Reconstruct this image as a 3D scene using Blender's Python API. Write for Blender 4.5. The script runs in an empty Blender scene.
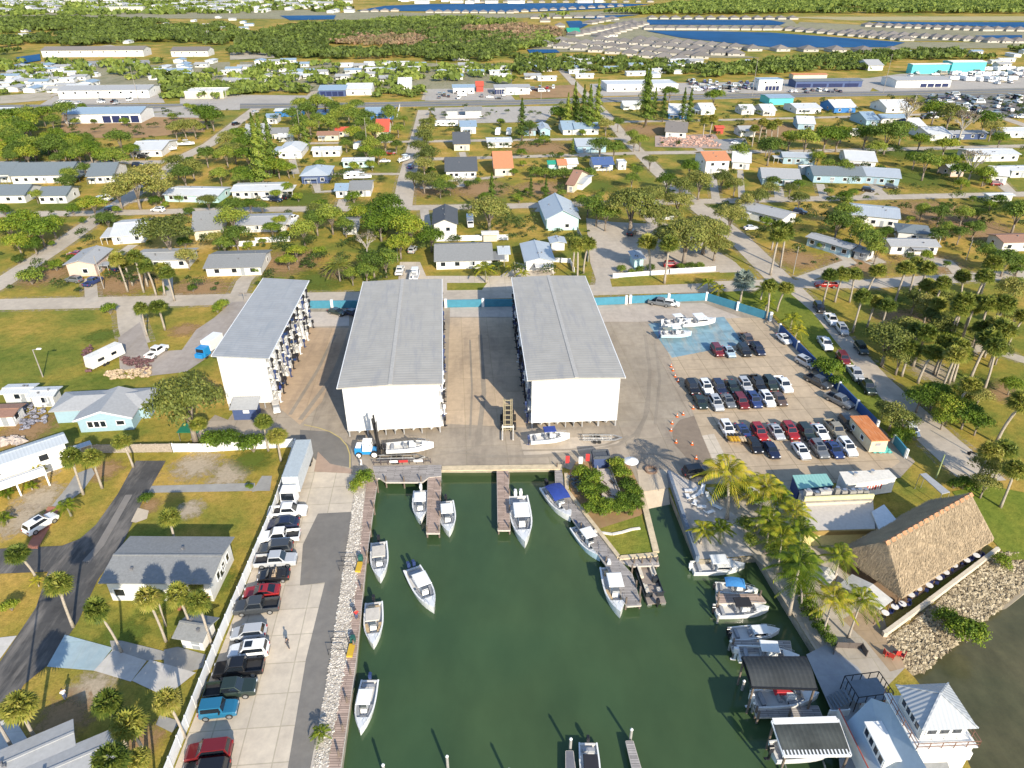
import bpy, math, random
import numpy as np
from mathutils import Vector, Matrix
from mathutils.geometry import tessellate_polygon
R = random.Random(11)
RAD = math.radians
scene = bpy.context.scene
COL = scene.collection
# ------------------------------------------------------------------ survey: picture position -> place on the ground
FOC, HH, YH = 710.0, 72.0, -30.0
PIT = math.atan((384 - YH) / FOC)
SP, CP = math.sin(PIT), math.cos(PIT)
def G(px, py, z=0.0):
    u = (px - 512) / FOC; v = (py - 384) / FOC
    t = (z - HH) / (-SP - v * CP)
    return (u * t, (CP - v * SP) * t)
def P(px, py, z=0.0):
    x, y = G(px, py, z); return Vector((x, y, z))
def pxm(x, y, z=0.0):
    return FOC / (y * CP - (z - HH) * SP)
YAW = RAD(4.5)
SUN_AZ, SUN_EL = 155.0, 26.5
# ------------------------------------------------------------------ mesh builder
class MB:
    def __init__(s): s.v = []; s.f = []; s.m = []
    def add(s, vs, fs, mi=0):
        n = len(s.v); s.v += [tuple(v) for v in vs]
        s.f += [tuple(i + n for i in f) for f in fs]; s.m += [mi] * len(fs)
    def box(s, x0, x1, y0, y1, z0, z1, mi=0):
        s.add([(x0,y0,z0),(x1,y0,z0),(x1,y1,z0),(x0,y1,z0),(x0,y0,z1),(x1,y0,z1),(x1,y1,z1),(x0,y1,z1)],
              [(3,2,1,0),(4,5,6,7),(0,1,5,4),(1,2,6,5),(2,3,7,6),(3,0,4,7)], mi)
    def taper(s, x0, x1, y0, y1, z0, z1, ix, iy, mi=0):
        s.add([(x0,y0,z0),(x1,y0,z0),(x1,y1,z0),(x0,y1,z0),(x0+ix,y0+iy,z1),(x1-ix,y0+iy,z1),(x1-ix,y1-iy,z1),(x0+ix,y1-iy,z1)],
              [(3,2,1,0),(4,5,6,7),(0,1,5,4),(1,2,6,5),(2,3,7,6),(3,0,4,7)], mi)
    def bar(s, p, q, w, h=None, mi=0):
        p = Vector(p); q = Vector(q); h = h or w; d = (q - p).normalized()
        up = Vector((0,0,1)) if abs(d.z) < .95 else Vector((1,0,0))
        a = d.cross(up).normalized() * w / 2; b = a.cross(d).normalized() * h / 2
        s.add([p-a-b,p+a-b,p+a+b,p-a+b,q-a-b,q+a-b,q+a+b,q-a+b],
              [(0,1,2,3),(7,6,5,4),(4,5,1,0),(5,6,2,1),(6,7,3,2),(7,4,0,3)], mi)
    def tube(s, pts, rad, n=8, mi=0, caps=True):
        pts = [Vector(p) for p in pts]; k = len(pts)
        if not isinstance(rad, (list, tuple)): rad = [rad] * k
        vs = []
        for i, p in enumerate(pts):
            d = (pts[min(i+1,k-1)] - pts[max(i-1,0)]).normalized()
            up = Vector((0,0,1)) if abs(d.z) < .9 else Vector((1,0,0))
            a = d.cross(up).normalized(); b = d.cross(a).normalized()
            for j in range(n):
                t = 2*math.pi*j/n; vs.append(p + (a*math.cos(t) + b*math.sin(t)) * rad[i])
        fs = [(i*n+j, i*n+(j+1)%n, (i+1)*n+(j+1)%n, (i+1)*n+j) for i in range(k-1) for j in range(n)]
        if caps: fs += [tuple(range(n))[::-1], tuple(range((k-1)*n, k*n))]
        s.add(vs, fs, mi)
    def cyl(s, x, y, z0, z1, r0, r1=None, n=12, mi=0):
        s.tube([(x,y,z0),(x,y,z1)], [r0, r0 if r1 is None else r1], n, mi)
    def prism(s, poly, z0, z1, mi=0, mtop=None):
        n = len(poly)
        tri = tessellate_polygon([[Vector((p[0],p[1],0)) for p in poly]])
        s.add([(p[0],p[1],z1) for p in poly], [tuple(t) for t in tri], mi if mtop is None else mtop)
        s.add([(p[0],p[1],z0) for p in poly] + [(p[0],p[1],z1) for p in poly], [(i,(i+1)%n,n+(i+1)%n,n+i) for i in range(n)], mi)
    def loft(s, rings, mi=0, closed=True, caps=True):
        n = len(rings[0]); vs = [v for r in rings for v in r]; fs = []
        for i in range(len(rings)-1):
            for j in range(n if closed else n-1):
                fs.append((i*n+j, i*n+(j+1)%n, (i+1)*n+(j+1)%n, (i+1)*n+j))
        if caps: fs += [tuple(range(n))[::-1], tuple(range((len(rings)-1)*n, len(rings)*n))]
        s.add(vs, fs, mi)
    def xf(s, mtx):
        s.v = [tuple(mtx @ Vector(v)) for v in s.v]; return s
    def join(s, o, mtx=None, mi=None):
        vs = o.v if mtx is None else [tuple(mtx @ Vector(v)) for v in o.v]
        n = len(s.v); s.v += vs; s.f += [tuple(i+n for i in f) for f in o.f]; s.m += (o.m if mi is None else [mi]*len(o.f))
    def build(s, name, mats, parent=None, smooth=False, bevel=0):
        me = bpy.data.meshes.new(name); me.from_pydata(s.v, [], s.f)
        if not isinstance(mats, (list, tuple)): mats = [mats]
        for m in mats: me.materials.append(m)
        if len(mats) > 1: me.polygons.foreach_set('material_index', s.m)
        if smooth: me.polygons.foreach_set('use_smooth', [True]*len(s.f))
        me.update()
        o = bpy.data.objects.new(name, me); COL.objects.link(o)
        if parent: o.parent = parent
        if bevel:
            b = o.modifiers.new('bevel', 'BEVEL'); b.width = bevel; b.segments = 2; b.limit_method = 'ANGLE'
        return o
def tag(o, label=None, cat=None, group=None, kind=None):
    if label: o['label'] = label
    if cat: o['category'] = cat
    if group: o['group'] = group
    if kind: o['kind'] = kind
    return o
def thing(name, label, cat, loc=(0,0,0), rz=0.0, group=None, sc=None):
    o = bpy.data.objects.new(name, None); COL.objects.link(o); o.empty_display_size = .3
    o.location = loc; o.rotation_euler = (0,0,rz)
    if sc: o.scale = (sc,sc,sc) if not isinstance(sc,(tuple,list)) else sc
    return tag(o, label, cat, group)
KIDS = {}
def kids(o):
    return [c for c in o.children]
def dup(root, loc, rz=0.0, label=None, group=None, sc=None, skip=()):
    r = root.copy(); COL.objects.link(r); r.location = loc; r.rotation_euler = (0,0,rz)
    if sc is not None: r.scale = (sc,sc,sc) if not isinstance(sc,(tuple,list)) else sc
    if label: r['label'] = label
    if group: r['group'] = group
    for ch in KIDS.setdefault(root.name, kids(root)):
        if ch.name.split('.')[0] in skip: continue
        c = ch.copy(); COL.objects.link(c); c.parent = r
        for g in KIDS.setdefault(ch.name, kids(ch)):
            d = g.copy(); COL.objects.link(d); d.parent = c
    return r
USED = set()
def place(proto, loc, rz=0.0, label=None, group=None, sc=None):
    if proto.name not in USED:      # the first one uses the original
        KIDS.setdefault(proto.name, kids(proto)); 
        for ch in KIDS[proto.name]: KIDS.setdefault(ch.name, kids(ch))
        USED.add(proto.name); proto.location = loc; proto.rotation_euler = (0,0,rz)
        if sc is not None: proto.scale = (sc,sc,sc) if not isinstance(sc,(tuple,list)) else sc
        if label: proto['label'] = label
        if group: proto['group'] = group
        return proto
    return dup(proto, loc, rz, label, group, sc)
ORD = ['first','second','third','fourth','fifth','sixth','seventh','eighth','ninth','tenth','eleventh','twelfth','thirteenth',
       'fourteenth','fifteenth','sixteenth','seventeenth','eighteenth','nineteenth','twentieth']
def nth(i, n, a='leftmost', b='rightmost', frm='from left'):
    if n == 1: return 'single'
    if i == 0: return a
    if i == n-1: return b
    return ORD[i] + ' ' + frm if i < 20 else '%d. %s' % (i+1, frm)
# ------------------------------------------------------------------ materials
MATS = {}
def srgb(r, g, b):
    f = lambda c: ((c/255+.055)/1.055)**2.4 if c > 10 else c/255/12.92
    return (f(r), f(g), f(b))
class NT:
    def __init__(s, name):
        s.mat = bpy.data.materials.new(name); s.mat.use_nodes = True; s.t = s.mat.node_tree
        s.b = s.t.nodes['Principled BSDF']; s.o = s.t.nodes['Material Output']
    def n(s, typ, **kw):
        nd = s.t.nodes.new(typ)
        for k, v in kw.items():
            if k in nd.inputs.keys(): nd.inputs[k].default_value = v
            else: setattr(nd, k, v)
        return nd
    def l(s, a, b): s.t.links.new(a, b)
    def coord(s, kind='Object', scale=(1,1,1), rz=0.0):
        tc = s.n('ShaderNodeTexCoord'); mp = s.n('ShaderNodeMapping')
        mp.inputs['Scale'].default_value = scale; mp.inputs['Rotation'].default_value = (0,0,rz)
        s.l(tc.outputs[kind], mp.inputs['Vector']); return mp.outputs[0]
    def noise(s, co, scale, detail=4, rough=.6, out='Fac'):
        nd = s.n('ShaderNodeTexNoise'); nd.inputs['Scale'].default_value = scale
        nd.inputs['Detail'].default_value = detail; nd.inputs['Roughness'].default_value = rough
        s.l(co, nd.inputs['Vector']); return nd.outputs[out]
    def ramp(s, fac, stops, interp='LINEAR'):
        nd = s.n('ShaderNodeValToRGB'); nd.color_ramp.interpolation = interp; e = nd.color_ramp.elements
        while len(e) < len(stops): e.new(.5)
        for i, (p, c) in enumerate(stops):
            e[i].position = p; e[i].color = (c, c, c, 1) if not isinstance(c, (tuple, list)) else (*c, 1)
        s.l(fac, nd.inputs[0]); return nd.outputs[0]
    def mix(s, fac, a, b, mode='MIX'):
        nd = s.n('ShaderNodeMix', data_type='RGBA', blend_type=mode)
        for sock, v in ((nd.inputs[0], fac), (nd.inputs[6], a), (nd.inputs[7], b)):
            if isinstance(v, bpy.types.NodeSocket): s.l(v, sock)
            elif isinstance(v, (int, float)): sock.default_value = v
            else: sock.default_value = (*v, 1)
        return nd.outputs[2]
    def math(s, op, a, b=0.0):
        nd = s.n('ShaderNodeMath', operation=op)
        for sock, v in ((nd.inputs[0], a), (nd.inputs[1], b)):
            if isinstance(v, bpy.types.NodeSocket): s.l(v, sock)
            else: sock.default_value = v
        return nd.outputs[0]
    def bump(s, h, strength=.3, dist=.05):
        nd = s.n('ShaderNodeBump'); nd.inputs['Strength'].default_value = strength; nd.inputs['Distance'].default_value = dist
        s.l(h, nd.inputs['Height']); s.l(nd.outputs[0], s.b.inputs['Normal'])
    def fin(s, col, rough=.7, metal=0.0, spec=.5):
        if isinstance(col, bpy.types.NodeSocket): s.l(col, s.b.inputs['Base Color'])
        else: s.b.inputs['Base Color'].default_value = (*col, 1)
        s.b.inputs['Roughness'].default_value = rough; s.b.inputs['Metallic'].default_value = metal
        s.b.inputs['Specular IOR Level'].default_value = spec
        return s.mat
def mat(name, col, rough=.65, metal=0.0, var=.12, scale=2.0, spec=.4, bump=0.0, objvar=0.0):
    """plain weathered surface: base colour with uneven wear"""
    if name in MATS: return MATS[name]
    t = NT(name); co = t.coord()
    f = t.noise(co, scale, 5, .65)
    a = tuple(c*(1-var) for c in col); b = tuple(min(1, c*(1+var)) for c in col)
    c = t.ramp(f, [(.3, a), (.7, b)])
    if objvar:
        oi = t.n('ShaderNodeObjectInfo')
        k = t.math('MULTIPLY_ADD', oi.outputs['Random'], objvar); t.t.nodes[-1].inputs[2].default_value = 1-objvar/2
        vm = t.n('ShaderNodeVectorMath', operation='SCALE'); t.l(c, vm.inputs[0]); t.l(k, vm.inputs['Scale']); c = vm.outputs[0]
    if bump: t.bump(f, bump, .04)
    MATS[name] = t.fin(c, rough, metal, spec); return MATS[name]
def ribbed(name, col, pitch=.4, axis='X', rough=.45, metal=.0, var=.06, depth=.03, spec=.4, stain=None):
    """ribbed sheet metal"""
    if name in MATS: return MATS[name]
    t = NT(name); co = t.coord()
    w = t.n('ShaderNodeTexWave', wave_type='BANDS', bands_direction=axis, wave_profile='SIN')
    w.inputs['Scale'].default_value = .314/pitch; w.inputs['Distortion'].default_value = 0
    t.l(co, w.inputs['Vector'])
    f = t.noise(co, .35, 6, .65)
    c = t.ramp(f, [(.3, tuple(x*(1-var) for x in col)), (.7, tuple(min(1,x*(1+var)) for x in col))])
    g = t.ramp(w.outputs['Fac'], [(.78, (1,1,1)), (.98, (.90,.90,.90))])
    c = t.mix(1.0, c, g, 'MULTIPLY')
    if stain:
        f2 = t.noise(t.coord('Object', (1, .12, 1)), .9, 5, .7); c = t.mix(t.ramp(f2, [(.5, 0), (.68, 1)]), c, stain)
    t.bump(w.outputs['Fac'], .6, depth)
    MATS[name] = t.fin(c, rough, metal, spec); return MATS[name]
def plain(name, col, rough=.5, metal=0.0, spec=.5, coat=0.0):
    if name in MATS: return MATS[name]
    t = NT(name); m = t.fin(col, rough, metal, spec)
    if coat: t.b.inputs['Coat Weight'].default_value = coat; t.b.inputs['Coat Roughness'].default_value = .08
    MATS[name] = m; return m
SUN_E, SKY_S, EXPO = 4.0, .138, .80
HAZE = .00004
# ------------------------------------------------------------------ ground materials
def m_grass(name='grass_ground', lush=0.0):
    t = NT(name); co = t.coord()
    big = t.noise(co, .011, 4, .6); mid = t.noise(co, .07, 5, .65); fine = t.noise(co, .9, 5, .7); tiny = t.noise(co, 4.0, 3, .7)
    f = t.math('ADD', t.math('MULTIPLY', big, .45), t.math('MULTIPLY', mid, .55))
    s = lush
    c = t.ramp(f, [(.34, (.085,.125,.022)), (.43+s*.1, (.165,.175,.036)), (.50+s*.12, (.27,.215,.048)), (.57+s*.16, (.40,.262,.075)), (.66+s*.2, (.45,.325,.15))])
    g = t.ramp(fine, [(.25, (.62,.64,.55)), (.5, (1,1,1)), (.78, (1.3,1.22,1.15))]); c = t.mix(1.0, c, g, 'MULTIPLY')
    g = t.ramp(tiny, [(.3, (.75,.78,.7)), (.7, (1.2,1.18,1.1))]); c = t.mix(1.0, c, g, 'MULTIPLY'); c = t.mix(1.0, c, (1.12,1.12,1.06), 'MULTIPLY')
    if lush: c = t.mix(.55*lush, c, t.ramp(fine, [(.3,(.10,.16,.02)),(.7,(.21,.26,.035))]))
    t.bump(t.math('ADD', fine, tiny), .5, .12)
    return t.fin(c, .95, 0, .1)
def m_pave(name, col, stain=.35, slab=None, joint=.55, rz=YAW, rough=.85, dirt=(.20,.15,.10), dirtamt=.35, bscale=.06):
    t = NT(name); co = t.coord()
    a = t.noise(co, bscale, 6, .65); b = t.noise(co, .6, 5, .7); d = t.noise(t.coord('Object', (1,.18,1), rz), .35, 5, .7)
    c = t.ramp(a, [(.28, tuple(x*(1-stain) for x in col)), (.5, col), (.72, tuple(min(1,x*(1+stain*.45)) for x in col))])
    c = t.mix(t.ramp(d, [(.48, 0), (.75, dirtamt)]), c, dirt)
    c = t.mix(1.0, c, t.ramp(b, [(.25, (.82,.82,.83)), (.75, (1.12,1.12,1.1))]), 'MULTIPLY')
    if slab:
        br = t.n('ShaderNodeTexBrick'); br.offset = 0; br.squash = 1
        for k, v in (('Scale', 1.0), ('Mortar Size', .07), ('Brick Width', slab[0]), ('Row Height', slab[1]), ('Bias', -.2)): br.inputs[k].default_value = v
        br.inputs['Color1'].default_value = (.92,.92,.92,1); br.inputs['Color2'].default_value = (1.06,1.05,1.04,1); br.inputs['Mortar'].default_value = (joint,joint,joint*.95,1)
        t.l(t.coord('Object', (1,1,1), -rz), br.inputs['Vector']); c = t.mix(1.0, c, br.outputs['Color'], 'MULTIPLY')
    t.bump(b, .15, .02)
    return t.fin(c, rough, 0, .25)
def m_water(name, deep, shallow, rough, spec, wave, wscale, sc=.03):
    t = NT(name); co = t.coord()
    f = t.noise(co, sc, 4, .6); c = t.ramp(f, [(.3, deep), (.7, shallow)])
    c = t.mix(1.0, c, t.ramp(t.noise(t.coord('Object', (1,.5,1), .4), sc*7, 5, .6), [(.3,.82),(.7,1.16)]), 'MULTIPLY')
    w = t.n('ShaderNodeTexNoise'); w.inputs['Scale'].default_value = wscale; w.inputs['Detail'].default_value = 4
    t.l(t.coord('Object', (1,1.7,1), .5), w.inputs['Vector']); t.bump(w.outputs['Fac'], wave, .08)
    m = t.fin(c, rough, 0, spec); return m
GRASS = m_grass(); LAWN = m_grass('lush_lawn', 1.0)
ASPH = m_pave('worn_asphalt', (.50,.43,.345), .22, dirtamt=.15)
HWY = m_pave('highway_asphalt', (.21,.205,.20), .2, dirtamt=.1)
DARKASPH = m_pave('dark_driveway', (.085,.082,.08), .4, dirt=(.30,.27,.24), dirtamt=.85, bscale=.25)
MIDASPH = m_pave('patched_asphalt', (.205,.19,.17), .18, dirtamt=.2)
YARD = m_pave('yard_concrete', (.40,.335,.26), .25, (7,6), .80, dirt=(.17,.14,.115), dirtamt=.5)
YARDTAN = m_pave('tan_concrete', (.50,.37,.25), .22, (6,6), .85, dirt=(.24,.19,.15), dirtamt=.5)
YARDPALE = m_pave('pale_concrete', (.60,.52,.415), .15, (3.6,4.2), .72, dirt=(.36,.30,.24), dirtamt=.3)
LOT = m_pave('car_park_concrete', (.52,.41,.285), .22, (4.6,4.2), .62, dirt=(.26,.2,.15), dirtamt=.45)
BROWN = m_pave('brown_hardpan', (.26,.205,.155), .2, dirtamt=.2)
BLUELOT = m_pave('blue_painted_concrete', (.22,.36,.43), .35, (4.6,4.2), .8, dirt=(.44,.42,.37), dirtamt=1.0, bscale=.35)
PALEBLUE = m_pave('pale_blue_concrete', (.36,.47,.52), .15, (4,4), .9, dirt=(.45,.45,.42), dirtamt=.4)
PATIO = m_pave('light_patio', (.60,.57,.53), .1, (4,4), .9, dirtamt=.15)
GREYSLAB = m_pave('grey_slab', (.34,.33,.31), .15, dirtamt=.2)
SAND = m_pave('sand', (.55,.46,.35), .15, rough=1, dirtamt=.2)
PROM = m_pave('promenade', (.50,.44,.36), .15, (3,3), .85, dirtamt=.2)
REDPAVE = m_pave('red_pavers', (.42,.17,.11), .2, dirtamt=.2)
DIRT = m_pave('bare_earth', (.36,.22,.11), .3, rough=1, dirt=(.25,.2,.08), dirtamt=.6)
PALEDIRT = m_pave('pale_earth', (.46,.40,.31), .25, rough=1, dirt=(.2,.2,.07), dirtamt=.5)
MOW = m_grass('mown_green', .6)
# ------------------------------------------------------------------ setting sheets
ZC = [0]; ROADS = []
def sheet(name, pts, z, m, world=False, kind='structure'):
    ZC[0] += 1; z += ZC[0]*.0004
    poly = [Vector((*(p if world else G(*p)), 0)) for p in pts]
    me = bpy.data.meshes.new(name)
    tri = tessellate_polygon([poly])
    fs = []
    for t in tri:
        a, b, c = (poly[i] for i in t)
        fs.append(tuple(t) if (b-a).cross(c-a).z > 0 else tuple(t)[::-1])
    me.from_pydata([(p.x, p.y, z) for p in poly], [], fs); me.materials.append(m)
    o = bpy.data.objects.new(name, me); COL.objects.link(o); o['kind'] = kind; return o
def strip(name, pts, w, z, m, world=False):
    ZC[0] += 1; z += ZC[0]*.0004
    p = [Vector(q if world else G(*q)) for q in pts]; L = []; Rr = []
    if name in ('street','highway','driveway'): ROADS.append((p, w))
    for i, q in enumerate(p):
        d = (p[min(i+1,len(p)-1)] - p[max(i-1,0)]).normalized(); n = Vector((-d.y, d.x)) * w/2
        L.append(q+n); Rr.append(q-n)
    k = len(p); vs = [(v.x,v.y,z) for v in L] + [(v.x,v.y,z) for v in Rr]
    me = bpy.data.meshes.new(name); me.from_pydata(vs, [], [(k+i, k+i+1, i+1, i) for i in range(k-1)]); me.materials.append(m)
    o = bpy.data.objects.new(name, me); COL.objects.link(o); o['kind'] = 'structure'; return o
BASIN = [(378,467),(478,467),(561,466),(566,490),(618,557),(657,554),(640,492),(668,488),(697,560),(757,556),(786,604),(815,650),(836,700),(858,768),(890,860),(900,1000),
         (200,1000),(322,850),(341,768),(356,660),(366,560)]
RIVER = [(905,668),(889,641),(1000,552.5),(1060,536),(1200,500),(2400,480),(2400,1000),(1040,1000),(985,800),(962,748),(935,705),(915,678)]
gb = [Vector((*G(*p),0)) for p in BASIN]; gr = [Vector((*G(*p),0)) for p in RIVER]
outer = [Vector(p) for p in ((-4000,-300,0),(4000,-300,0),(4000,6500,0),(-4000,6500,0))]
allp = outer + gb + gr
me = bpy.data.meshes.new('ground'); me.from_pydata([tuple(v) for v in allp], [], [tuple(t) for t in tessellate_polygon([outer, gb, gr])])
me.materials.append(GRASS); o = bpy.data.objects.new('ground', me); COL.objects.link(o); o['kind'] = 'structure'
WZ = -1.2
BW = m_water('basin_water', (.036,.077,.034), (.068,.103,.040), .12, .35, .12, .9, .018)
RW = m_water('river_water', (.066,.070,.034), (.112,.102,.052), .2, .3, .35, 1.1, .09)
xs = [v.x for v in gb]; ys = [v.y for v in gb]
sheet('basin_water', [(min(xs)-2,min(ys)-2),(max(xs)+2,min(ys)-2),(max(xs)+2,max(ys)+2),(min(xs)-2,max(ys)+2)], WZ, BW, True)
xs = [v.x for v in gr]; ys = [v.y for v in gr]
sheet('river_water', [(min(xs)+0,min(ys)-2),(max(xs)+2,min(ys)-2),(max(xs)+2,max(ys)+2),(min(xs)+0,max(ys)+2)], WZ-.02, RW, True)
def seawall(name, pts, m):
    b = MB(); n = len(pts)
    b.add([(p.x,p.y,0) for p in pts] + [(p.x,p.y,-3) for p in pts], [(i,(i+1)%n,n+(i+1)%n,n+i) for i in range(n)])
    o = b.build(name, m); o['kind'] = 'structure'
seawall('seawall', gb, mat('seawall_concrete', (.34,.30,.23), .9, var=.3, scale=.8)); seawall('river_bank', gr, mat('bank_earth', (.2,.17,.12), .9))
# pale concrete cap along the basin edge
CAP = mat('cap_concrete', (.58,.47,.31), .85, var=.2, scale=1.2)
def capline(pts, w=.9, h=.22):
    p = [Vector(G(*q)) for q in pts]; b = MB()
    for a, c in zip(p, p[1:]): b.bar((a.x,a.y,h/2), (c.x,c.y,h/2), w, h)
    o = b.build('seawall_cap', CAP); o['kind'] = 'structure'
capline([(442,469),(562,467.5)], 1.3, .2)
capline([(566,474),(567,491),(619,558)], .6, .25); capline([(619,558.5),(657,555)], .7, .25); capline([(656,553),(646,512),(640,490)], .9, .3)
# ---- roads
m_drive = [m_pave('pale_driveway', (.50,.44,.36), .15, dirtamt=.3)]
HW = [(-260,110),(-60,108.5),(0,107.5),(200,106.3),(340,105.3),(512,102.6),(640,98.8),(768,95.5),(900,93.2),(1024,90.5),(1200,86.5)]
strip('highway', HW, 19, .05, HWY)
WHITE = plain('road_paint_white', (.72,.72,.70), .7); YEL = plain('road_paint_yellow', (.70,.52,.10), .7)
hp = [Vector(G(*q)) for q in HW]
for off, w, m in ((-8.6,.35,WHITE),(8.6,.35,WHITE),(-.5,.3,YEL),(.5,.3,YEL)):
    strip('lane_marking', [(q.x, q.y+off) for q in hp], w, .07, m, True)
R2 = [(-120,308.5),(0,304.5),(120,302),(240,299),(360,297),(470,294),(594,290),(700,287),(790,284)]
R3 = [(540,55),(558,66),(575,84),(590,99),(607,116),(622,135),(640,153),(658,172),(700,208),(738,238),(770,270),(800,300),(835,338),(870,378),(910,415),(955,455),(985,482)]
R4 = [(-120,217),(0,214.5),(105,213),(256,209.5),(405,208),(512,206),(590,203.5),(720,201),(803,199),(1010,194.5),(1200,190)]
R6 = [(-80,330),(-15,292),(0,284),(55,248),(108,211),(145,187),(167,170),(187,155),(210,144),(242,119),(258,107)]
R7 = [(402,208),(407,178),(414,150),(420,128),(424,110)]
Z1 = .02
strip('street', R2, 7, Z1, ASPH); strip('street', R3[:9], 6, Z1+.01, ASPH); strip('street', R3[8:], 7.5, Z1+.01, ASPH)
strip('street', R4, 6, Z1+.004, ASPH); strip('street', R6, 6.5, Z1+.012, ASPH); strip('street', R7, 7, Z1+.012, ASPH)
strip('street', [(-120,164),(0,163),(165,162)], 6, Z1, ASPH)
strip('street', [(412,159.5),(512,157),(640,153)], 5, Z1, ASPH); strip('street', [(418,141.5),(512,140),(628,138.5)], 5, Z1, ASPH)
strip('street', [(300,143.5),(418,141.5)], 4, Z1, ASPH); strip('street', [(330,174),(407,174)], 3, Z1, ASPH)
strip('street', [(640,153),(720,152),(820,151),(1024,146),(1200,142)], 6, Z1+.004, ASPH)
strip('street', [(612,122),(720,120),(840,117),(1000,112)], 5, Z1+.004, ASPH); strip('street', [(985,112),(1024,125),(1100,150)], 6, Z1, ASPH)
strip('street', [(300,104),(311,97),(331,76),(345,65)], 7, Z1, ASPH); strip('street', [(427,100),(430,88),(437,70)], 7, Z1, ASPH)
strip('street', [(0,103),(40,99),(75,88),(110,80)], 6, Z1, ASPH); strip('street', [(200,82),(225,76),(245,68)], 6, Z1, ASPH)
strip('street', [(786,284),(870,284),(960,278),(1100,270)], 6, Z1+.006, ASPH)
strip('street', [(640,205),(655,222),(690,240),(726,262)], 5, Z1+.002, ASPH)
strip('street', [(955,350),(985,348),(1024,360),(1120,380)], 3.5, Z1, PALEDIRT)
strip('driveway', [(128,303),(131,325),(137,345)], 5.5, Z1+.004, ASPH); sheet('gravel_yard', [(118,338),(140,322),(150,352),(182,350),(196,330),(214,318),(232,302),(250,301),(234,330),(216,352),(186,372),(150,376),(120,370)], Z1+.008, m_pave('gravel_yard', (.38,.33,.29), .2, dirtamt=.3))
strip('driveway', [(236,299),(244,281),(249,276)], 4, Z1, ASPH)
for pts, w in (([(163,465),(232,464)],0),([(116,204),(150,199)],3),([(340,208),(343,199)],3),([(545,206),(540,212)],4),([(865,178),(885,196)],3),([(885,250),(948,262),(960,274)],4),([(1000,180),(1012,192)],3)):
    if w: strip('driveway', pts, w, Z1+.002, ASPH)
sheet('driveway', [(148,493),(150,486),(255,483),(256,491)], Z1, GREYSLAB)
sheet('driveway', [(258,491),(252,492),(262,476),(272,476),(270,491)], Z1+.004, GREYSLAB)
# concrete apron and yard in front of the teal-white house
sheet('driveway', [(398,284),(400,262),(420,262),(426,276),(500,276),(512,268),(514,262),(548,268),(556,273),(512,290),(448,292),(420,292)], Z1+.002, m_pave('bright_apron', (.60,.52,.42), .12, (4,4), .8, dirtamt=.15))
sheet('grass_verge', [(447,283),(487,283),(482,290),(447,290.5)], Z1+.02, MOW)
# sandy lot with trees behind the street (north-east of the sheds)
sheet('sandy_lot', [(586,218),(612,222),(655,224),(690,244),(735,262),(745,272),(714,273),(612,277),(606,289),(598,286),(590,262)], Z1+.0, m_pave('sandy_gravel', (.50,.43,.35), .15, dirtamt=.25))
strip('driveway', [(608,268),(606,292)], 6, Z1+.006, m_pave('sandy_gravel_drive', (.48,.42,.35), .12, dirtamt=.2))
sheet('grass_verge', [(610,279),(720,272),(712,283),(612,287)], Z1+.014, GRASS)
for pts, w in (([(316,184),(318,192),(352,190)],3),([(460,179),(462,186),(420,188)],3),([(778,187),(780,200)],3.5),([(712,174),(716,200)],3),([(880,186),(866,196)],3.5),([(820,184),(824,198)],3),([(740,170),(742,200)],2.5),([(583,152),(584,157)],4),([(600,171),(601,157)],3),([(462,152),(464,159)],3),([(503,176),(470,180),(421,181)],3),([(133,245),(120,254),(90,262)],3),([(168,270),(168,302)],2.5),([(90,278),(92,303)],3),([(450,239),(428,236),(424,209)],3),([(835,250),(850,262),(800,280)],4),([(868,264),(880,262),(858,250)],3.5),([(910,255),(925,262),(950,266)],4),([(292,159),(296,174)],3),([(358,169),(360,174)],3),([(383,138),(386,142)],3),([(1000,184),(1012,194)],3.5),([(690,140),(702,152)],3)): strip('driveway', pts, w, Z1-.002, m_drive[0])
# ---- marina yard
sheet('yard', [(228,420),(262,372),(302,304),(455,301.5),(592,299),(705,296),(772,317),(915,462),(900,478),(800,486),(700,484),(668,488),(640,492),(561,467),(478,468),(378,468),(366,492),(299,470),(296,447),(228,447),(190,440),(215,415)], Z1+.004, YARD)
sheet('yard_slab', [(272,402),(309,328),(349,328),(322,402),(300,425)], Z1+.012, YARDTAN)
sheet('yard_slab', [(446,424),(450,318),(515,318),(530,428)], Z1+.012, m_pave('lane_concrete', (.56,.435,.305), .2, (6,6), .8, dirt=(.26,.21,.17), dirtamt=.5))
sheet('yard_slab', [(599,325),(642,324),(690,420),(618,428)], Z1+.012, m_pave('east_lane', (.40,.34,.265), .18, (7,6), .85, dirtamt=.4))
sheet('yard_slab', [(303,312),(349,312),(349,326),(309,327)], Z1+.016, m_pave('pale_lane_end', (.58,.51,.44), .1, dirtamt=.15))
sheet('yard_slab', [(450,308),(511,306),(514,317),(450,317)], Z1+.016, MATS.get('x') or m_pave('pale_lane_end_two', (.52,.46,.40), .1, dirtamt=.15))
sheet('yard_slab', [(597,306),(703,303),(742,318),(640,322),(597,322)], Z1+.014, m_pave('pale_lane_end_three', (.50,.43,.36), .14, dirtamt=.25))
sheet('yard_patch', [(300,430),(330,432),(351,446),(352,468),(318,462),(300,446)], Z1+.016, MIDASPH)
sheet('car_park', [(655,322),(724,317),(742,318),(772,318),(900,462),(880,476),(762,492),(715,484),(700,430)], Z1+.010, LOT)
sheet('car_park_patch', [(648,324),(724,317),(744,344),(672,358)], Z1+.018, BLUELOT)
sheet('yard_patch', [(680,420),(694,416),(702,436),(716,470),(706,476),(690,462),(674,444),(672,430)], Z1+.02, BROWN)
sheet('yard_patch', [(702,436),(714,434),(730,466),(718,472)], Z1+.024, YARDPALE)
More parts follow.
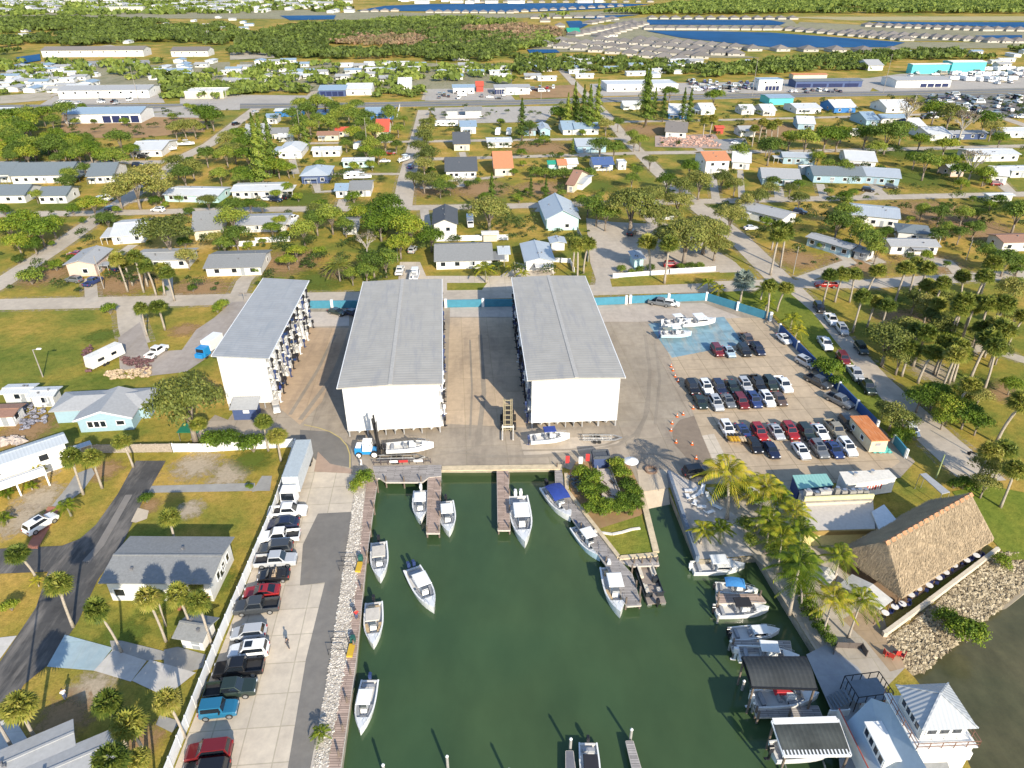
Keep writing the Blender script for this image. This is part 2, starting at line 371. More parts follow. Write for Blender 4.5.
sheet('yard_patch', [(520,440),(612,436),(622,444),(600,452),(524,456)], Z1+.02, m_pave('pale_front_slab', (.52,.44,.35), .14, dirtamt=.3))
# curved yellow line
yl = strip('painted_line', [(304,425),(318,428),(330,432),(340,438),(347,446),(350,455),(350,468)], .2, Z1+.026, m_pave('faded_yellow', (.56,.45,.18), .2, dirtamt=.4))
# tyre-mark arc across the yard
strip('tyre_track', [(470,458),(540,456),(590,451),(618,445),(636,434),(645,418),(648,398)], .7, Z1+.024, m_pave('tyre_dirt', (.335,.285,.225), .25, dirtamt=.3))
strip('tyre_track', [(520,451),(570,450),(606,445),(628,436)], .5, Z1+.0245, MATS.get('q') or bpy.data.materials['tyre_dirt'])
for i, pts in enumerate(([(380,459),(430,457),(470,450),(486,440)],[(440,452),(480,455),(530,458),(600,452)],[(300,420),(330,380),(345,350)],[(636,440),(648,410),(650,370),(645,335)],[(628,452),(660,455),(690,468)],[(470,440),(472,390),(470,340)],[(478,446),(484,392),(480,335)],[(290,415),(318,370),(335,335)],[(655,425),(660,380),(655,340)],[(610,455),(640,462),(662,468)])): strip('tyre_track', pts, [.5,.4,.9,.7][i%4], Z1+.02, bpy.data.materials['tyre_dirt'])
# ---- west car park
sheet('west_car_park', [(296,470),(299,448),(318,462),(366,480),(360,515),(340,575),(322,650),(300,768),(270,900),(120,900),(175,768),(275,512)], Z1+.02, YARDPALE)
sheet('west_asphalt', [(318,514),(356,512),(352,580),(333,660),(315,768),(300,900),(270,900),(288,768),(306,660),(325,583),(300,586),(303,545)], Z1+.032, MIDASPH)
sheet('west_patch', [(318,452),(330,464),(352,470),(352,474),(314,472)], Z1+.034, m_pave('reddish_patch', (.40,.29,.22), .15, dirtamt=.3))
# ---- bottom-left plots
sheet('lane', [(136,461),(166,461),(142,503),(122,546),(98,580),(78,622),(52,662),(24,685),(0,726),(-90,860),(-140,860),(-60,740),(0,662),(18,635),(36,608),(48,572),(0,574),(-60,578),(-60,552),(0,549),(62,546),(80,539),(96,525),(118,494)], Z1, DARKASPH)
strip('worn_track', [(129,495),(116,518),(100,546),(86,562)], 1.1, Z1+.006, m_pave('worn_track', (.24,.22,.2), .3, dirtamt=.5))
sheet('patio', [(47,667),(65,635),(113,648),(95,671)], Z1+.004, PALEBLUE)
sheet('patio', [(110,641),(122,641),(166,652),(164,660),(148,661),(112,650)], Z1+.006, GREYSLAB)
sheet('patio', [(94,671),(113,650),(147,661),(131,682)], Z1+.008, PATIO); sheet('patio', [(132,681),(150,660),(196,673),(166,697)], Z1+.012, PATIO)
sheet('patio', [(164,650),(178,647),(206,655),(203,668),(190,672),(164,664)], Z1+.002, GREYSLAB)
sheet('path', [(156,725),(160,715),(181,722),(172,733)], Z1+.004, GREYSLAB)
sheet('path', [(-20,640),(17,636),(-4,665),(-40,690)], Z1+.004, PATIO); sheet('path', [(0,722),(12,715),(28,740),(10,752),(-5,760)], Z1+.004, PATIO)
sheet('parking_bay', [(26,549),(48,507),(57,507),(58,512),(38,549)], Z1+.004, REDPAVE)
sheet('path', [(52,506),(66,489),(76,474),(92,468),(95,474),(82,492),(60,508)], Z1+.006, GREYSLAB)
sheet('parking_bay', [(131,522),(138,508),(149,511),(147,519),(136,523)], Z1+.006, SAND)
# ---- island, beach, quay, restaurant surrounds
sheet('island_lawn', [(596,530),(640,516),(655,553),(619,556)], Z1+.01, MOW)
sheet('island_soil', [(567,476),(576,462),(628,462),(638,484),(644,512),(640,516),(596,530),(574,502)], Z1+.006, DIRT)
sheet('boat_ramp', [(637,470),(668,470),(668,488.5),(640,492.5)], Z1+.02, SAND)
rb = MB(); a, b_, c, d = P(640,492), P(668,488), P(672,502), P(643,508)
rb.add([a, b_, (c.x,c.y,-1.6), (d.x,d.y,-1.6)], [(3,2,1,0)]); rb.build('boat_ramp', SAND)['kind'] = 'structure'
sheet('beach', [(668,470),(700,486),(722,506),(744,522),(752,556),(697,560)], Z1+.012, m_pave('beach_deck', (.56,.51,.46), .15, rough=.9, dirtamt=.2))
sheet('quay', [(757,556),(764,552),(780,575),(800,600),(824,636),(850,668),(870,690),(880,720),(880,900),(893,860),(858,768),(836,700),(815,650),(786,604)], Z1+.010, PROM)
sheet('promenade', [(752,556),(744,522),(722,506),(706,488),(730,486),(800,486),(830,540),(870,590),(884,620),(893,648),(905,668),(884,690),(860,690),(824,640),(790,590)], Z1+.016, PROM)
sheet('terrace', [(836,566),(850,560),(908,596),(895,604)], Z1+.03, m_pave('brown_floor', (.25,.165,.09), .15, rough=.85, dirtamt=.2))
sheet('terrace', [(842,620),(866,606),(884,622),(905,668),(890,672),(866,642)], Z1+.022, m_pave('tan_terrace', (.42,.31,.2), .15, (2,2), .85, dirtamt=.2))
sheet('promenade_floor', [(806,655),(826,645),(858,668),(880,700),(880,860),(848,860),(835,720)], Z1+.024, m_pave('shade_blue_paving', (.40,.41,.43), .1, (4,4), .92, dirtamt=.1))  # bluish shadow over the promenade is put into this paving colour
sheet('lawn', [(952,492),(985,485),(1060,500),(1060,560),(1010,560),(992,540)], Z1, LAWN)
sheet('lawn', [(776,282),(770,276),(786,290),(812,312),(870,385),(905,428),(890,436),(850,400),(800,340),(772,312),(745,297)], Z1, MOW)
sheet('lawn', [(700,294),(745,291),(772,310),(768,315)], Z1, MOW)
def m_ragged(name, col, radial=True, thr=.5):
    t = NT(name); co = t.coord(); f = t.noise(co, .8, 6, .75); t.fin(t.ramp(t.noise(co, 2.5, 4, .7), [(.3, tuple(x*.75 for x in col)), (.7, tuple(x*1.15 for x in col))]), 1, 0, .1)
    if radial:
        g = t.n('ShaderNodeTexGradient', gradient_type='SPHERICAL'); tc = t.n('ShaderNodeTexCoord'); mp = t.n('ShaderNodeMapping'); mp.inputs['Location'].default_value = (-1,-1,0); mp.inputs['Scale'].default_value = (2,2,0); t.l(tc.outputs['Generated'], mp.inputs[0]); t.l(mp.outputs[0], g.inputs[0]); f = t.math('ADD', t.math('MULTIPLY', f, .75), t.math('MULTIPLY', g.outputs['Fac'], .38))
    a = t.ramp(f, [(thr-.09, 0), (thr+.13, .85)]); tr = t.n('ShaderNodeBsdfTransparent'); mx = t.n('ShaderNodeMixShader'); t.l(a, mx.inputs[0]); t.l(tr.outputs[0], mx.inputs[1]); t.l(t.b.outputs[0], mx.inputs[2]); t.l(mx.outputs[0], t.o.inputs['Surface']); return t.mat
SANDY = m_ragged('bare_sand', (.50,.41,.30)); EARTHY = m_ragged('bare_brown_earth', (.40,.25,.13)); VERGE = m_ragged('sandy_verge', (.46,.38,.26), False, .53); GREENP = m_ragged('green_patch', (.13,.17,.03))
PZ = [0]
for px, py, rx, m in ((195,468,30,SANDY),(228,474,26,SANDY),(190,510,18,SANDY),(150,505,14,EARTHY),(38,500,30,SANDY),(20,520,26,SANDY),(44,470,20,SANDY),(30,430,34,EARTHY),(105,470,22,EARTHY),(90,690,30,SANDY),(60,720,34,EARTHY),(140,740,26,EARTHY),(160,600,26,GREENP),(120,640,30,GREENP),(220,580,22,GREENP),(250,460,24,GREENP),(100,335,18,GREENP),(185,330,18,EARTHY),(40,275,40,EARTHY),(120,285,44,EARTHY),(200,290,40,EARTHY),(290,262,40,EARTHY),(320,280,36,GREENP),(170,195,30,EARTHY),(220,205,36,GREENP),(300,200,40,GREENP),(430,190,34,EARTHY),(480,190,40,EARTHY),(540,148,44,EARTHY),(550,190,40,EARTHY),(600,185,34,GREENP),(650,130,40,EARTHY),(720,210,44,GREENP),(770,130,50,EARTHY),(800,180,44,GREENP),(900,150,50,GREENP),(940,215,60,EARTHY),(980,230,44,EARTHY),(860,265,40,EARTHY),(930,262,40,EARTHY),(935,372,28,SANDY),(960,345,24,SANDY),(1000,390,30,EARTHY),(900,320,34,EARTHY),(880,300,26,GREENP),(970,380,28,GREENP),(985,520,30,GREENP),(800,260,34,EARTHY),(690,292,26,EARTHY),(345,272,26,EARTHY),(920,180,50,GREENP),(1000,205,40,GREENP),(70,205,30,GREENP),(60,150,40,GREENP),(350,205,30,GREENP)):
    c = Vector(G(px,py)); r = rx/pxm(c.x,c.y); sheet('bare_patch', [(c.x+r*math.cos(k*.4488)*R.uniform(.8,1.2), c.y+r*1.1*math.sin(k*.4488)*R.uniform(.8,1.2)) for k in range(14)], .002 + PZ[0]*.00015 - (ZC[0]+1)*.0004, m, True); PZ[0] += 1
PZ[0] = 0
for pts, w in ROADS[:]:
    if w > 2.9 and w < 9: strip('road_verge', [tuple(q) for q in pts], w+2.4, .0125 + PZ[0]*.0002 - (ZC[0]+1)*.0004, VERGE, True); PZ[0] += 1
# ---- far surfaces
FLAKE = m_water('lake_water', (.016,.08,.20), (.026,.11,.25), .7, .03, .5, .25, .004)  # base colour carries the blue of the reflected sky, specular kept low
LAKES = [[(356,11),(385,6),(430,4.2),(512,3.6),(600,3.2),(650,4.5),(600,9),(560,11),(512,12.5),(470,13),(430,11.5)],
         [(645,31),(700,31.5),(770,33),(840,38),(905,43),(890,47.5),(820,48),(770,47.5),(715,42),(680,38)],
         [(647,20),(770,20.5),(786,23),(780,25.5),(647,25)],[(866,21.5),(930,22.5),(1024,22.5),(1200,23.5),(1200,30),(1024,28.5),(980,26.5),(900,24.5)],
         [(975,36),(1022,35.5),(1022,40),(985,41)],[(566,21.5),(580,21),(588,25),(580,29),(570,28)],[(527,50),(556,50),(560,53),(530,54)],
         [(280,16),(336,15.5),(334,19.5),(290,20.5)],[(16,58),(40,54.5),(41,61),(22,64)],[(560,18),(600,16),(640,15),(600,19)]]
for i, l in enumerate(LAKES): sheet('lake', l, .5, FLAKE)
OPEN = m_pave('open_ground', (.30,.27,.17), .25, rough=1, dirt=(.10,.13,.04), dirtamt=.8, bscale=.02)
COMM = m_pave('commercial_paving', (.44,.40,.35), .15, dirtamt=.2, bscale=.03)
for pts, m in (([(330,14),(356,11.5),(470,14),(540,13.5),(640,10),(640,14.5),(520,18),(340,20)],OPEN),([(600,26),(645,26),(905,42),(1030,43),(1030,48),(905,49),(860,50),(700,50),(640,44)],OPEN),([(600,20),(645,17.5),(790,19),(800,26.5),(645,28)],OPEN),([(800,22),(860,25),(1030,31),(1030,41),(905,41),(790,31)],OPEN),
        ([(520,44),(560,34),(600,24),(690,48),(760,58),(700,58),(640,52),(540,52)],OPEN),([(780,17),(1200,16),(1200,21.5),(850,20.5)],m_pave('straw_bank',(.42,.36,.18),.15,dirtamt=.3)),
        ([(55,96),(160,94),(165,103),(40,105)],COMM),([(180,94),(330,96),(335,103),(180,104)],COMM),([(425,86),(505,88),(515,100),(425,101)],COMM),([(590,84),(770,82),(770,93),(590,96.5)],COMM),
        ([(765,80),(880,78),(870,91.5),(765,93)],COMM),([(855,80),(900,74),(1030,70),(1060,86),(1030,88),(880,91.5)],COMM),([(920,95.5),(1030,93),(1060,118),(1000,118),(940,106)],MIDASPH),
        ([(150,113),(205,110),(205,122),(150,125)],COMM),([(62,116),(205,118),(205,132),(140,138),(60,138)],DIRT),([(428,108),(560,106),(545,122),(440,124)],COMM),([(655,136),(715,134),(725,149),(655,147)],m_pave('rubble_lot',(.45,.34,.28),.3,dirtamt=.4)),
        ([(712,140),(745,138),(750,150),(722,150)],GREYSLAB),([(517,87),(575,85),(580,97),(520,99)],DIRT),([(0,96),(50,92),(52,100),(0,104)],PALEDIRT),([(0,10),(280,8),(340,12),(340,20),(280,19),(0,18)],OPEN),([(140,110),(240,102),(240,110),(150,112)],COMM),
        ([(50,52),(110,45),(120,47),(60,55)],PALEDIRT),([(40,62),(150,60),(150,64),(45,68)],GREYSLAB),([(230,50),(270,49),(275,58),(230,60)],PALEDIRT),([(0,66),(120,66),(230,62),(230,84),(120,90),(0,90)],OPEN),([(240,62),(512,64),(512,88),(240,92)],OPEN)):
    sheet('cleared_ground', pts, Z1+.1 if pts[0][1] < 60 else Z1-.006, m)
# ------------------------------------------------------------------ foliage
def leafmat(name, stops, scale=.55, trans=.28):
    if name in MATS: return MATS[name]
    t = NT(name); co = t.coord()
    gi = t.n('ShaderNodeNewGeometry'); oi = t.n('ShaderNodeObjectInfo')
    f = t.noise(co, scale, 2, .5)
    f = t.math('ADD', t.math('MULTIPLY', f, .62), t.math('MULTIPLY', gi.outputs['Random Per Island'], .30))
    f = t.math('ADD', f, t.math('MULTIPLY', t.math('SUBTRACT', oi.outputs['Random'], .5), .46))
    c = t.ramp(f, stops)
    t.l(c, t.b.inputs['Base Color']); t.b.inputs['Roughness'].default_value = .6; t.b.inputs['Specular IOR Level'].default_value = .25
    tr = t.n('ShaderNodeBsdfTranslucent'); t.l(c, tr.inputs['Color'])
    mx = t.n('ShaderNodeMixShader'); mx.inputs[0].default_value = trans
    t.l(t.b.outputs[0], mx.inputs[1]); t.l(tr.outputs[0], mx.inputs[2]); t.l(mx.outputs[0], t.o.inputs['Surface'])
    MATS[name] = t.mat; return t.mat
L_OAK = leafmat('oak_leaves', [(.2,(0.092,0.118,0.027)),(.45,(0.181,0.209,0.045)),(.62,(0.300,0.296,0.071)),(.85,(0.442,0.376,0.109))])
L_BUSH = leafmat('bright_leaves', [(.2,(0.063,0.113,0.012)),(.45,(0.138,0.217,0.021)),(.65,(0.256,0.311,0.030)),(.85,(0.428,0.397,0.051))])
L_DARK = leafmat('dark_leaves', [(.2,(0.072,0.116,0.020)),(.5,(0.152,0.224,0.033)),(.8,(0.345,0.375,0.057))])
L_PALM = leafmat('fan_palm_leaves', [(.2,(0.077,0.118,0.018)),(.42,(0.176,0.207,0.034)),(.62,(0.297,0.291,0.050)),(.85,(0.396,0.336,0.090))], .9)
L_COCO = leafmat('coconut_leaves', [(.2,(0.084,0.141,0.011)),(.45,(0.245,0.291,0.022)),(.65,(0.471,0.415,0.038)),(.85,(0.600,0.464,0.064))], .8, .38)
L_SILV = leafmat('silver_palm_leaves', [(.2,(0.200,0.252,0.217)),(.7,(0.424,0.480,0.422))], .9)
L_DRY = leafmat('dry_foliage', [(.2,(0.125,0.102,0.068)),(.5,(0.225,0.180,0.125)),(.8,(0.349,0.288,0.205))])
L_SCRUB = leafmat('scrub_leaves', [(.2,(0.091,0.103,0.040)),(.45,(0.204,0.182,0.083)),(.65,(0.345,0.224,0.138)),(.85,(0.488,0.310,0.222))], .02)
L_WOOD = leafmat('wood_leaves', [(.2,(0.076,0.104,0.025)),(.45,(0.156,0.211,0.042)),(.65,(0.252,0.311,0.060)),(.85,(0.403,0.403,0.088))], .03)
BARK = mat('grey_bark', (.23,.19,.15), .9, var=.3, scale=4); PALMBARK = mat('palm_bark', (.36,.31,.25), .9, var=.25, scale=5)
def cards(rng, pos, nrm, size, aspect=.62, jit=.5):
    """leaf-clump faces: pointed quads at pos, roughly facing nrm"""
    n = len(pos); nr = nrm + rng.normal(0, jit, (n,3)); nr /= np.linalg.norm(nr, axis=1, keepdims=True) + 1e-9
    a = np.cross(nr, rng.normal(0,1,(n,3))); a /= np.linalg.norm(a, axis=1, keepdims=True) + 1e-9
    b = np.cross(nr, a); s = size * rng.uniform(.65, 1.35, (n,1))
    bend = nr * s * .18
    v = np.stack([pos - a*s*.5, pos - b*s*aspect*.5 - bend, pos + a*s*.5, pos + b*s*aspect*.5 - bend], 1)
    return v.reshape(-1,3)
def cardmesh(name, v, m):
    n = len(v)//4; me = bpy.data.meshes.new(name)
    me.vertices.add(n*4); me.vertices.foreach_set('co', v.astype(np.float32).ravel())
    me.loops.add(n*4); me.loops.foreach_set('vertex_index', np.arange(n*4, dtype=np.int32))
    me.polygons.add(n); me.polygons.foreach_set('loop_start', np.arange(0, n*4, 4, dtype=np.int32))
    me.update(); me.validate(); me.materials.append(m); return me
def cardobj(name, v, m, parent=None):
    o = bpy.data.objects.new(name, cardmesh(name, v, m)); COL.objects.link(o)
    if parent: o.parent = parent
    return o
def lobes(rng, n, r, h0, h1, flat=.7, lob=.42):
    c = []
    for i in range(n):
        a = 2.4*i + rng.uniform(-.4,.4); q = math.sqrt((i+.5)/n) * (1-lob*.75)
        z = h0 + (h1-h0) * (.30 + .48*(1-q*q) + rng.uniform(-.12,.12))
        rr = r*lob*rng.uniform(.75,1.2); c.append((math.cos(a)*q*r, math.sin(a)*q*r, z, rr, rr*flat))
    return c
def lobecards(rng, L, n, size, fill=.55):
    P_, N_ = [], []
    tot = sum(l[3]**2 for l in L)
    for (x,y,z,r,rz) in L:
        k = int(n * r*r/tot); d = rng.normal(0,1,(k,3)); d /= np.linalg.norm(d,axis=1,keepdims=True)
        d[:,2] = np.where(d[:,2] < -.35, -d[:,2], d[:,2])
        q = rng.uniform(fill, 1.08, (k,1)); P_.append(np.array([x,y,z]) + d*q*np.array([r,r,rz])); N_.append(d)
    return cards(rng, np.concatenate(P_), np.concatenate(N_), size)
def limbs(b, L, h, r, rng, forks=5):
    base = h*.3
    b.tube([(0,0,-.1),(r*.1,0,base*.5),(0,r*.1,base)], [r*1.25, r, r*.85], 8)
    for l in L[:forks]:
        m = Vector((l[0]*.45, l[1]*.45, base + (l[2]-base)*.55))
        b.tube([(0,0,base*.9), m, (l[0]*.9, l[1]*.9, l[2])], [r*.6, r*.4, r*.14], 5)
def make_tree(name, label, cat, seed, r, h, nl, nc, size, m, flat=.7, lob=.42, trunk=.25, h0=.35, bark=None):
    rng = np.random.default_rng(seed); L = lobes(rng, nl, r, h*h0, h, flat, lob)
    t = thing(name, label, cat); b = MB(); limbs(b, L, h, trunk, rng); b.build('trunk', bark or BARK, t, True)
    cardobj('crown', lobecards(rng, L, nc, size), m, t); t['cz'] = h*(h0+.35); return t
def make_bush(name, label, cat, seed, r, h, nl, nc, size, m):
    rng = np.random.default_rng(seed); L = lobes(rng, nl, r, 0, h, .85, .5)
    t = thing(name, label, cat); b = MB()
    for l in L[:5]: b.tube([(0,0,-.05),(l[0]*.5,l[1]*.5,l[2]*.5),(l[0],l[1],l[2])], [.06,.05,.02], 5)
    b.build('stem', BARK, t); cardobj('foliage', lobecards(rng, L, nc, size, .4), m, t); t['cz'] = h*.55; return t
def make_pine(name, label, cat, seed, r, h, nc, size, m):
    rng = np.random.default_rng(seed); t = thing(name, label, cat); b = MB()
    b.tube([(0,0,-.1),(.1,0,h*.5),(0,.05,h*.97)], [.28,.2,.05], 7); b.build('trunk', BARK, t, True)
    z = rng.uniform(0,1,nc)**1.15; a = rng.uniform(0,6.28,nc); rr = r*(1-z**1.25)*(.55+.45*np.sin(z*38+a*2))**1 * rng.uniform(.25,1.05,nc)
    p = np.stack([rr*np.cos(a), rr*np.sin(a), h*(.14+.86*z)],1); n = np.stack([np.cos(a),np.sin(a),np.full(nc,.5)],1)
    cardobj('crown', cards(rng, p, n, size, .4), m, t); t['cz'] = h*.5; return t
def fan_leaf(rng, base, az, el, L, n=9):
    """fan of a cabbage palm leaf: pointed segments radiating from the end of its stalk"""
    d = np.array([math.cos(az)*math.cos(el), math.sin(az)*math.cos(el), math.sin(el)])
    s = np.cross(d, [0,0,1]); s /= np.linalg.norm(s)+1e-9; u = np.cross(s, d)
    c = base + d*L*.45; out = []
    for i in range(n):
        t = (i/(n-1)-.5)*2.5; e = d*math.cos(t) + s*math.sin(t)
        tip = c + e*L*.62 - np.array([0,0,1])*L*.17*(1+abs(t)*.25) + u*rng.uniform(-.05,.05)
        w = np.cross(e, u); w /= np.linalg.norm(w)+1e-9; mid = c + (tip-c)*.5 + u*.06
        out.append([c - w*.03, mid - w*L*.075, tip, mid + w*L*.075])
    out.append([base, base + s*.025, c, base - s*.025])
    return np.array(out).reshape(-1,3)
def make_sabal(name, label, seed, h, r, m, nleaf=34, lean=.5, cat='palm tree'):
    rng = np.random.default_rng(seed); t = thing(name, label, cat); b = MB()
    a = rng.uniform(0,6.28); dx, dy = math.cos(a)*lean, math.sin(a)*lean
    pts = [(dx*(k/6)**2, dy*(k/6)**2, h*k/6) for k in range(7)]
    b.tube(pts, [.24,.19,.17,.17,.17,.18,.22], 8); b.build('trunk', PALMBARK, t, True)
    top = np.array(pts[-1]) + np.array([0,0,.1]); out = []
    for i in range(nleaf):
        el = math.asin(max(-.75, min(1, 1 - 1.5*(i+.5)/nleaf))); out.append(fan_leaf(rng, top, i*2.39996 + rng.uniform(-.2,.2), el, r*rng.uniform(.85,1.1)))
    dd = rng.normal(0,1,(420,3)); dd /= np.linalg.norm(dd,axis=1,keepdims=True); dd = dd[dd[:,2] > -.55]; out.append(cards(rng, top + dd*r*rng.uniform(.35,.92,(len(dd),1))*np.array([1,1,.85]), dd, .55, .3, .6))
    cardobj('crown', np.concatenate(out), m, t)
    d = []
    for i in range(7): d.append(fan_leaf(rng, top - np.array([0,0,.25]), i*.9, -1.15, r*.42, 5))
    cardobj('dead_leaves', np.concatenate(d), L_DRY, t); t['cz'] = h + .2; return t
def frond(rng, base, az, el, L, n=13, droop=1.0, w=.5):
    d = np.array([math.cos(az), math.sin(az), 0]); s = np.array([-math.sin(az), math.cos(az), 0]); out = []
    def pt(q):
        return base + d*L*(q*math.cos(el) - .05*q*q) + np.array([0,0,1])*L*(q*math.sin(el) - droop*.55*q**2.2)
    for i in range(n):
        q = .14 + .86*i/n; p = pt(q); p2 = pt(q+.86/n*1.0); ll = w*L*.42*math.sin(math.pi*min(1,(q*.86+.14)))**.7 + .08
        for sg in (-1,1):
            tip = p2 + s*sg*ll + d*ll*.55 - np.array([0,0,1])*ll*.45
            out.append([p, p + (tip-p)*.5 - d*.05, tip, p + (tip-p)*.5 + d*.11])
    for i in range(5):
        p, p2 = pt(i/5), pt((i+1)/5); out.append([p - s*.035, p2 - s*.025, p2 + s*.025, p + s*.035])
    return np.array(out).reshape(-1,3)
def make_coco(name, label, seed, h, r, m, nf=20, lean=1.0, droop=1.0, cat='palm tree', w=.5, bark=None):
    rng = np.random.default_rng(seed); t = thing(name, label, cat); b = MB()
    a = rng.uniform(0,6.28); dx, dy = math.cos(a)*lean, math.sin(a)*lean
    pts = [(dx*(k/7)**1.6, dy*(k/7)**1.6, h*k/7) for k in range(8)]
    b.tube(pts, [.24,.18,.15,.13,.13,.13,.12,.14], 8); b.build('trunk', bark or PALMBARK, t, True)
    top = np.array(pts[-1]); out = []
    for i in range(nf):
        el = 1.25 - 1.55*(i/nf) + rng.uniform(-.1,.1); out.append(frond(rng, top, i*2.39996 + rng.uniform(-.25,.25), el, r*rng.uniform(.85,1.1), 13, droop, w))
    cardobj('crown', np.concatenate(out), m, t); t['cz'] = h + .2; return t
def make_bare(name, label, seed, h, r):
    rng = np.random.default_rng(seed); t = thing(name, label, 'tree'); b = MB(); b.tube([(0,0,-.1),(0,.05,h*.4)], [.22,.15], 6)
    for i in range(9):
        a = i*.9; e = Vector((math.cos(a)*r*rng.uniform(.5,1), math.sin(a)*r*rng.uniform(.5,1), h*rng.uniform(.6,1)))
        b.tube([(0,0,h*.35), (e.x*.4,e.y*.4,h*.6), e], [.12,.08,.02], 5)
        for k in range(3):
            f = e + Vector((rng.uniform(-.6,.6), rng.uniform(-.6,.6), rng.uniform(0,.6))); b.tube([(e.x*.6,e.y*.6,h*.62), f], [.05,.015], 4)
    b.build('trunk', mat('pale_dead_wood', (.42,.38,.33), .9, var=.2), t)
    L = lobes(rng, 6, r, h*.45, h, .6, .4); cardobj('twigs', lobecards(rng, L, 260, .34), L_DRY, t); t['cz'] = h*.7; return t
PROTO = {}
def proto(key, fn):
    if key not in PROTO: PROTO[key] = fn()
    return PROTO[key]
# key: (variants, unit half-width used for scaling)
KINDS = {
 'oak':   (lambda v: make_tree('oak_tree','x','tree',100+v,5.0,7.0,15,5600,.36,L_OAK,.62,.36,.34,.30), 3, 5.0),
 'bush_tree': (lambda v: make_tree('leafy_tree','x','tree',200+v,3.4,5.2,11,2700,.34,L_BUSH,.8,.44,.2,.22), 3, 3.4),
 'dark_tree': (lambda v: make_tree('dark_tree','x','tree',300+v,3.6,6.4,11,2600,.36,L_DARK,.85,.44,.22,.25), 3, 3.6),
 'olive_tree': (lambda v: make_tree('olive_tree','x','tree',350+v,3.6,6.0,11,2500,.34,L_OAK,.8,.44,.22,.25), 3, 3.6),
 'bush':  (lambda v: make_bush('bush','x','bush',400+v,1.9,2.2,8,1500,.26,L_BUSH), 3, 1.9),
 'dark_bush': (lambda v: make_bush('dark_bush','x','bush',450+v,1.9,2.1,8,1300,.26,L_DARK), 2, 1.9),
 'pine':  (lambda v: make_pine('pine_tree','x','tree',500+v,2.6,12,2600,.5,L_DARK), 2, 2.6),
 'sabal': (lambda v: make_sabal('cabbage_palm','x',600+v,[5.6,6.4,6.0,7.0][v],1.75,L_PALM,34,[.3,.6,.9,.4][v]), 4, 1.75),
 'coco':  (lambda v: make_coco('coconut_palm','x',700+v,[6.0,7.0,6.4][v],3.4,L_COCO,22,[.8,1.3,.4][v]), 3, 3.4),
 'date':  (lambda v: make_coco('date_palm','x',750+v,3.6,3.6,L_PALM,46,.1,.9,w=.3), 1, 3.6),
 'smallpalm': (lambda v: make_coco('small_palm','x',760+v,2.6,2.3,L_COCO,16,.3,1.0), 2, 2.3),
 'silver': (lambda v: make_sabal('silver_palm','x',770+v,4.2,2.2,L_SILV,30,.1), 1, 2.2),
 'bare':  (lambda v: make_bare('bare_tree','x',780+v,6.5,3.0), 2, 3.0),
 'banana': (lambda v: make_coco('broad_leaf_plant','x',790+v,1.6,1.8,L_COCO,12,.2,.8,cat='plant',w=.9), 1, 1.8),
}
NTREE = [0]
GROW = {'sabal':1.14,'coco':1.48,'bush':1.3,'smallpalm':1.25,'pine':1.1,'date':1.15,'silver':1.1,'banana':1.2}
def tree(kind, px, py, rpx, label, group=None, hscale=1.0):
    """a tree whose crown centre shows at (px,py) with half-width rpx in the photograph: back-projected to where it stands"""
    fn, nv, unit = KINDS[kind]; NTREE[0] += 1; v = NTREE[0] % nv
    pr = proto((kind, v), lambda: fn(v)); cz0 = pr['cz']; z = cz0
    if kind in ('sabal','coco'): hscale *= Random(px*3+py).uniform(.78,1.12)
    for _ in range(3):
        x, y = G(px, py, z); s = GROW.get(kind, 1.22) * rpx / pxm(x, y, z) / unit; z = cz0 * s * hscale
    r = Random(px*7 + py*13)
    return place(pr, (x, y, 0), r.uniform(0, 6.28), label, group, (s, s, s*hscale))
from random import Random
def row(kind, pts, desc, where, group, hscale=1.0, frm='from left'):
    pts = sorted(pts); n = len(pts)
    for i, p in enumerate(pts):
        lab = '%s, %s %s' % (desc, nth(i, n, frm=frm), where) if n > 1 else '%s %s' % (desc, where)
        tree(kind, p[0], p[1], p[2], lab, group, hscale)
def many(kind, pts, label, group, hscale=1.0):
    for p in pts: tree(p[3] if len(p) > 3 else kind, p[0], p[1], p[2], label, group, hscale)
# far-off woods: one mass nobody could count
def inside(poly, x, y):
    c = False; j = len(poly)-1
    for i in range(len(poly)):
        xi, yi = poly[i]; xj, yj = poly[j]
        if (yi > y) != (yj > y) and x < (xj-xi)*(y-yi)/(yj-yi)+xi: c = not c
        j = i
    return c
def wood(name, label, polys, m, sp=.0085, hmin=4, hmax=9, seed=1, ncard=26, gaps=.12, dens=1.0, zb=0.0, clr=.78):
    rng = np.random.default_rng(seed); allv = []
    for poly in polys:
        w = [G(*p) for p in poly]; x0, x1 = min(p[0] for p in w), max(p[0] for p in w); y0, y1 = min(p[1] for p in w), max(p[1] for p in w)
        y = y0
        while y < y1:
            d = max(4.2, y*sp)/dens; x = x0
            while x < x1:
                px_, py_ = x + rng.uniform(-.5,.5)*d, y + rng.uniform(-.5,.5)*d
                if rng.random() > gaps and math.sin(px_*.024+seed)*math.sin(py_*.015+2*seed)+.6*math.sin(px_*.011-py_*.006+seed) < clr and inside(w, px_, py_):
                    r = d*rng.uniform(.45,.85); h = rng.uniform(hmin, hmax)
                    n = ncard; dd = rng.normal(0,1,(n,3)); dd /= np.linalg.norm(dd,axis=1,keepdims=True); dd[:,2] = np.abs(dd[:,2])*1.0 - .25
                    pos = np.array([px_,py_,h*.62+zb]) + dd*np.array([r,r,h*.42])*rng.uniform(.6,1.05,(n,1))
                    allv.append(cards(rng, pos, dd, r*.75, .7, .5))
                x += d
            y += d*.9
    o = cardobj(name, np.concatenate(allv), m); return tag(o, label, 'woods', None, 'stuff')
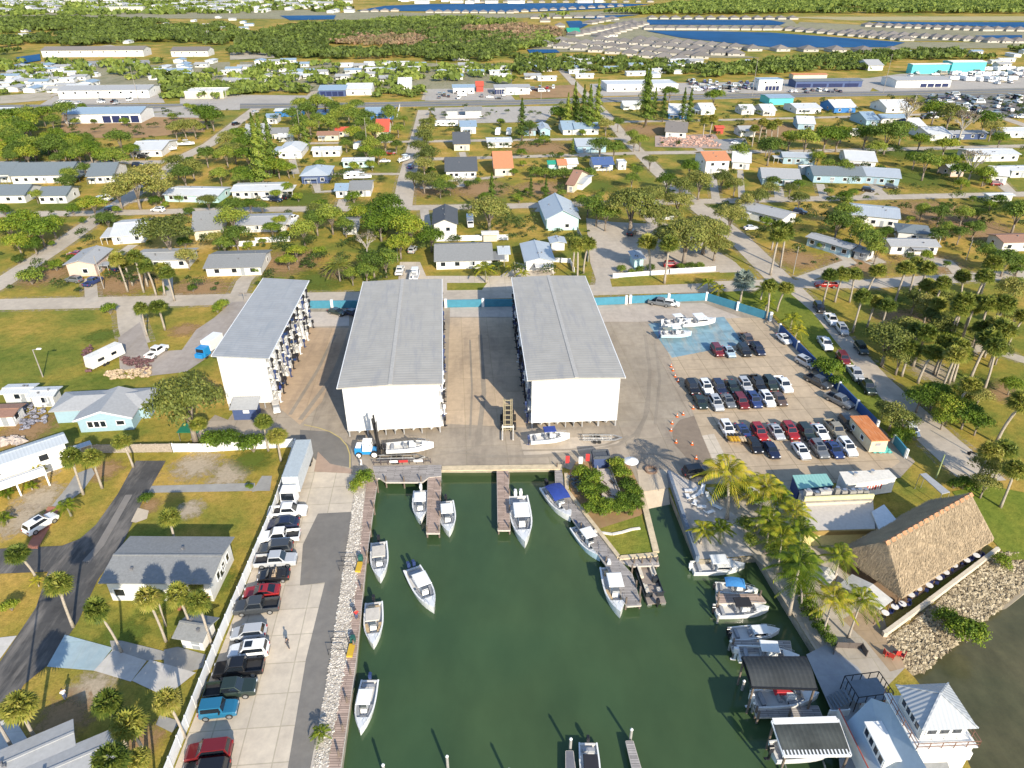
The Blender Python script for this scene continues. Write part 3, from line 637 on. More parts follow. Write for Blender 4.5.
# ------------------------------------------------------------------ houses
WALLS = {'white': mat('white_render', (.66,.645,.61), .8, var=.1, scale=.7, objvar=.25), 'villa': mat('villa_render', (.46,.43,.38), .8, var=.06, objvar=.2), 'cream': mat('cream_render', (.60,.54,.42), .8, var=.07),
 'teal': mat('pale_teal_render', (.42,.60,.60), .8, var=.06), 'navy': mat('navy_siding', (.055,.085,.19), .7, var=.1), 'blue': mat('blue_grey_siding', (.30,.43,.50), .8, var=.06),
 'pink': mat('pink_render', (.60,.45,.38), .8, var=.1), 'grey': mat('grey_siding', (.48,.49,.49), .8, var=.08), 'strong_blue': mat('strong_blue_paint', (.03,.17,.45), .6, var=.1),
 'bright_teal': mat('bright_teal_metal', (.10,.52,.52), .6, var=.08), 'red': mat('red_siding', (.42,.07,.05), .7, var=.15)}
ROOFS = {'white': ribbed('white_metal_roof', (.60,.61,.61), .5, 'X', .5), 'grey': mat('grey_shingles', (.235,.24,.24), .9, var=.14, scale=3, bump=.3),
 'lightgrey': mat('light_grey_roof', (.36,.365,.37), .8, var=.1, scale=2), 'dark': mat('dark_shingles', (.085,.095,.11), .9, var=.18, scale=3, bump=.3),
 'slate': mat('slate_shingles', (.16,.19,.21), .9, var=.15, scale=3), 'brown': mat('brown_shingles', (.30,.17,.12), .9, var=.15, scale=3), 'taupe': mat('taupe_tiles', (.20,.18,.165), .9, var=.12, scale=1.5, objvar=.25),
 'orange': mat('terracotta_tiles', (.52,.22,.11), .85, var=.15, scale=3), 'red': mat('red_tiles', (.55,.10,.06), .85, var=.15, scale=3),
 'blue': mat('blue_grey_metal', (.27,.36,.45), .5, var=.1), 'metal': ribbed('grey_blue_metal_roof', (.42,.46,.50), .5, 'X', .4, var=.05), 'navy': mat('navy_metal', (.08,.13,.28), .5, var=.1), 'pale': mat('pale_membrane', (.68,.66,.62), .8, var=.1, scale=1.0),
 'green': mat('green_metal', (.03,.30,.20), .6, var=.1)}
GLASS = plain('window_glass', (.015,.02,.028), .08, 0, .8); FRAME = plain('window_frame_white', (.8,.8,.78), .5)
DARKV = mat('vent_metal', (.16,.16,.17), .6); DOOR = mat('door_paint', (.30,.32,.34), .6, var=.1)
def roof_mesh(w, d, h, kind, pitch, ov=.6):
    b = MB(); x, y = w/2+ov, d/2+ov
    if kind == 'flat':
        b.box(-w/2-.15, w/2+.15, -d/2-.15, d/2+.15, h, h+.28)
        for a in (((-w/2,-d/2),(w/2,-d/2)),((-w/2,d/2),(w/2,d/2)),((-w/2,-d/2),(-w/2,d/2)),((w/2,-d/2),(w/2,d/2))):
            b.bar((*a[0],h+.38),(*a[1],h+.38),.25,.24)
        return b
    if kind == 'gable':
        r = y*pitch; t = .14
        b.add([(-x,-y,h),(x,-y,h),(x,0,h+r),(-x,0,h+r),(-x,y,h),(x,y,h)], [(0,1,2,3),(3,2,5,4)])
        b.add([(-x,-y,h-t),(x,-y,h-t),(x,0,h+r-t),(-x,0,h+r-t),(-x,y,h-t),(x,y,h-t)], [(3,2,1,0),(4,5,2,3)])
        b.add([(-x,-y,h),(x,-y,h),(x,-y,h-t),(-x,-y,h-t)], [(0,3,2,1)]); b.add([(-x,y,h),(x,y,h),(x,y,h-t),(-x,y,h-t)], [(0,1,2,3)])
        for s in (-x, x): b.add([(s,-y,h),(s,0,h+r),(s,0,h+r-t),(s,-y,h-t)], [(0,1,2,3)]); b.add([(s,y,h),(s,0,h+r),(s,0,h+r-t),(s,y,h-t)], [(3,2,1,0)])
        b.bar((-x,0,h+r+.03),(x,0,h+r+.03),.3,.1)
        return b
    rl = max(.2, x - y) if x > y else .2; rw = max(.0, y - x) if y > x else 0; r = min(x, y)*pitch
    if x >= y: A, B = (-rl,0,h+r), (rl,0,h+r)
    else: A, B = (0,-rw,h+r), (0,rw,h+r)
    c = [(-x,-y,h),(x,-y,h),(x,y,h),(-x,y,h)]
    if x >= y: f = [(0,1,5,4),(1,2,5),(2,3,4,5),(3,0,4)]
    else: f = [(0,1,4),(1,2,5,4),(2,3,5),(3,0,4,5)]
    b.add(c + [A,B], f); b.add(c + [(p[0],p[1],h-.15) for p in c], [(0,4,5,1),(1,5,6,2),(2,6,7,3),(3,7,4,0),(7,6,5,4)])
    return b
def wall_mesh(w, d, h, kind, pitch, ov=.6):
    b = MB()
    if kind == 'gable':
        r = (d/2+ov)*pitch*(d/2)/(d/2+ov) - .02; hh = h + ov*pitch - .16
        x, y = w/2, d/2
        b.add([(-x,-y,0),(x,-y,0),(x,y,0),(-x,y,0),(-x,-y,hh),(x,-y,hh),(x,y,hh),(-x,y,hh),(-x,0,hh+r),(x,0,hh+r)],
              [(0,1,5,4),(2,3,7,6),(1,2,6,9,5),(3,0,4,8,7)])
    else: b.box(-w/2, w/2, -d/2, d/2, 0, h-.05)
    return b
def window(t, x, z, y, ww, hh, face=0):
    """a framed pane set on a wall: face 0 front (-y), 1 right (+x), 2 left (-x)"""
    b = MB(); e = .05
    def bx(bb, x0, x1, z0, z1, o0, o1):
        if face == 0: bb.box(x0, x1, y-o1, y-o0, z0, z1)
        elif face == 1: bb.box(y+o0, y+o1, x0, x1, z0, z1)
        else: bb.box(-y-o1, -y-o0, x0, x1, z0, z1)
    f = MB(); k = .12
    bx(f, x-ww/2-k, x+ww/2+k, z+hh, z+hh+k, .004, .07); bx(f, x-ww/2-k, x+ww/2+k, z-k, z, .004, .09)
    bx(f, x-ww/2-k, x-ww/2, z+.001, z+hh-.001, .004, .07); bx(f, x+ww/2, x+ww/2+k, z+.001, z+hh-.001, .004, .07)
    w = f.build('window', FRAME, t); bx(b, x-ww/2+.002, x+ww/2-.002, z+.002, z+hh-.002, .01, .03); bx(f, x-.03, x+.03, z+.01, z+hh-.01, .04, .06)
    b.build('pane', GLASS, w); return w
NH = [0]; FOOT = []
def house_at(x, y, w, d, yaw, roof, wall, label, kind='gable', h=2.6, pitch=.32, name='house', cat='house', turn=False, win=3, group=None, door=True, sides=True, unit=None):
    t = thing(name, label, cat, (x, y, 0), yaw + (math.pi/2 if turn else 0), group); NH[0] += 1; FOOT.append((x, y, max(w,d)*.62+.8))
    if turn: w, d = d, w
    W = WALLS[wall]; wall_mesh(w, d, h, kind, pitch).build('wall', W, t); roof_mesh(w, d, h, kind, pitch).build('roof', ROOFS[roof], t)
    rr = Random(NH[0]); hz = .95 if h < 4.5 else h-2.2
    if win:
        n = win if w > 9 else max(1, win-1)
        for i in range(n):
            window(t, (-w/2 + w*(i+.5)/n + rr.uniform(-.5,.5)), hz, -d/2, 1.3 if w > 9 else 1.1, 1.15)
        if sides:
            window(t, rr.uniform(-.2,.2)*d, hz, w/2, 1.2, 1.1, 1); window(t, rr.uniform(-.2,.2)*d, hz, w/2, 1.2, 1.1, 2)
            if turn: pass
    if win and name == 'house' and W is not WALLS['villa'] and w > 6 and rr.random() < .6:
        b = MB(); pm = rr.choice((ROOFS['white'], ROOFS['pale'], ROOFS['metal'], ROOFS[roof]))
        if rr.random() < .5:
            pw, pd = rr.uniform(2.5, min(5.5, w*.6)), rr.uniform(1.8,2.8); cx = rr.uniform(-1,1)*(w-pw)/2; bx = (cx-pw/2, cx+pw/2, -d/2-pd, -d/2-.01)
        else:
            pw, pd = rr.uniform(2.8,4.0), d*rr.uniform(.45,.8); s_ = rr.choice((-1,1)); bx = (w/2+.01, w/2+pw, -d/2+.3, -d/2+.3+pd) if s_ > 0 else (-w/2-pw, -w/2-.01, -d/2+.3, -d/2+.3+pd)
        b.box(*bx, 2.18, 2.3)
        for q in ((bx[0]+.15,bx[2]+.15),(bx[1]-.15,bx[2]+.15),((bx[0]+bx[1])/2,bx[2]+.15)): b.box(q[0]-.06,q[0]+.06,q[1]-.06,q[1]+.06,.02,2.18)
        b.build('porch', pm, t)
    if win and kind != 'flat' and W is not WALLS['villa']:
        for i in range(2):
            b = MB(); vx, vy = rr.uniform(-.35,.35)*w, rr.uniform(-.32,.32)*d; zr = h + (d/2+.6-abs(vy))*pitch if kind == 'gable' else h + min(w/2+.6-abs(vx), d/2+.6-abs(vy))*pitch; b.box(vx-.16,vx+.16,vy-.16,vy+.16,zr-.1,zr+.32); b.build('roof_vent', DARKV, t)
    if door and win:
        b = MB(); dx = rr.choice((-1,1))*w/n*.5 if n > 1 else w*.22
        dx = max(-w/2+1, min(w/2-1, dx if n % 2 == 0 else dx*1.0)); 
        b.box(dx-.5, dx+.5, -d/2-.05, -d/2-.004, .12, 2.1); b.build('door', DOOR, t)
    return t
def house(x0, y0, x1, y1, roof, wall, label, kind='gable', h=2.6, pitch=.30, yaw=None, **kw):
    """house from the box its walls and roof fill in the photograph (x0..x1, roof back edge y0, front wall foot y1)"""
    yaw = YAW if yaw is None else RAD(yaw); cx = (x0+x1)/2
    fx, fy = G(cx, y1); bx, by = G(cx, y0, h); W = (x1-x0)/pxm((fx+bx)/2, (fy+by)/2, h*.6); D = max(3.5, by-fy)
    c, s = abs(math.cos(yaw)), abs(math.sin(yaw)); k = c*c - s*s
    w = (W*c - D*s)/k; d = (D*c - W*s)/k; w = max(w, 3); d = max(min(d, 22), 3.2)
    return house_at(fx + (bx-fx)*.5, fy + D/2, w-.5, d-.5, yaw, roof, wall, label, kind, h, pitch, **kw)
# ------------------------------------------------------------------ vehicles
CARC = {'white':(.80,.80,.79),'black':(.012,.012,.014),'silver':(.48,.49,.50),'grey':(.16,.17,.18),'dark grey':(.055,.06,.065),'red':(.33,.018,.02),'dark red':(.16,.012,.015),
        'navy':(.015,.022,.055),'blue':(.03,.055,.17),'bright blue':(.02,.15,.27),'dark green':(.025,.04,.033),'tan':(.34,.30,.22),'brown':(.12,.08,.06),'light blue':(.42,.53,.60)}
def paint(c): return plain('car_paint_'+c.replace(' ','_'), CARC[c], .32, .1 if c not in ('white',) else 0, .5, .6)
TYRE = plain('tyre_rubber', (.02,.02,.02), .85); RIM = plain('alloy_rim', (.45,.46,.47), .35, .7); TRIM = plain('black_trim', (.02,.02,.022), .6)
HEADL = plain('headlight_lens', (.75,.77,.8), .15, 0, .8); TAILL = plain('tail_light_lens', (.40,.015,.01), .3); BED = plain('bed_liner', (.03,.03,.032), .8)
CGLASS = plain('car_glass', (.012,.016,.022), .05, 0, .9)
SPEC = {  # length, width, belt height, total height, greenhouse x (rear base, rear top, front top, front base), hood height, tail height
 'sedan': (4.75,1.84,.98,1.45,-1.75,-1.05,.35,1.15,.88,.98), 'hatchback': (4.3,1.80,1.0,1.52,-1.95,-1.6,.45,1.15,.92,1.0), 'SUV': (4.75,1.92,1.12,1.76,-2.2,-1.95,.45,1.1,1.05,1.12),
 'pickup': (5.75,2.0,1.18,1.90,-.95,-.75,.75,1.45,1.15,1.12), 'coupe': (4.7,1.88,.92,1.35,-1.85,-.75,.2,1.0,.86,.98), 'jeep': (4.1,1.85,1.15,1.85,-1.85,-1.8,.45,.72,1.12,1.1),
 'convertible': (4.2,1.85,1.0,1.40,-1.2,-.2,.55,1.0,.94,1.0), 'van': (5.6,2.0,1.3,2.4,-2.75,-2.65,1.3,2.2,1.2,1.3)}
def make_car(typ, color):
    L, W, zb, H, g0, g1, g2, g3, hood, tail = SPEC[typ]; hw = W/2
    t = thing('parked_car', 'x', 'car'); pm = paint(color); b = MB()
    def ring(x, k, zt, z0=.28):
        w = hw*k; return [(x,-w*.93,z0),(x,-w,z0+.22),(x,-w,zt-.16),(x,-w*.93,zt),(x,w*.93,zt),(x,w,zt-.16),(x,w,z0+.22),(x,w*.93,z0)]
    xe = L/2
    if typ == 'pickup':
        st = [(g0+.05,1,zb),(g3,1,zb),(g3+.35,.99,hood),(xe-.25,.96,hood-.06),(xe-.04,.9,hood-.2),(xe,.86,.72)]
        b.loft([ring(*s) for s in st])
        for s in (-1,1): b.box(-xe+.02, g0+.05, min(s*hw,s*(hw-.14)), max(s*hw,s*(hw-.14)), .42, tail)
        b.box(-xe, -xe+.1, -hw, hw, .42, tail)
        fl = MB(); fl.box(-xe+.1, g0+.05, -hw+.14, hw-.14, .5, .68); fl.build('cargo_bed', BED, t)
    else:
        st = [(-xe,.84,.70),(-xe+.06,.92,tail-.14),(-xe+.3,.97,tail),(g0+.2,1,zb),(g3,1,zb-.02),(g3+.3,.99,hood),(xe-.35,.95,hood-.07),(xe-.06,.88,hood-.22),(xe,.82,.62)]
        b.loft([ring(*s) for s in st])
    gw0, gw1 = hw*.93, hw*.76
    q = [(g0,-gw0,zb-.02),(g3,-gw0,zb-.03),(g3,gw0,zb-.03),(g0,gw0,zb-.02),(g1,-gw1,H),(g2,-gw1,H),(g2,gw1,H),(g1,gw1,H)]
    if typ != 'convertible': b.add(q, [(4,5,6,7),(0,1,5,4),(1,2,6,5),(2,3,7,6),(3,0,4,7)])
    b.build('body', pm, t, False, .035)
    V = [Vector(p) for p in q]
    def pane(name, a, bb, c, d, sx=.10, sz=.12, off=.02, par=t):
        n = (bb-a).cross(d-a).normalized()*off; m = MB()
        def at(u, v): return (a*(1-u)+bb*u)*(1-v) + (d*(1-u)+c*u)*v
        c4 = [at(sx,sz), at(1-sx,sz), at(1-sx,1-sz), at(sx,1-sz)]
        m.add([p+n*.2 for p in c4]+[p+n for p in c4], [(4,5,6,7),(0,1,5,4),(1,2,6,5),(2,3,7,6),(3,0,4,7)]); m.build(name, CGLASS, par)
    pane('windscreen', V[1], V[2], V[6], V[5], .05, .08)
    if typ == 'convertible':
        m = MB(); m.box(g0, g3-.5, -hw*.78, hw*.78, zb-.01, zb+.02); m.build('cabin', TRIM, t)
        m = MB()
        for s in (-.42,.42): m.box(-.25,.15,s-.25,s+.25,zb+.02,zb+.12); m.box(-.4,-.25,s-.25,s+.25,zb+.02,zb+.55)
        m.build('seat', mat('tan_leather', (.4,.3,.2), .6), t)
        m = MB(); m.box(g0-.5,g0,-hw*.75,hw*.75,zb-.01,zb+.16); m.build('folded_roof', TRIM, t)
    else:
        pane('rear_window', V[3], V[0], V[4], V[7], .07, .12)
        pane('side_window', V[0], V[1], V[5], V[4], .07, .14); pane('side_window', V[2], V[3], V[7], V[6], .07, .14)
        if typ in ('SUV','van','coupe','sedan') and color in ('white','silver','grey','red','light blue','blue') and typ != 'van':
            m = MB(); m.box(g1*.3, g2-.15, -gw1*.62, gw1*.62, H+.004, H+.02); m.build('sunroof', CGLASS, t)
    wx = L*.305; wr = .40 if typ in ('pickup','jeep','SUV') else .34
    for x in (-wx, wx):
        for s in (-1, 1):
            m = MB(); y = s*(hw-.10); m.tube([(x,y-.12,wr),(x,y+.12,wr)], wr, 14, 0); yo = y+s*.125
            m.tube([(x,yo-.004,wr),(x,yo+.004,wr)], wr*.62, 12, 1); m.build('wheel', [TYRE, RIM], t)
    for s in (-1,1):
        m = MB(); m.box(xe-.13, xe-.015, min(s*hw*.52,s*hw*.84), max(s*hw*.52,s*hw*.84), .66, .80 if typ != 'pickup' else .98); m.build('headlight', HEADL, t)
        m = MB(); m.box(-xe-.012, -xe+.1, min(s*hw*.60,s*hw*.90), max(s*hw*.60,s*hw*.90), .74, .94); m.build('tail_light', TAILL, t)
    for x0, x1 in ((xe-.06, xe+.015), (-xe-.015, -xe+.06)): m = MB(); m.box(x0, x1, -hw*.8, hw*.8, .34, .5); m.build('bumper', TRIM, t)
    for s in (-1,1):
        m = MB(); y = s*(hw+.09); m.box(g3-.45, g3-.3, y-.1, y+.1, zb-.02, zb+.14); m.build('mirror', TRIM if typ == 'jeep' else pm, t)
    if typ == 'jeep':
        m = MB(); m.tube([(-xe-.2,0,.95),(-xe-.01,0,.95)], .36, 12, 0); m.build('spare_wheel', TYRE, t)
    return t
def car(typ, color, px, py, head, label, group='cars parked in the car park', sc=1.0):
    """head: direction of the bonnet in degrees, 0 = picture right, 90 = away"""
    pr = proto(('car', typ, color), lambda: make_car(typ, color)); x, y = G(px, py, .6)
    o = place(pr, (x, y, .07), RAD(head), label, group, sc)
    o['category'] = {'pickup':'pickup truck','van':'van','jeep':'off-road car'}.get(typ, 'car'); return o
# ------------------------------------------------------------------ boats
GEL = plain('white_gelcoat', (.80,.80,.78), .25, 0, .5, .3); DECKM = mat('boat_deck', (.66,.64,.60), .6, var=.06); HULLB = plain('black_hull', (.03,.035,.04), .3); HULLBL = plain('pale_blue_hull', (.45,.60,.68), .3)
HULLN = plain('navy_hull', (.02,.05,.15), .3)
CUSH = mat('grey_cushion', (.30,.31,.33), .8); CUSHT = mat('tan_cushion', (.52,.38,.22), .8); ENGB = plain('black_cowling', (.02,.02,.024), .3); ENGW = plain('white_cowling', (.75,.75,.75), .3); ENGN = plain('navy_cowling', (.03,.05,.14), .3)
CANVB = mat('blue_canvas', (.025,.055,.26), .8, var=.15); CANVL = mat('bright_blue_canvas', (.06,.25,.55), .8, var=.1); CANVK = mat('black_canvas', (.025,.025,.03), .8); CANVT = mat('beige_canvas', (.55,.50,.43), .8); ALU = plain('aluminium_tube', (.6,.6,.6), .35, .8)
def hullform(L, B, n=12):
    st = []
    for i in range(n+1):
        t = i/n; hb = B/2*(.92+.08*min(1,t/.3))*(1-max(0,(t-.42)/.58)**2.3) + .015; st.append((-L/2+L*t, hb, .72*(L/7.5)**.5+.42*t*t, -.35+.75*max(0,(t-.65)/.35)**2))
    return st
def motor(t, x, y, m, sc=1.0, tilt=0.0):
    b = MB(); c = [( -.42,.16,.55),(-.5,.2,.8),(-.48,.22,1.1),(-.38,.2,1.32),(-.30,.12,1.42)]
    b.loft([[(x-.02+k*0-.55*sc, y-w*sc, z*sc+.1),(x+.0*sc-.05, y-w*sc, z*sc+.1),(x-.05, y+w*sc, z*sc+.1),(x-.55*sc, y+w*sc, z*sc+.1)] for k,w,z in c])
    b.box(x-.38*sc, x-.14*sc, y-.08, y+.08, -.75, .6*sc+.1); b.box(x-.75*sc, x-.1*sc, y-.16, y+.16, -.55, -.5)
    return b.build('outboard_motor', m, t, False, .05)
def make_boat(L, B, top=None, topm=None, hullm=None, eng=(1,'b'), cush=None, console=True, seats=True, cabin=False, cover=None):
    t = thing('motor_boat', 'x', 'boat'); st = hullform(L, B); b = MB(); hm = hullm or GEL
    b.loft([[(x,-hb,zs),(x,-hb*.97,zs-.12),(x,-hb*.86,.02),(x,0,zk),(x,hb*.86,.02),(x,hb*.97,zs-.12),(x,hb,zs)] for x,hb,zs,zk in st], 0, False, False)
    x,hb,zs,zk = st[0]; b.add([(x,-hb,zs-.16),(x,-hb*.86,.02),(x,0,zk),(x,hb*.86,.02),(x,hb,zs-.16)], [(0,1,2,3,4)])
    gi = lambda hb: max(hb-.20, .0)
    for s in (-1,1):
        for (x,hb,zs,zk),(x2,hb2,zs2,zk2) in zip(st, st[1:]):
            b.add([(x,s*hb,zs),(x2,s*hb2,zs2),(x2,s*gi(hb2),zs2+.03),(x,s*gi(hb),zs+.03)], [(0,1,2,3)], 1)
    b.build('hull', [hm, GEL], t, False)
    d = MB(); sole = .34; cut = 9
    ss = st[:cut+1]
    for (x,hb,zs,zk),(x2,hb2,zs2,zk2) in zip(ss, ss[1:]):
        d.add([(x,-gi(hb),sole),(x2,-gi(hb2),sole),(x2,gi(hb2),sole),(x,gi(hb),sole)], [(0,1,2,3)])
        for s in (-1,1): d.add([(x,s*gi(hb),sole),(x2,s*gi(hb2),sole),(x2,s*gi(hb2),zs2+.03),(x,s*gi(hb),zs+.03)], [(0,1,2,3)])
    x,hb,zs,zk = st[cut]; d.add([(x,-gi(hb),sole),(x,gi(hb),sole),(x,gi(hb),zs+.03),(x,-gi(hb),zs+.03)], [(0,1,2,3)])
    x0,hb0,zs0,_ = st[0]; d.box(x0+.02, x0+.28, -hb0*.95, hb0*.95, sole, zs0-.05)
    d.build('deck', DECKM, t)
    f = MB(); ss = st[cut:]
    for (x,hb,zs,zk),(x2,hb2,zs2,zk2) in zip(ss, ss[1:]): f.add([(x,-gi(hb),zs+.028),(x2,-gi(hb2),zs2+.028),(x2,gi(hb2),zs2+.028),(x,gi(hb),zs+.028)], [(0,1,2,3)])
    f.box(st[cut][0]+.1, st[cut][0]+.5, -.22, .22, st[cut][2]+.03, st[cut][2]+.07); fo = f.build('foredeck', GEL, t)
    cm = cush or CUSH
    if cabin:
        c = MB(); c.taper(-L*.08, L*.30, -B*.36, B*.36, sole, 1.35, .25, .12); c.build('cabin', GEL, t)
        c = MB(); c.taper(-L*.06, L*.22, -B*.37, B*.37, 1.05, 1.33, .17, .06); c.build('cabin_window', CGLASS, t)
    elif console:
        c = MB(); c.taper(-L*.02, L*.14, -.45, .45, sole, 1.45, .1, .06); co_ = c.build('console', GEL, t)
        w = MB(); w.add([(L*.135,-.42,1.3),(L*.135,.42,1.3),(L*.095,.36,1.85),(L*.095,-.36,1.85)], [(0,1,2,3)]); w.add([(L*.135-.03,-.42,1.3),(L*.135-.03,.42,1.3),(L*.095-.03,.36,1.85),(L*.095-.03,-.36,1.85)], [(3,2,1,0)]); w.build('windscreen', CGLASS, co_)
    if seats:
        c = MB(); c.box(-L*.13, -L*.07, -.48, .48, sole, .95); c.box(-L*.145, -L*.125, -.48, .48, .95, 1.3); c.build('seat', cm, t)
        for s in (-1,1):
            c = MB()
            for k in (6,7,8):
                x,hb,zs,zk = st[k]; x2,hb2,_,_ = st[k+1]
                c.add([(x,s*gi(hb),.80),(x2,s*gi(hb2),.80),(x2,s*max(0.03,gi(hb2)-.42),.80),(x,s*max(.08,gi(hb)-.42),.80),(x,s*max(.08,gi(hb)-.42),sole),(x2,s*max(.03,gi(hb2)-.42),sole)], [(0,1,2,3),(3,2,5,4)])
            c.build('bow_cushion', cm, t)
        c = MB(); c.box(-L*.40, -L*.34, -B*.30, B*.30, sole, .85); c.build('stern_seat', cm, t)
    if top == 'hard':
        c = MB(); x0, x1, w, z = -L*.17, L*.14, B*.36, 2.25
        c.taper(x0, x1, -w, w, z, z+.09, .1, .08); hd = c.build('hard_top', topm or GEL, t, False, .03)
        c = MB()
        for x in (x0+.25, x1-.3):
            for s in (-1,1): c.tube([(x*.8, s*.5, sole), (x, s*(w-.15), z)], .035, 6)
        c.build('top_frame', ALU, t)
    elif top == 'canvas':
        c = MB(); x0, x1, w, z = -L*.30, L*.16, B*.44, 2.0; n = 8
        c.loft([[(x0+(x1-x0)*i/n, -w+2*w*j/8, z+.28*math.sin(math.pi*i/n)**.6+.16*math.sin(math.pi*j/8)) for j in range(9)] for i in range(n+1)], 0, False, False)
        c.loft([[(x0+(x1-x0)*i/n, -w+2*w*j/8, z-.03+.28*math.sin(math.pi*i/n)**.6+.16*math.sin(math.pi*j/8)) for j in range(9)][::-1] for i in range(n+1)], 0, False, False)
        c.build('canvas_top', topm or CANVB, t, True)
        c = MB()
        for s in (-1,1):
            for x in (x0+.05, (x0+x1)/2, x1-.05): c.tube([(-L*.07, s*B*.42, .75), (x, s*w, z)], .025, 6)
        c.build('top_frame', ALU, t)
    n, e = eng; em = {'b':ENGB,'w':ENGW,'n':ENGN,'g':CUSH}[e]
    for i in range(n): motor(t, -L/2+.02, (i-(n-1)/2)*.75, em, 1.05 if L > 7 else .9)
    if top != 'cover':
        c = MB()
        for s in (-1,1):
            pts = [(st[k][0], s*(st[k][1]*.9), st[k][2]+.38) for k in (8,9,10,11)]; c.tube(pts, .022, 5)
            for p in pts: c.tube([(p[0],p[1],p[2]-.38), p], .018, 4)
        c.build('bow_rail', ALU, t)
    return t
def make_pontoon():
    t = thing('pontoon_boat', 'x', 'boat'); b = MB()
    for s in (-1,1): b.tube([(-3.6,s*.95,0),(2.9,s*.95,0),(3.6,s*.95,.3)], [.34,.34,.05], 10); 
    b.build('pontoon', ALU, t)
    b = MB(); b.box(-3.7,3.5,-1.25,1.25,.36,.46); b.build('deck', mat('taupe_vinyl_deck', (.30,.25,.21), .8), t)
    b = MB()
    for a, c in (((-2.5,-1.2),(3.0,-1.2)),((-2.5,1.2),(3.0,1.2)),((3.0,-1.2),(3.4,-.7)),((3.0,1.2),(3.4,.7)),((3.4,-.7),(3.4,.7)),((-2.5,-1.2),(-2.5,-.3)),((-2.5,1.2),(-2.5,.3))): b.bar((*a,.8),(*c,.8),.06,.66)
    b.build('side_panel', HULLB, t)
    b = MB(); b.box(.9,3.0,-1.15,-.6,.46,.85); b.box(.9,3.0,.6,1.15,.46,.85); b.box(-2.3,-.6,.55,1.15,.46,.85); b.box(-2.3,-1.2,-1.15,-.55,.46,.85)
    b.box(.9,3.0,-1.17,-1.0,.85,1.15); b.box(.9,3.0,1.0,1.17,.85,1.15); b.box(-2.3,-.6,1.0,1.17,.85,1.15); b.build('seat', mat('ivory_vinyl', (.62,.56,.46), .6), t)
    b = MB(); b.taper(-.1,.5,-1.1,-.4,.46,1.25,.08,.05); b.build('console', HULLB, t)
    motor(t, -3.6, 0, ENGB, 1.0)
    b = MB(); b.tube([(-2.4,-1.1,1.1),(-3.1,-1.1,1.9),(-3.1,1.1,1.9),(-2.4,1.1,1.1)], .05, 6); b.build('folded_top', CANVK, t)
    return t
BOATN = [0]
def boat(key, px, py, head, label, z=None, group=None, **kw):
    fresh = ('boat', key) not in PROTO
    pr = proto(('boat', key), lambda: BOATS[key]())
    zz = WZ if z is None else z; x, y = G(px, py, zz+.6)
    o = place(pr, (x, y, zz), RAD(head), label, group, kw.get('sc')); return o
BOATS = {
 'cc_hard': lambda: make_boat(7.2, 2.5, 'hard', eng=(1,'w')), 'cc_hard_b': lambda: make_boat(7.4, 2.55, 'hard', eng=(1,'b')), 'cc_twin': lambda: make_boat(8.2, 2.7, 'hard', eng=(2,'n')),
 'bay': lambda: make_boat(7.6, 2.55, None, eng=(1,'w')), 'sport': lambda: make_boat(9.6, 2.9, 'hard', eng=(2,'w')), 'beige_hard': lambda: make_boat(7.4, 2.5, 'hard', CANVT, eng=(1,'b')),
 'bow_rider': lambda: make_boat(7.4, 2.6, 'hard', CANVT, eng=(1,'b'), cush=CUSHT), 'tan_seats': lambda: make_boat(7.6, 2.6, 'hard', eng=(1,'w'), cush=CUSHT), 'deck_canvas': lambda: make_boat(7.4, 2.7, 'canvas', CANVB, eng=(1,'b')),
 'pale_blue': lambda: make_boat(7.0, 2.5, 'hard', hullm=HULLBL, eng=(1,'n')), 'cuddy': lambda: make_boat(8.4, 2.9, 'hard', cabin=True, eng=(1,'w')), 'cuddy_rail': lambda: make_boat(8.0, 2.8, None, cabin=True, eng=(2,'b')),
 'bimini_blue': lambda: make_boat(7.0, 2.5, 'canvas', CANVL, eng=(1,'b')), 'black_top': lambda: make_boat(8.2, 2.7, 'hard', CANVK, eng=(1,'b')), 'navy_blacktop': lambda: make_boat(7.8, 2.7, 'hard', CANVK, hullm=HULLN, eng=(1,'b')),
 'open_dry': lambda: make_boat(8.0, 2.6, None, eng=(1,'b')), 'navy_eng': lambda: make_boat(7.6, 2.6, 'hard', eng=(1,'n')), 'dry_navy': lambda: make_boat(7.0, 2.5, 'hard', CANVB, eng=(1,'n')), 'pontoon': make_pontoon}
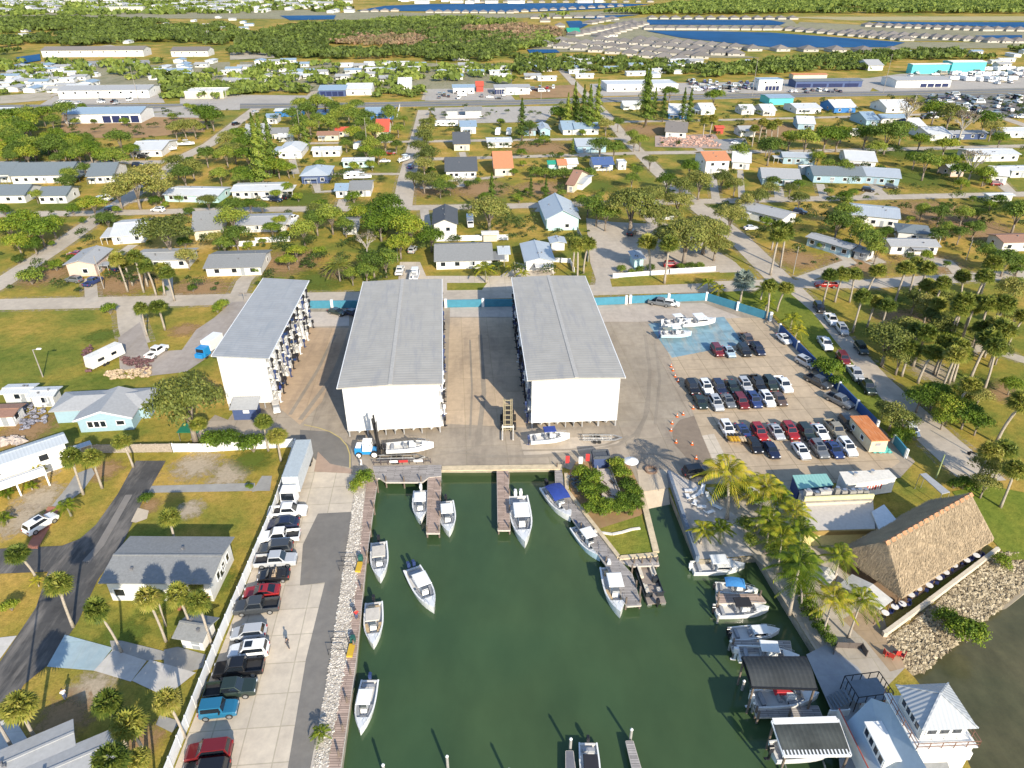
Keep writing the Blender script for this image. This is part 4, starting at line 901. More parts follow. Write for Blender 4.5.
def make_rack_boat(kind):
    """boat as it lies on a rack, stern out (+x is the bow, into the shed)"""
    t = thing('stored_boat', 'x', 'boat'); st = hullform(6.4, 2.35, 8); b = MB(); hm = {'w':GEL,'n':HULLN,'b':GEL,'c':GEL,'t':GEL}[kind]
    b.loft([[(x,-hb,zs),(x,-hb*.86,.02),(x,0,zk),(x,hb*.86,.02),(x,hb,zs)] for x,hb,zs,zk in st], 0, False, False)
    x,hb,zs,zk = st[0]; b.add([(x,-hb,zs),(x,-hb*.86,.02),(x,0,zk),(x,hb*.86,.02),(x,hb,zs)], [(0,1,2,3,4)]); b.build('hull', hm, t)
    c = MB()
    if kind in ('c','n'):
        c.loft([[(x,-hb*.99,zs+.01),(x,-hb*.5,zs+.28),(x,0,zs+.36),(x,hb*.5,zs+.28),(x,hb*.99,zs+.01)] for x,hb,zs,zk in st[:8]], 0, False, True); c.build('cover', CANVB if kind == 'c' else CANVK, t)
    else:
        c.loft([[(x,-hb*.98,zs-.12),(x,hb*.98,zs-.12)] for x,hb,zs,zk in st], 0, False, False); c.box(-3.0,-2.6,-.9,.9,.5,.95); c.box(-1.0,-.2,-.42,.42,.5,1.35); c.box(-1.9,-1.5,-.42,.42,.5,1.1); c.build('deck', GEL if kind == 'w' else DECKM, t)
    motor(t, -3.2, 0, {'w':ENGB,'n':ENGB,'b':ENGN,'c':ENGB,'t':ENGW}[kind], .9)
    return t
# ------------------------------------------------------------------ dry-stack sheds
SHEDROOF = ribbed('grey_sheet_roof', (.40,.378,.34), .9, 'Y', .6, 0, .09, .04, .2, (.33,.32,.31)); SHEDROOFB = ribbed('sky_tinted_sheet_roof', (.345,.355,.365), .9, 'Y', .65, 0, .09, .04, .15, (.29,.31,.33))  # SHEDROOFB: left shed roof, sky reflection tinted into its colour
SHEDWALL = ribbed('white_sheet_wall', (.62,.62,.61), .45, 'X', .5, 0, .05, .05); STEEL = mat('galvanised_steel', (.42,.42,.42), .5, .3, var=.15); WTRIM = plain('white_trim', (.82,.82,.80), .5)
def shed(label, x, y, W, Lg, yaw, h, sides, ridge, roofm, z0=1.45):
    t = thing('boat_storage_shed', label, 'boat shed', (x, y, 0), yaw); b = MB(); ov = .7; x0, x1 = -W/2-ov, W/2+ov; th = .25
    rx, rz = (0, h+ridge) if ridge > 0 else (x0, h+.9)
    L = [(x0,h),(0,h+ridge),(x1,h)] if ridge > 0 else [(x0,h+.8),(x1,h)]
    for (xa,za),(xb,zb) in zip(L, L[1:]):
        b.add([(xa,-.35,za),(xb,-.35,zb),(xb,Lg+.35,zb),(xa,Lg+.35,za),(xa,-.35,za-th),(xb,-.35,zb-th),(xb,Lg+.35,zb-th),(xa,Lg+.35,za-th)], [(0,1,2,3),(7,6,5,4),(0,4,5,1),(2,6,7,3)])
    for (xa,za) in (L[0], L[-1]): b.add([(xa,-.35,za),(xa,Lg+.35,za),(xa,Lg+.35,za-th),(xa,-.35,za-th)], [(0,1,2,3)])
    rf = b.build('roof', roofm, t)
    if ridge > 0:
        m = MB(); m.bar((0,-.35,h+ridge+.03),(0,Lg+.35,h+ridge+.03),.7,.12); m.build('ridge_cap', mat('ridge_sheet', (.43,.405,.365), .5), rf)
    m = MB()
    for i in range(3): m.box((.18 if ridge > 0 else .5)*W, (.18 if ridge > 0 else .5)*W+.01, 0, 0, 0, 0) if 0 else None
    def gable(y0, y1, name):
        m = MB(); top = [(p[0]*W/2/(W/2+ov), p[1]-th-.01) for p in L]; pl = [(-W/2,z0),(W/2,z0)] + top[::-1]
        n = len(pl); m.add([(p[0],y0,p[1]) for p in pl] + [(p[0],y1,p[1]) for p in pl], [tuple(range(n)), tuple(range(2*n-1,n-1,-1))] + [(i,n+i,n+(i+1)%n,(i+1)%n) for i in range(n)])
        return m.build(name, SHEDWALL, t)
    gable(0, .15, 'front_wall'); gable(Lg-.15, Lg, 'rear_wall')
    m = MB(); m.bar((-W/2,-.02,z0+.06),(W/2,-.02,z0+.06),.08,.16); m.build('wall_trim', WTRIM, t)
    if -1 not in sides: m = MB(); m.box(-W/2, -W/2+.12, .16, Lg-.16, .1, L[0][1]-th); m.build('side_wall', SHEDWALL, t)
    m = MB(); k = 0 if len(sides) == 2 else -W/2+1.2; m.box(k-.06, k+.06, .3, Lg-.3, .05, h-.5); m.build('light_stop', mat('grey_steel_sheet', (.30,.31,.32), .7), t)  # added core wall, keeps light from leaking through the racks
    m = MB(); nb = max(8, round(Lg/3.4)); bw = (Lg-.6)/nb
    for s in sides:
        for i in range(nb+1):
            yy = .3 + i*bw
            for xx in (s*(W/2-.15), s*(W/2-3.4)): m.box(xx-.09, xx+.09, yy-.09, yy+.09, 0, h-.3)
            for zz in TIERS[1:]: m.bar((s*(W/2-.0),yy,zz-.12),(s*(W/2-5.6),yy,zz-.12),.12,.18)
        for zz in TIERS[1:]:
            for xx in (s*(W/2-.12), s*(W/2-3.4)): m.bar((xx,.3,zz-.12),(xx,Lg-.3,zz-.12),.10,.14)
    for i in range(6): 
        xx = -W/2+.2 + i*(W-.4)/5; m.box(xx-.1, xx+.1, .2, .4, 0, z0+.3)
    m.build('rack_frame', STEEL, t)
    m = MB()
    for xx in (L[0][0]-.09, L[-1][0]+.09): m.bar((xx,-.35,h-.1 if xx > 0 or ridge > 0 else h+.7),(xx,Lg+.35,h-.1 if xx > 0 or ridge > 0 else h+.7),.14,.2)
    m.build('gutter', WTRIM, t)
    return nb, bw
TIERS = [.45, 3.05, 5.6, 8.1]
SHEDS = [('left shed', -49.3, 114.0, 8.6, 36.9, RAD(3.0), 11.0, (1,), 0, SHEDROOFB, 'white dry-stack boat shed with pale roof coloured by reflected sky, leftmost of the three'),
         ('middle shed', -20.9, 105.2, 16.4, 47.4, RAD(5.0), 10.5, (-1,1), .25, SHEDROOF, 'big white dry-stack boat shed with grey ridged roof, middle one, blue forklift at its front'),
         ('right shed', 11.25, 107.6, 15.6, 47.2, RAD(3.4), 10.5, (-1,1), .25, SHEDROOF, 'big white dry-stack boat shed with pale grey ridged roof, rightmost, beside the car park')]
TN = ['lowest','second','third','top']
BN = {'w':'white boat with white deck','n':'dark hulled covered boat','b':'white boat with beige deck','c':'white boat under blue cover','t':'white boat with white motor'}
RB = {k: make_rack_boat(k) for k in 'wnbct'}
rr = Random(5)
for nm, x, y, W, Lg, yaw, h, sides, ridge, rm, lab in SHEDS:
    nb, bw = shed(lab, x, y, W, Lg, yaw, h, sides, ridge, rm)
    s = -1 if nm == 'right shed' else 1; cy, sy = math.cos(yaw), math.sin(yaw)
    for i in range(nb):
        for k, zz in enumerate(TIERS):
            if rr.random() < (.06 if nm == 'left shed' else .05): continue
            kd = rr.choice('wwwbbtcn' if nm == 'left shed' else 'wwbtcnn'); lx, ly = s*(W/2-3.1+rr.uniform(-.1,.45)), .3+(i+.5)*bw
            place(RB[kd], (x+lx*cy-ly*sy, y+lx*sy+ly*cy, zz+.38), yaw + (math.pi if s > 0 else 0), '%s on the %s tier, %s, %s' % (BN[kd], TN[k], 'nearest bay' if i == 0 else 'farthest bay' if i == nb-1 else ORD[i]+' bay from front', nm), 'boats on the racks of the %s' % nm)
    for i in range(5 if nm != 'left shed' else 0):
        lx, ly = -W/2+1.8+i*(W-3.6)/4, 3.7
        place(RB['wbtcw'[i]], (x+lx*cy-ly*sy, y+lx*sy+ly*cy, .5), yaw - math.pi/2, '%s under the front wall of the %s, %s' % (BN['wbtcw'[i]], nm, nth(i,5)), 'boats under the front wall of the %s' % nm)
        st_ = thing('boat_stand', 'pair of boat stands under the front wall of the %s, %s' % (nm, nth(i,5)), 'boat stand', (x+lx*cy-2*sy*-0-ly*sy, y+lx*sy+ly*cy, 0), yaw, 'boat stands of the %s' % nm)
        for s2 in (-.9,.9): b = MB(); b.bar((s2,-1.6,0),(s2*.8,-1.6,.9),.1); b.bar((s2*1.3,-1.6,.03),(s2*.5,-1.6,.03),.1,.06); b.build('stand', mat('blue_stand' if i%2 else 'red_stand', (.05,.12,.3) if i%2 else (.35,.06,.04), .6), st_)
# small hut at the foot of the left shed
t = thing('hut', 'small navy hut with grey lean-to roof in front of the left shed', 'hut', (*G(246,420),0), RAD(3)); b = MB(); b.box(-2.1,2.1,0,2.6,0,2.5); b.build('wall', WALLS['navy'], t)
b = MB(); b.add([(-2.5,-.3,2.5),(2.5,-.3,2.5),(2.5,2.8,3.3),(-2.5,2.8,3.3),(-2.5,-.3,2.4),(2.5,-.3,2.4),(2.5,2.8,3.2),(-2.5,2.8,3.2)],[(0,1,2,3),(7,6,5,4),(0,4,5,1),(1,5,6,2),(2,6,7,3),(3,7,4,0)]); b.build('roof', ROOFS['lightgrey'], t)
b = MB(); b.box(-.2,.9,-.06,-.005,1.5,2.1); b.build('sign', WTRIM, t)
# ------------------------------------------------------------------ fences and walls
def fence(name, label, cat, pts, h, m, post=3.0, pm=None, world=False, thick=.1, posth=.12, pw=.16, base=.04):
    p = [Vector(q if world else G(*q)) for q in pts]; t = thing(name, label, cat, (p[0].x, p[0].y, 0)); b = MB(); o = p[0]
    for a, c in zip(p, p[1:]):
        b.bar((a.x-o.x,a.y-o.y,base+h/2),(c.x-o.x,c.y-o.y,base+h/2),thick,h)
    b.build('panel', m, t); n = 0
    for a, c in zip(p, p[1:]):
        k = max(1, round((c-a).length/post))
        for i in range(k + (c == p[-1])):
            q = a + (c-a)*i/k - o; b = MB(); b.box(q.x-pw/2,q.x+pw/2,q.y-pw/2,q.y+pw/2,0,h+posth+.02)
            if n < 90: b.build('post', pm or m, t)
            n += 1
    return t
VINYL = mat('white_vinyl', (.78,.78,.77), .5, var=.04); OLDWOOD = mat('weathered_wood', (.33,.28,.23), .9, var=.3, scale=3); BLUEW = mat('blue_painted_wall', (.055,.225,.32), .7, var=.12, scale=1.0); BLUED = mat('shaded_blue_wall', (.03,.085,.24), .7, var=.12)  # BLUED: the blue wall's shaded face, shade put into the colour
fence('vinyl_fence', 'white vinyl privacy fence running down the left side of the west car park', 'fence', [(296.5,448),(274,516),(222,640),(172.5,768),(120,900)], 1.85, VINYL, 2.4)
fence('vinyl_fence', 'white vinyl fence across the lawn end below the left shed', 'fence', [(174,452),(208,452),(240,450),(294,447)], 1.7, VINYL, 2.4)
fence('board_fence', 'grey weathered board fence behind the dark driveway end', 'fence', [(40,456),(100,453),(172,452)], 1.7, OLDWOOD, 2.4)
fence('painted_wall', 'blue painted wall with white posts between the left and middle sheds', 'wall', [(301,308.5),(364,308)], 2.0, BLUEW, 9, WTRIM, pw=.6, posth=.25, thick=.25)
fence('painted_wall', 'blue painted wall with white posts between the middle and right sheds', 'wall', [(446,307.5),(520,306.5)], 2.0, BLUEW, 9, WTRIM, pw=.6, posth=.25, thick=.25)
fence('painted_wall', 'blue painted wall right of the right shed, with a gate gap', 'wall', [(592,305.5),(626,304)], 2.0, BLUEW, 9, WTRIM, pw=.6, posth=.25, thick=.25)
fence('painted_wall', 'long blue painted wall behind the two cars and boats at the car park head', 'wall', [(630,303.5),(706,300.5),(770,321)], 2.0, BLUEW, 9, WTRIM, pw=.6, posth=.25, thick=.25)
fence('painted_wall', 'blue boundary wall, coloured as in shade, along the right side of the car park', 'wall', [(779,332),(838,391),(876,430)], 1.9, BLUED, 8, WTRIM, pw=.4, posth=.2, thick=.25)
fence('painted_wall', 'short blue wall with white cap behind the teal tarp heap', 'wall', [(893,443),(905,458)], 1.7, BLUEW, 8, WTRIM, pw=.4, thick=.25)
fence('picket_fence', 'white picket fence along the street in front of the oaks', 'fence', [(613,278),(668,274)], 1.2, VINYL, 2.2); fence('picket_fence', 'white picket fence right of the two cabbage palms on the verge', 'fence', [(670,273.5),(715,271)], 1.3, VINYL, 2.2)
fence('beach_wall', 'dark blue retaining wall beside the boat ramp and beach', 'wall', [(668,476),(684,524),(697,562)], 1.1, mat('slate_blue_wall', (.16,.20,.26), .8), 4, thick=.5)
# ------------------------------------------------------------------ docks
PLANK = None
def m_plank(name, col, rz):
    t = NT(name); co = t.coord('Object', (1,1,1), rz); br = t.n('ShaderNodeTexBrick'); br.offset = .5
    for k, v in (('Scale',1.0),('Mortar Size',.03),('Brick Width',2.6),('Row Height',.28)): br.inputs[k].default_value = v
    br.inputs['Color1'].default_value = (*[c*.78 for c in col],1); br.inputs['Color2'].default_value = (*[c*1.2 for c in col],1); br.inputs['Mortar'].default_value = (*[c*.4 for c in col],1)
    t.l(co, br.inputs['Vector']); n = t.noise(t.coord(), .6, 4, .7); return t.fin(t.mix(1.0, br.outputs['Color'], t.ramp(n, [(.3,.8),(.7,1.15)]), 'MULTIPLY'), .9, 0, .2)
PLX = m_plank('pinkish_planks', (.43,.32,.26), 0); PLG = m_plank('grey_planks', (.36,.33,.31), 0); PILE = mat('pile_timber', (.16,.125,.10), .9, var=.3); PILEW = plain('white_pile_cap', (.75,.75,.73), .5)
NP = [0]
def dock(label, pts, z, m, piles=(), th=.22, pz=1.0, cat='dock', side=True):
    p = [Vector(G(*q, z)) for q in pts]; o = p[0]; t = thing('dock', label, cat, (o.x, o.y, 0)); b = MB(); b.prism([(q.x-o.x, q.y-o.y) for q in p], z-th, z); b.build('deck', m, t)
    if side:
        b = MB(); k = len(p)
        for i in range(k): a, c = p[i]-o, p[(i+1)%k]-o; b.bar((a.x,a.y,z-.13),(c.x,c.y,z-.13),.12,.24)
        b.build('fascia', mat('pale_fascia', (.52,.47,.41), .85), t)
    for q in piles:
        x, y = G(*q, z); b = MB(); b.cyl(x-o.x, y-o.y, -2.6, z+pz, .14, .13, 8); b.build('piling', PILE, t)
    return t
dock('long plank boardwalk along the left edge of the basin', [(378,476),(367,478),(357,566),(345,660),(326,768),(305,900),(322,900),(340.5,768),(356,660),(366,560)], .12, PLX, [(377.5,486),(374,508),(370.5,530),(367,556),(362,590),(358,618),(354,646),(350.5,674),(347,702),(343,730),(339,756)])
dock('plank platform with railing in front of the moored boats below the sheds', [(373,466),(441,465),(441,476),(429,477),(422,482),(386,482),(380,478),(376,478)], .14, PLG, [(386,481),(404,481.5),(421,481)])
dock('narrow finger dock between the two small white boats', [(428,474),(441,474),(439.5,533),(426.5,533)], .05, PLX, [(440.5,486),(440.2,500),(440,516),(427,531),(439,531)])
dock('narrow empty finger dock at the middle of the basin head', [(497,467),(508,467),(510,530),(498,530)], -.02, PLX, [(509,478),(509.3,494),(509.6,510),(498.6,528),(509.6,528)])
dock('long diagonal dock along the left side of the planted island', [(555,466),(565,466),(566,492),(619,560),(632,574),(641,605),(627,606),(606,565),(556,497)], -.02, PLG, [(557,468),(558,496),(581,528),(606,562),(626,603),(640,602),(636,586),(632,570),(640,592)])
dock('short dock below the island lawn', [(619,560),(657,557),(659,565),(632,566)], -.06, PLG, [(634,563),(642,563),(650,562),(657,562)])
dock('short dock between the two boats right of the basin', [(716,594),(760,594),(766,602),(717,603)], -.1, PLX, [(718,597),(718,603),(760,596)])
dock('narrow grey dock below the white hard-top boat', [(730,640),(790,641),(792,652),(733,652)], -.1, PLG, [(733,644),(734,652)])
dock('grey dock under the dark canopy edge', [(754,707),(818,706),(822,716),(757,717)], -.1, PLG, [(756,712),(758,717),(789,716)])
dock('narrow dock with grey boards at the bottom of the basin', [(626,741),(633,741),(643,775),(660,900),(650,900),(634,775)], -.3, PLG, [])
dock('short dark dock beside the boat at the bottom edge', [(566,751),(573,751),(576,775),(576,900),(567,900)], -.3, mat('dark_boards', (.16,.16,.18), .8), [])
def piling(px, py, top, label):
    x, y = G(px, py, WZ); t = thing('mooring_pile', label, 'piling', (x, y, WZ)); b = MB(); b.cyl(0,0,-2,top,.17,.15,10); b.build('post', mat('grey_pile', (.30,.29,.27), .9), t)
    b = MB(); b.cyl(0,0,top+.005,top+.22,.19,.05,10); b.build('cap', PILEW, t)
piling(385,778,2.3,'white-capped mooring pile at bottom edge of the basin, leftmost'); piling(448,770,2.4,'white-capped mooring pile at bottom edge, second from left'); piling(509,782,2.2,'white-capped mooring pile at bottom edge, third from left')
piling(570,752,2.3,'white-capped mooring pile at the end of the short dark dock'); piling(630,742,2.2,'white-capped mooring pile at the end of the grey board dock, rightmost')
for i, (px, py) in enumerate(((717,623),(729,650),(752,712),(742,690))): piling(px, py, 1.6, 'timber mooring pile beside the right-hand slips, %s from top' % ORD[i])
# railing on the platform
t = thing('railing', 'red and white railing along the platform at the basin head', 'railing', (*G(374,465.5),0)); o = Vector(G(374,465.5)); e = Vector(G(431,463.5))-o; b = MB()
for z in (.5,.95): b.bar((0,0,z),(e.x,e.y,z),.07,.07)
b.build('rail', mat('dark_rail', (.09,.07,.07), .6), t)
for i in range(9): b = MB(); q = e*i/8; b.box(q.x-.05,q.x+.05,q.y-.05,q.y+.05,0,1.05); b.build('post', mat('dark_rail', (0,0,0)), t)
for f0, f1, m in ((.28,.42,WTRIM),(.44,.60,plain('red_board',(.45,.03,.03),.6)),(.70,.86,WTRIM)): b = MB(); b.bar((e.x*f0,e.y*f0-.06,.7),(e.x*f1,e.y*f1-.06,.7),.05,.45); b.build('board', m, t)
# ------------------------------------------------------------------ forklifts, trailers
FBLUE = plain('forklift_blue', (.02,.24,.55), .4); FWHITE = plain('forklift_white', (.78,.78,.78), .4); BLACKM = plain('black_steel', (.018,.018,.02), .5); TANM = mat('tan_steel', (.27,.23,.15), .6)
def forklift(label, px, py, head, bodym, mastm, forkm, H, wheelm, lean=0):
    x, y = G(px, py); t = thing('boat_forklift', label, 'forklift', (x,y,0), RAD(head))
    b = MB(); b.box(-2.6,1.4,-1.0,1.0,.55,1.15); b.box(-2.7,-1.4,-1.1,1.1,.5,1.9); b.build('chassis', bodym, t, False, .06)
    b = MB(); b.taper(-1.3,.6,-.85,.85,1.16,2.0,.1,.1); b.box(-2.5,-1.5,-.8,.8,1.91,2.3); b.build('engine_cover', FWHITE, t, False, .08)
    b = MB()
    for sx in (-1.1,.5):
        for s in (-.75,.75): b.bar((sx,s,1.95),(sx*.9,s*.9,3.1),.09)
    b.box(-1.15,.6,-.8,.8,3.1,3.2); b.build('cab_guard', FWHITE, t)
    for wx, r in ((-1.9,.62),(1.15,.75)):
        for s in (-1,1): b = MB(); b.tube([(wx,s*1.22-.22,r),(wx,s*1.22+.22,r)], r, 14, 0); b.tube([(wx,s*1.45-.01,r),(wx,s*1.45+.03,r)], r*.72, 12, 1); b.build('wheel', [TYRE, wheelm], t)
    b = MB()
    for s in (-.75,-.5,.5,.75): b.bar((1.95,s,.2),(1.95+lean,s,H),.16,.26)
    for k in range(7): z = .6+k*(H-.9)/6; b.bar((1.95+lean*z/H,-.8,z),(1.95+lean*z/H,.8,z),.12,.22)
    b.build('mast', mastm, t)
    b = MB(); b.box(1.82,1.86,-.72,.72,.9,H-1.2); b.box(1.75,1.81,-.3,.3,H*.35,H*.7); b.build('carriage', BLACKM, t)
    b = MB()
    for s in (-.95,.95): b.bar((2.2,s,.55),(5.2,s,.5),.22,.14); b.bar((2.2,s,.5),(2.2,s,1.7),.16,.2)
    b.bar((2.2,-1.1,1.3),(2.2,1.1,1.3),.14,.3); b.build('fork', forkm, t); return t
forklift('blue and white marina forklift with tall black mast before the middle shed', 370, 454, 0, FBLUE, BLACKM, BLACKM, 8.6, FWHITE, -.6).scale = (.88,.88,.88)
forklift('tan marina forklift with tall mast and long pale forks beside the right shed', 508, 426, -90, BLACKM, TANM, mat('pale_fork', (.6,.57,.52), .5), 7.0, BLACKM)
def trailer(label, px, py, head, L=7.0):
    x, y = G(px, py); t = thing('boat_trailer', label, 'trailer', (x,y,0), RAD(head)); b = MB()
    for s in (-.8,.8): b.bar((-L/2,s,.6),(L/2-1.4,s,.6),.12,.16); b.bar((L/2-1.4,s,.6),(L/2,0,.6),.12,.16); b.bar((-L/2,s*.6,.85),(L/2-2,s*.6,.85),.16,.08)
    for k in range(4): xx = -L/2+.3+k*(L-2.2)/3; b.bar((xx,-.8,.6),(xx,.8,.6),.1)
    b.build('frame', ALU, t)
    for wx in (-1.4,-.6):
        for s in (-1,1): b = MB(); b.tube([(wx,s*1.0-.11,.33),(wx,s*1.0+.11,.33)], .33, 12); b.build('wheel', TYRE, t)
trailer('empty boat trailer lying before the middle shed, left of the railing corner', 402, 460.5, 2, 8); trailer('empty boat trailer parked across the front of the right shed', 602, 440.5, 0)
trailer('boat trailer carrying the white boat before the right shed', 549, 438.5, 8); trailer('long boat trailer carrying the open white boat before the middle shed', 408, 447.5, 6, 8.5)
boat('open_dry', 410, 446, 6, 'open white boat with dark seats on a trailer before the middle shed', z=1.3); boat('dry_navy', 550, 437, 8, 'white boat with blue top on a trailer before the right shed', z=1.2)
# ------------------------------------------------------------------ restaurant quarter
def m_thatch():
    t = NT('palm_thatch'); co = t.coord(); a = t.noise(co, .5, 5, .7); f = t.noise(t.coord('Object', (1,1,.35)), 13, 4, .7)
    c = t.ramp(f, [(.2,(.25,.185,.115)),(.5,(.395,.305,.20)),(.8,(.51,.41,.285))]); c = t.mix(1.0, c, t.ramp(a, [(.3,.8),(.7,1.15)]), 'MULTIPLY'); t.bump(f, .45, .1); return t.fin(c, .95, 0, .05)
THATCH = m_thatch(); rng = np.random.default_rng(3)
rA, rB = P(884,543,7.6), P(970,494,7.6); fC, fD = P(908,590,2.9), P(993,542,2.9)
rc = (rA+rB)/2; ax = (rB-rA); ax.z = 0; ax.normalize(); nr = Vector((ax.y,-ax.x,0))
hw = ((fC-rA).dot(nr)+(fD-rB).dot(nr))/2; ra = (rB-rA).length/2; ea, eb = (fC-rc).dot(ax), (fD-rc).dot(ax)
t = thing('thatched_pavilion', 'big open-sided restaurant pavilion with steep palm thatch roof by the riprap', 'pavilion', (rc.x, rc.y, 0), math.atan2(ax.y, ax.x))
lo, hi, H0, H1 = ea-1.6, eb+.9, 2.9, 7.6; el, er = -ra-.2, ra+.2
C8 = [Vector((lo,-hw,H0)),Vector((hi,-hw,H0)),Vector((hi,hw,H0)),Vector((lo,hw,H0)),Vector((el+.9,0,H1)),Vector((er,0,H1))]
faces = [(0,1,5,4),(1,2,5),(2,3,4,5),(3,0,4)]
b = MB(); g = 14
def patch(b, pa, pb, pc, pd, nu, nv, am):
    vs = [];
    for j in range(nv+1):
        for i in range(nu+1):
            u, v = i/nu, j/nv; q = (pa*(1-u)+pb*u)*(1-v)+(pd*(1-u)+pc*u)*v; edge = i in (0,nu) or j in (0,nv)
            vs.append(q + Vector((0,0,0 if edge else rng.uniform(-am,am)*.5 - .35*math.sin(math.pi*v)*0)))
    b.add(vs, [(j*(nu+1)+i, j*(nu+1)+i+1, (j+1)*(nu+1)+i+1, (j+1)*(nu+1)+i) for j in range(nv) for i in range(nu)])
patch(b, C8[0],C8[1],C8[5],C8[4], 34, 14, .10); patch(b, C8[2],C8[3],C8[4],C8[5], 34, 14, .10); patch(b, C8[1],C8[2],C8[5],C8[5], 16, 12, .1); patch(b, C8[3],C8[0],C8[4],C8[4], 16, 12, .1)
b.add([p-Vector((0,0,.45)) for p in C8[:4]] + C8[:4], [(3,2,1,0),(0,1,5,4),(1,2,6,5),(2,3,7,6),(3,0,4,7)]); rf = b.build('thatch_roof', THATCH, t)
pos, nrm = [], []
for f in faces:
    p = [C8[i] for i in f]; n = (p[1]-p[0]).cross(p[2]-p[0]).normalized(); ar = 5200 if len(f) == 4 else 2200
    for k in range(ar):
        u, v = rng.random(), rng.random()**1.1
        q = (p[0]*(1-u)+p[1]*u)*(1-v) + ((p[3]*(1-u)+p[2]*u) if len(f) == 4 else p[2])*v; pos.append(q + n*.06); dn = (p[0]+p[1])/2 - p[2]; dn.normalize(); nrm.append((n, dn))
out = []
for q, (n, dn) in zip(pos, nrm):
    d = (dn + Vector(rng.normal(0,.10,3))).normalized(); w = d.cross(n).normalized()*.028; L_ = rng.uniform(.3,.6); e = q + d*L_ + n*rng.uniform(.0,.05); out += [q-w, q+w, e+w*.5, e-w*.5]
cardobj('loose_straw', np.array([tuple(v) for v in out]), THATCH, rf)
b = MB()
for i in range(17):
    xx = el+.8+i*(er-el-.9)/16
    b.loft([[(xx-.34,-.38,H1-.24),(xx-.34,0,H1+.1),(xx-.34,.38,H1-.24)],[(xx+.30,-.42,H1-.2),(xx+.30,0,H1+.15),(xx+.30,.42,H1-.2)]],0,False,False)
b.build('ridge_tiles', mat('terracotta_ridge', (.46,.22,.11), .8, var=.3), rf)
for xx in np.linspace(lo+1, hi-1, 6):
    for yy in (-hw+.7, hw-.7): b = MB(); b.cyl(xx,yy,0,H0+.2,.16,.16,8); b.build('post', mat('brown_post', (.20,.13,.08), .8), t)
b = MB(); b.box(lo+.3,hi-.3,-hw+.2,hw-.2,.03,.16); b.build('floor', mat('brown_deck', (.27,.18,.11), .8), t)
b = MB(); b.box(-2.5,3.5,hw-3.0,hw-1.6,.17,2.5); b.build('bar_wall', mat('brown_panel', (.22,.15,.10), .8), t)
# white beam and low wall along the riprap
fence('beam_wall', 'low cream retaining beam between the pavilion terrace and the riprap', 'wall', [(884,636),(930,602),(996,552)], .75, mat('cream_beam', (.62,.54,.42), .8), 6, thick=.5, posth=.0, pw=.5)
# riprap
def rocks(name, poly, n, r0, r1, z, m, label, seed, slope=None):
    rng = np.random.default_rng(seed); w = [G(*p) for p in poly]; x0,x1 = min(p[0] for p in w),max(p[0] for p in w); y0,y1 = min(p[1] for p in w),max(p[1] for p in w)
    V0 = np.array([(1,0,0),(-1,0,0),(0,1,0),(0,-1,0),(0,0,1),(0,0,-1),(.6,.6,.6),(-.6,.6,.6),(.6,-.6,.6),(-.6,-.6,.6)]); F0 = [(4,6,0),(4,0,8),(4,2,6),(4,7,2),(4,1,7),(4,9,1),(4,3,9),(4,8,3),(6,2,0),(7,1,2),(9,3,1),(8,0,3),(5,2,0)[::-1],(5,0,3)[::-1],(5,1,2)[::-1],(5,3,1)[::-1]]
    b = MB(); k = 0
    while k < n:
        x, y = rng.uniform(x0,x1), rng.uniform(y0,y1)
        if not inside(w, x, y): continue
        k += 1; r = rng.uniform(r0,r1); v = V0*rng.uniform(.6,1.15,(10,1))*np.array([r,r*rng.uniform(.6,1),r*.7]); a = rng.uniform(0,6.28); c, s = math.cos(a), math.sin(a)
        v = np.stack([v[:,0]*c-v[:,1]*s, v[:,0]*s+v[:,1]*c, v[:,2]],1) + np.array([x,y,z(x,y) if callable(z) else z]); b.add(v.tolist(), F0)
    return tag(b.build(name, m), label, 'rocks', None, 'stuff')
ROCK = None
t_ = NT('pale_rock'); c_ = t_.ramp(t_.n('ShaderNodeNewGeometry').outputs['Random Per Island'], [(0,(.13,.10,.065)),(.5,(.33,.27,.175)),(1,(.52,.44,.31))]); ROCK = t_.fin(c_, .9, 0, .2)
la, lb = Vector(G(884,640)), Vector(G(1000,552)); ld = (lb-la).normalized(); ln = Vector((ld.y,-ld.x))
slope = lambda x, y: max(-1.5, .1 - max(0, (Vector((x,y))-la).dot(ln))*.17)
rocks('riprap', [(888,640),(935,604),(998,553),(1024,552),(1100,530),(1100,560),(1024,585),(988,616),(958,640),(925,668),(906,674),(893,656)], 6500, .13, .44, slope, ROCK, 'bank of pale broken rock between terrace and river', 8)
bed = MB(); q = [P(884,640),P(1000,552),P(1100,528),P(1100,566),P(1026,590),P(985,622),P(925,674),P(903,676)]
bed.add([(p.x,p.y,.02 if i < 3 else -1.5) for i, p in enumerate(q)], [(7,6,1,0),(6,5,1),(5,4,2,1),(4,3,2)]); bed.build('river_bank', mat('bank_stone', (.27,.23,.17), .9))['kind'] = 'structure'
# gravel strip with stones along the west boardwalk
strip('gravel_strip', [(360,490),(352,560),(338,660),(319,768),(300,900)], 1.75, .03, m_pave('gravel_bed', (.50,.44,.37), .2, dirtamt=.2))
gs = [(355,492),(364,492),(360,560),(347,660),(328,768),(313,768),(330,660),(345,560)]
t_ = NT('pale_stone'); c_ = t_.ramp(t_.n('ShaderNodeNewGeometry').outputs['Random Per Island'], [(0,(.24,.21,.17)),(.5,(.50,.46,.40)),(1,(.68,.64,.58))]); PSTONE = t_.fin(c_, .9, 0, .2)
rocks('gravel_stones', gs, 3600, .07, .19, .11, PSTONE, 'pale stones of the gravel strip beside the boardwalk', 9)
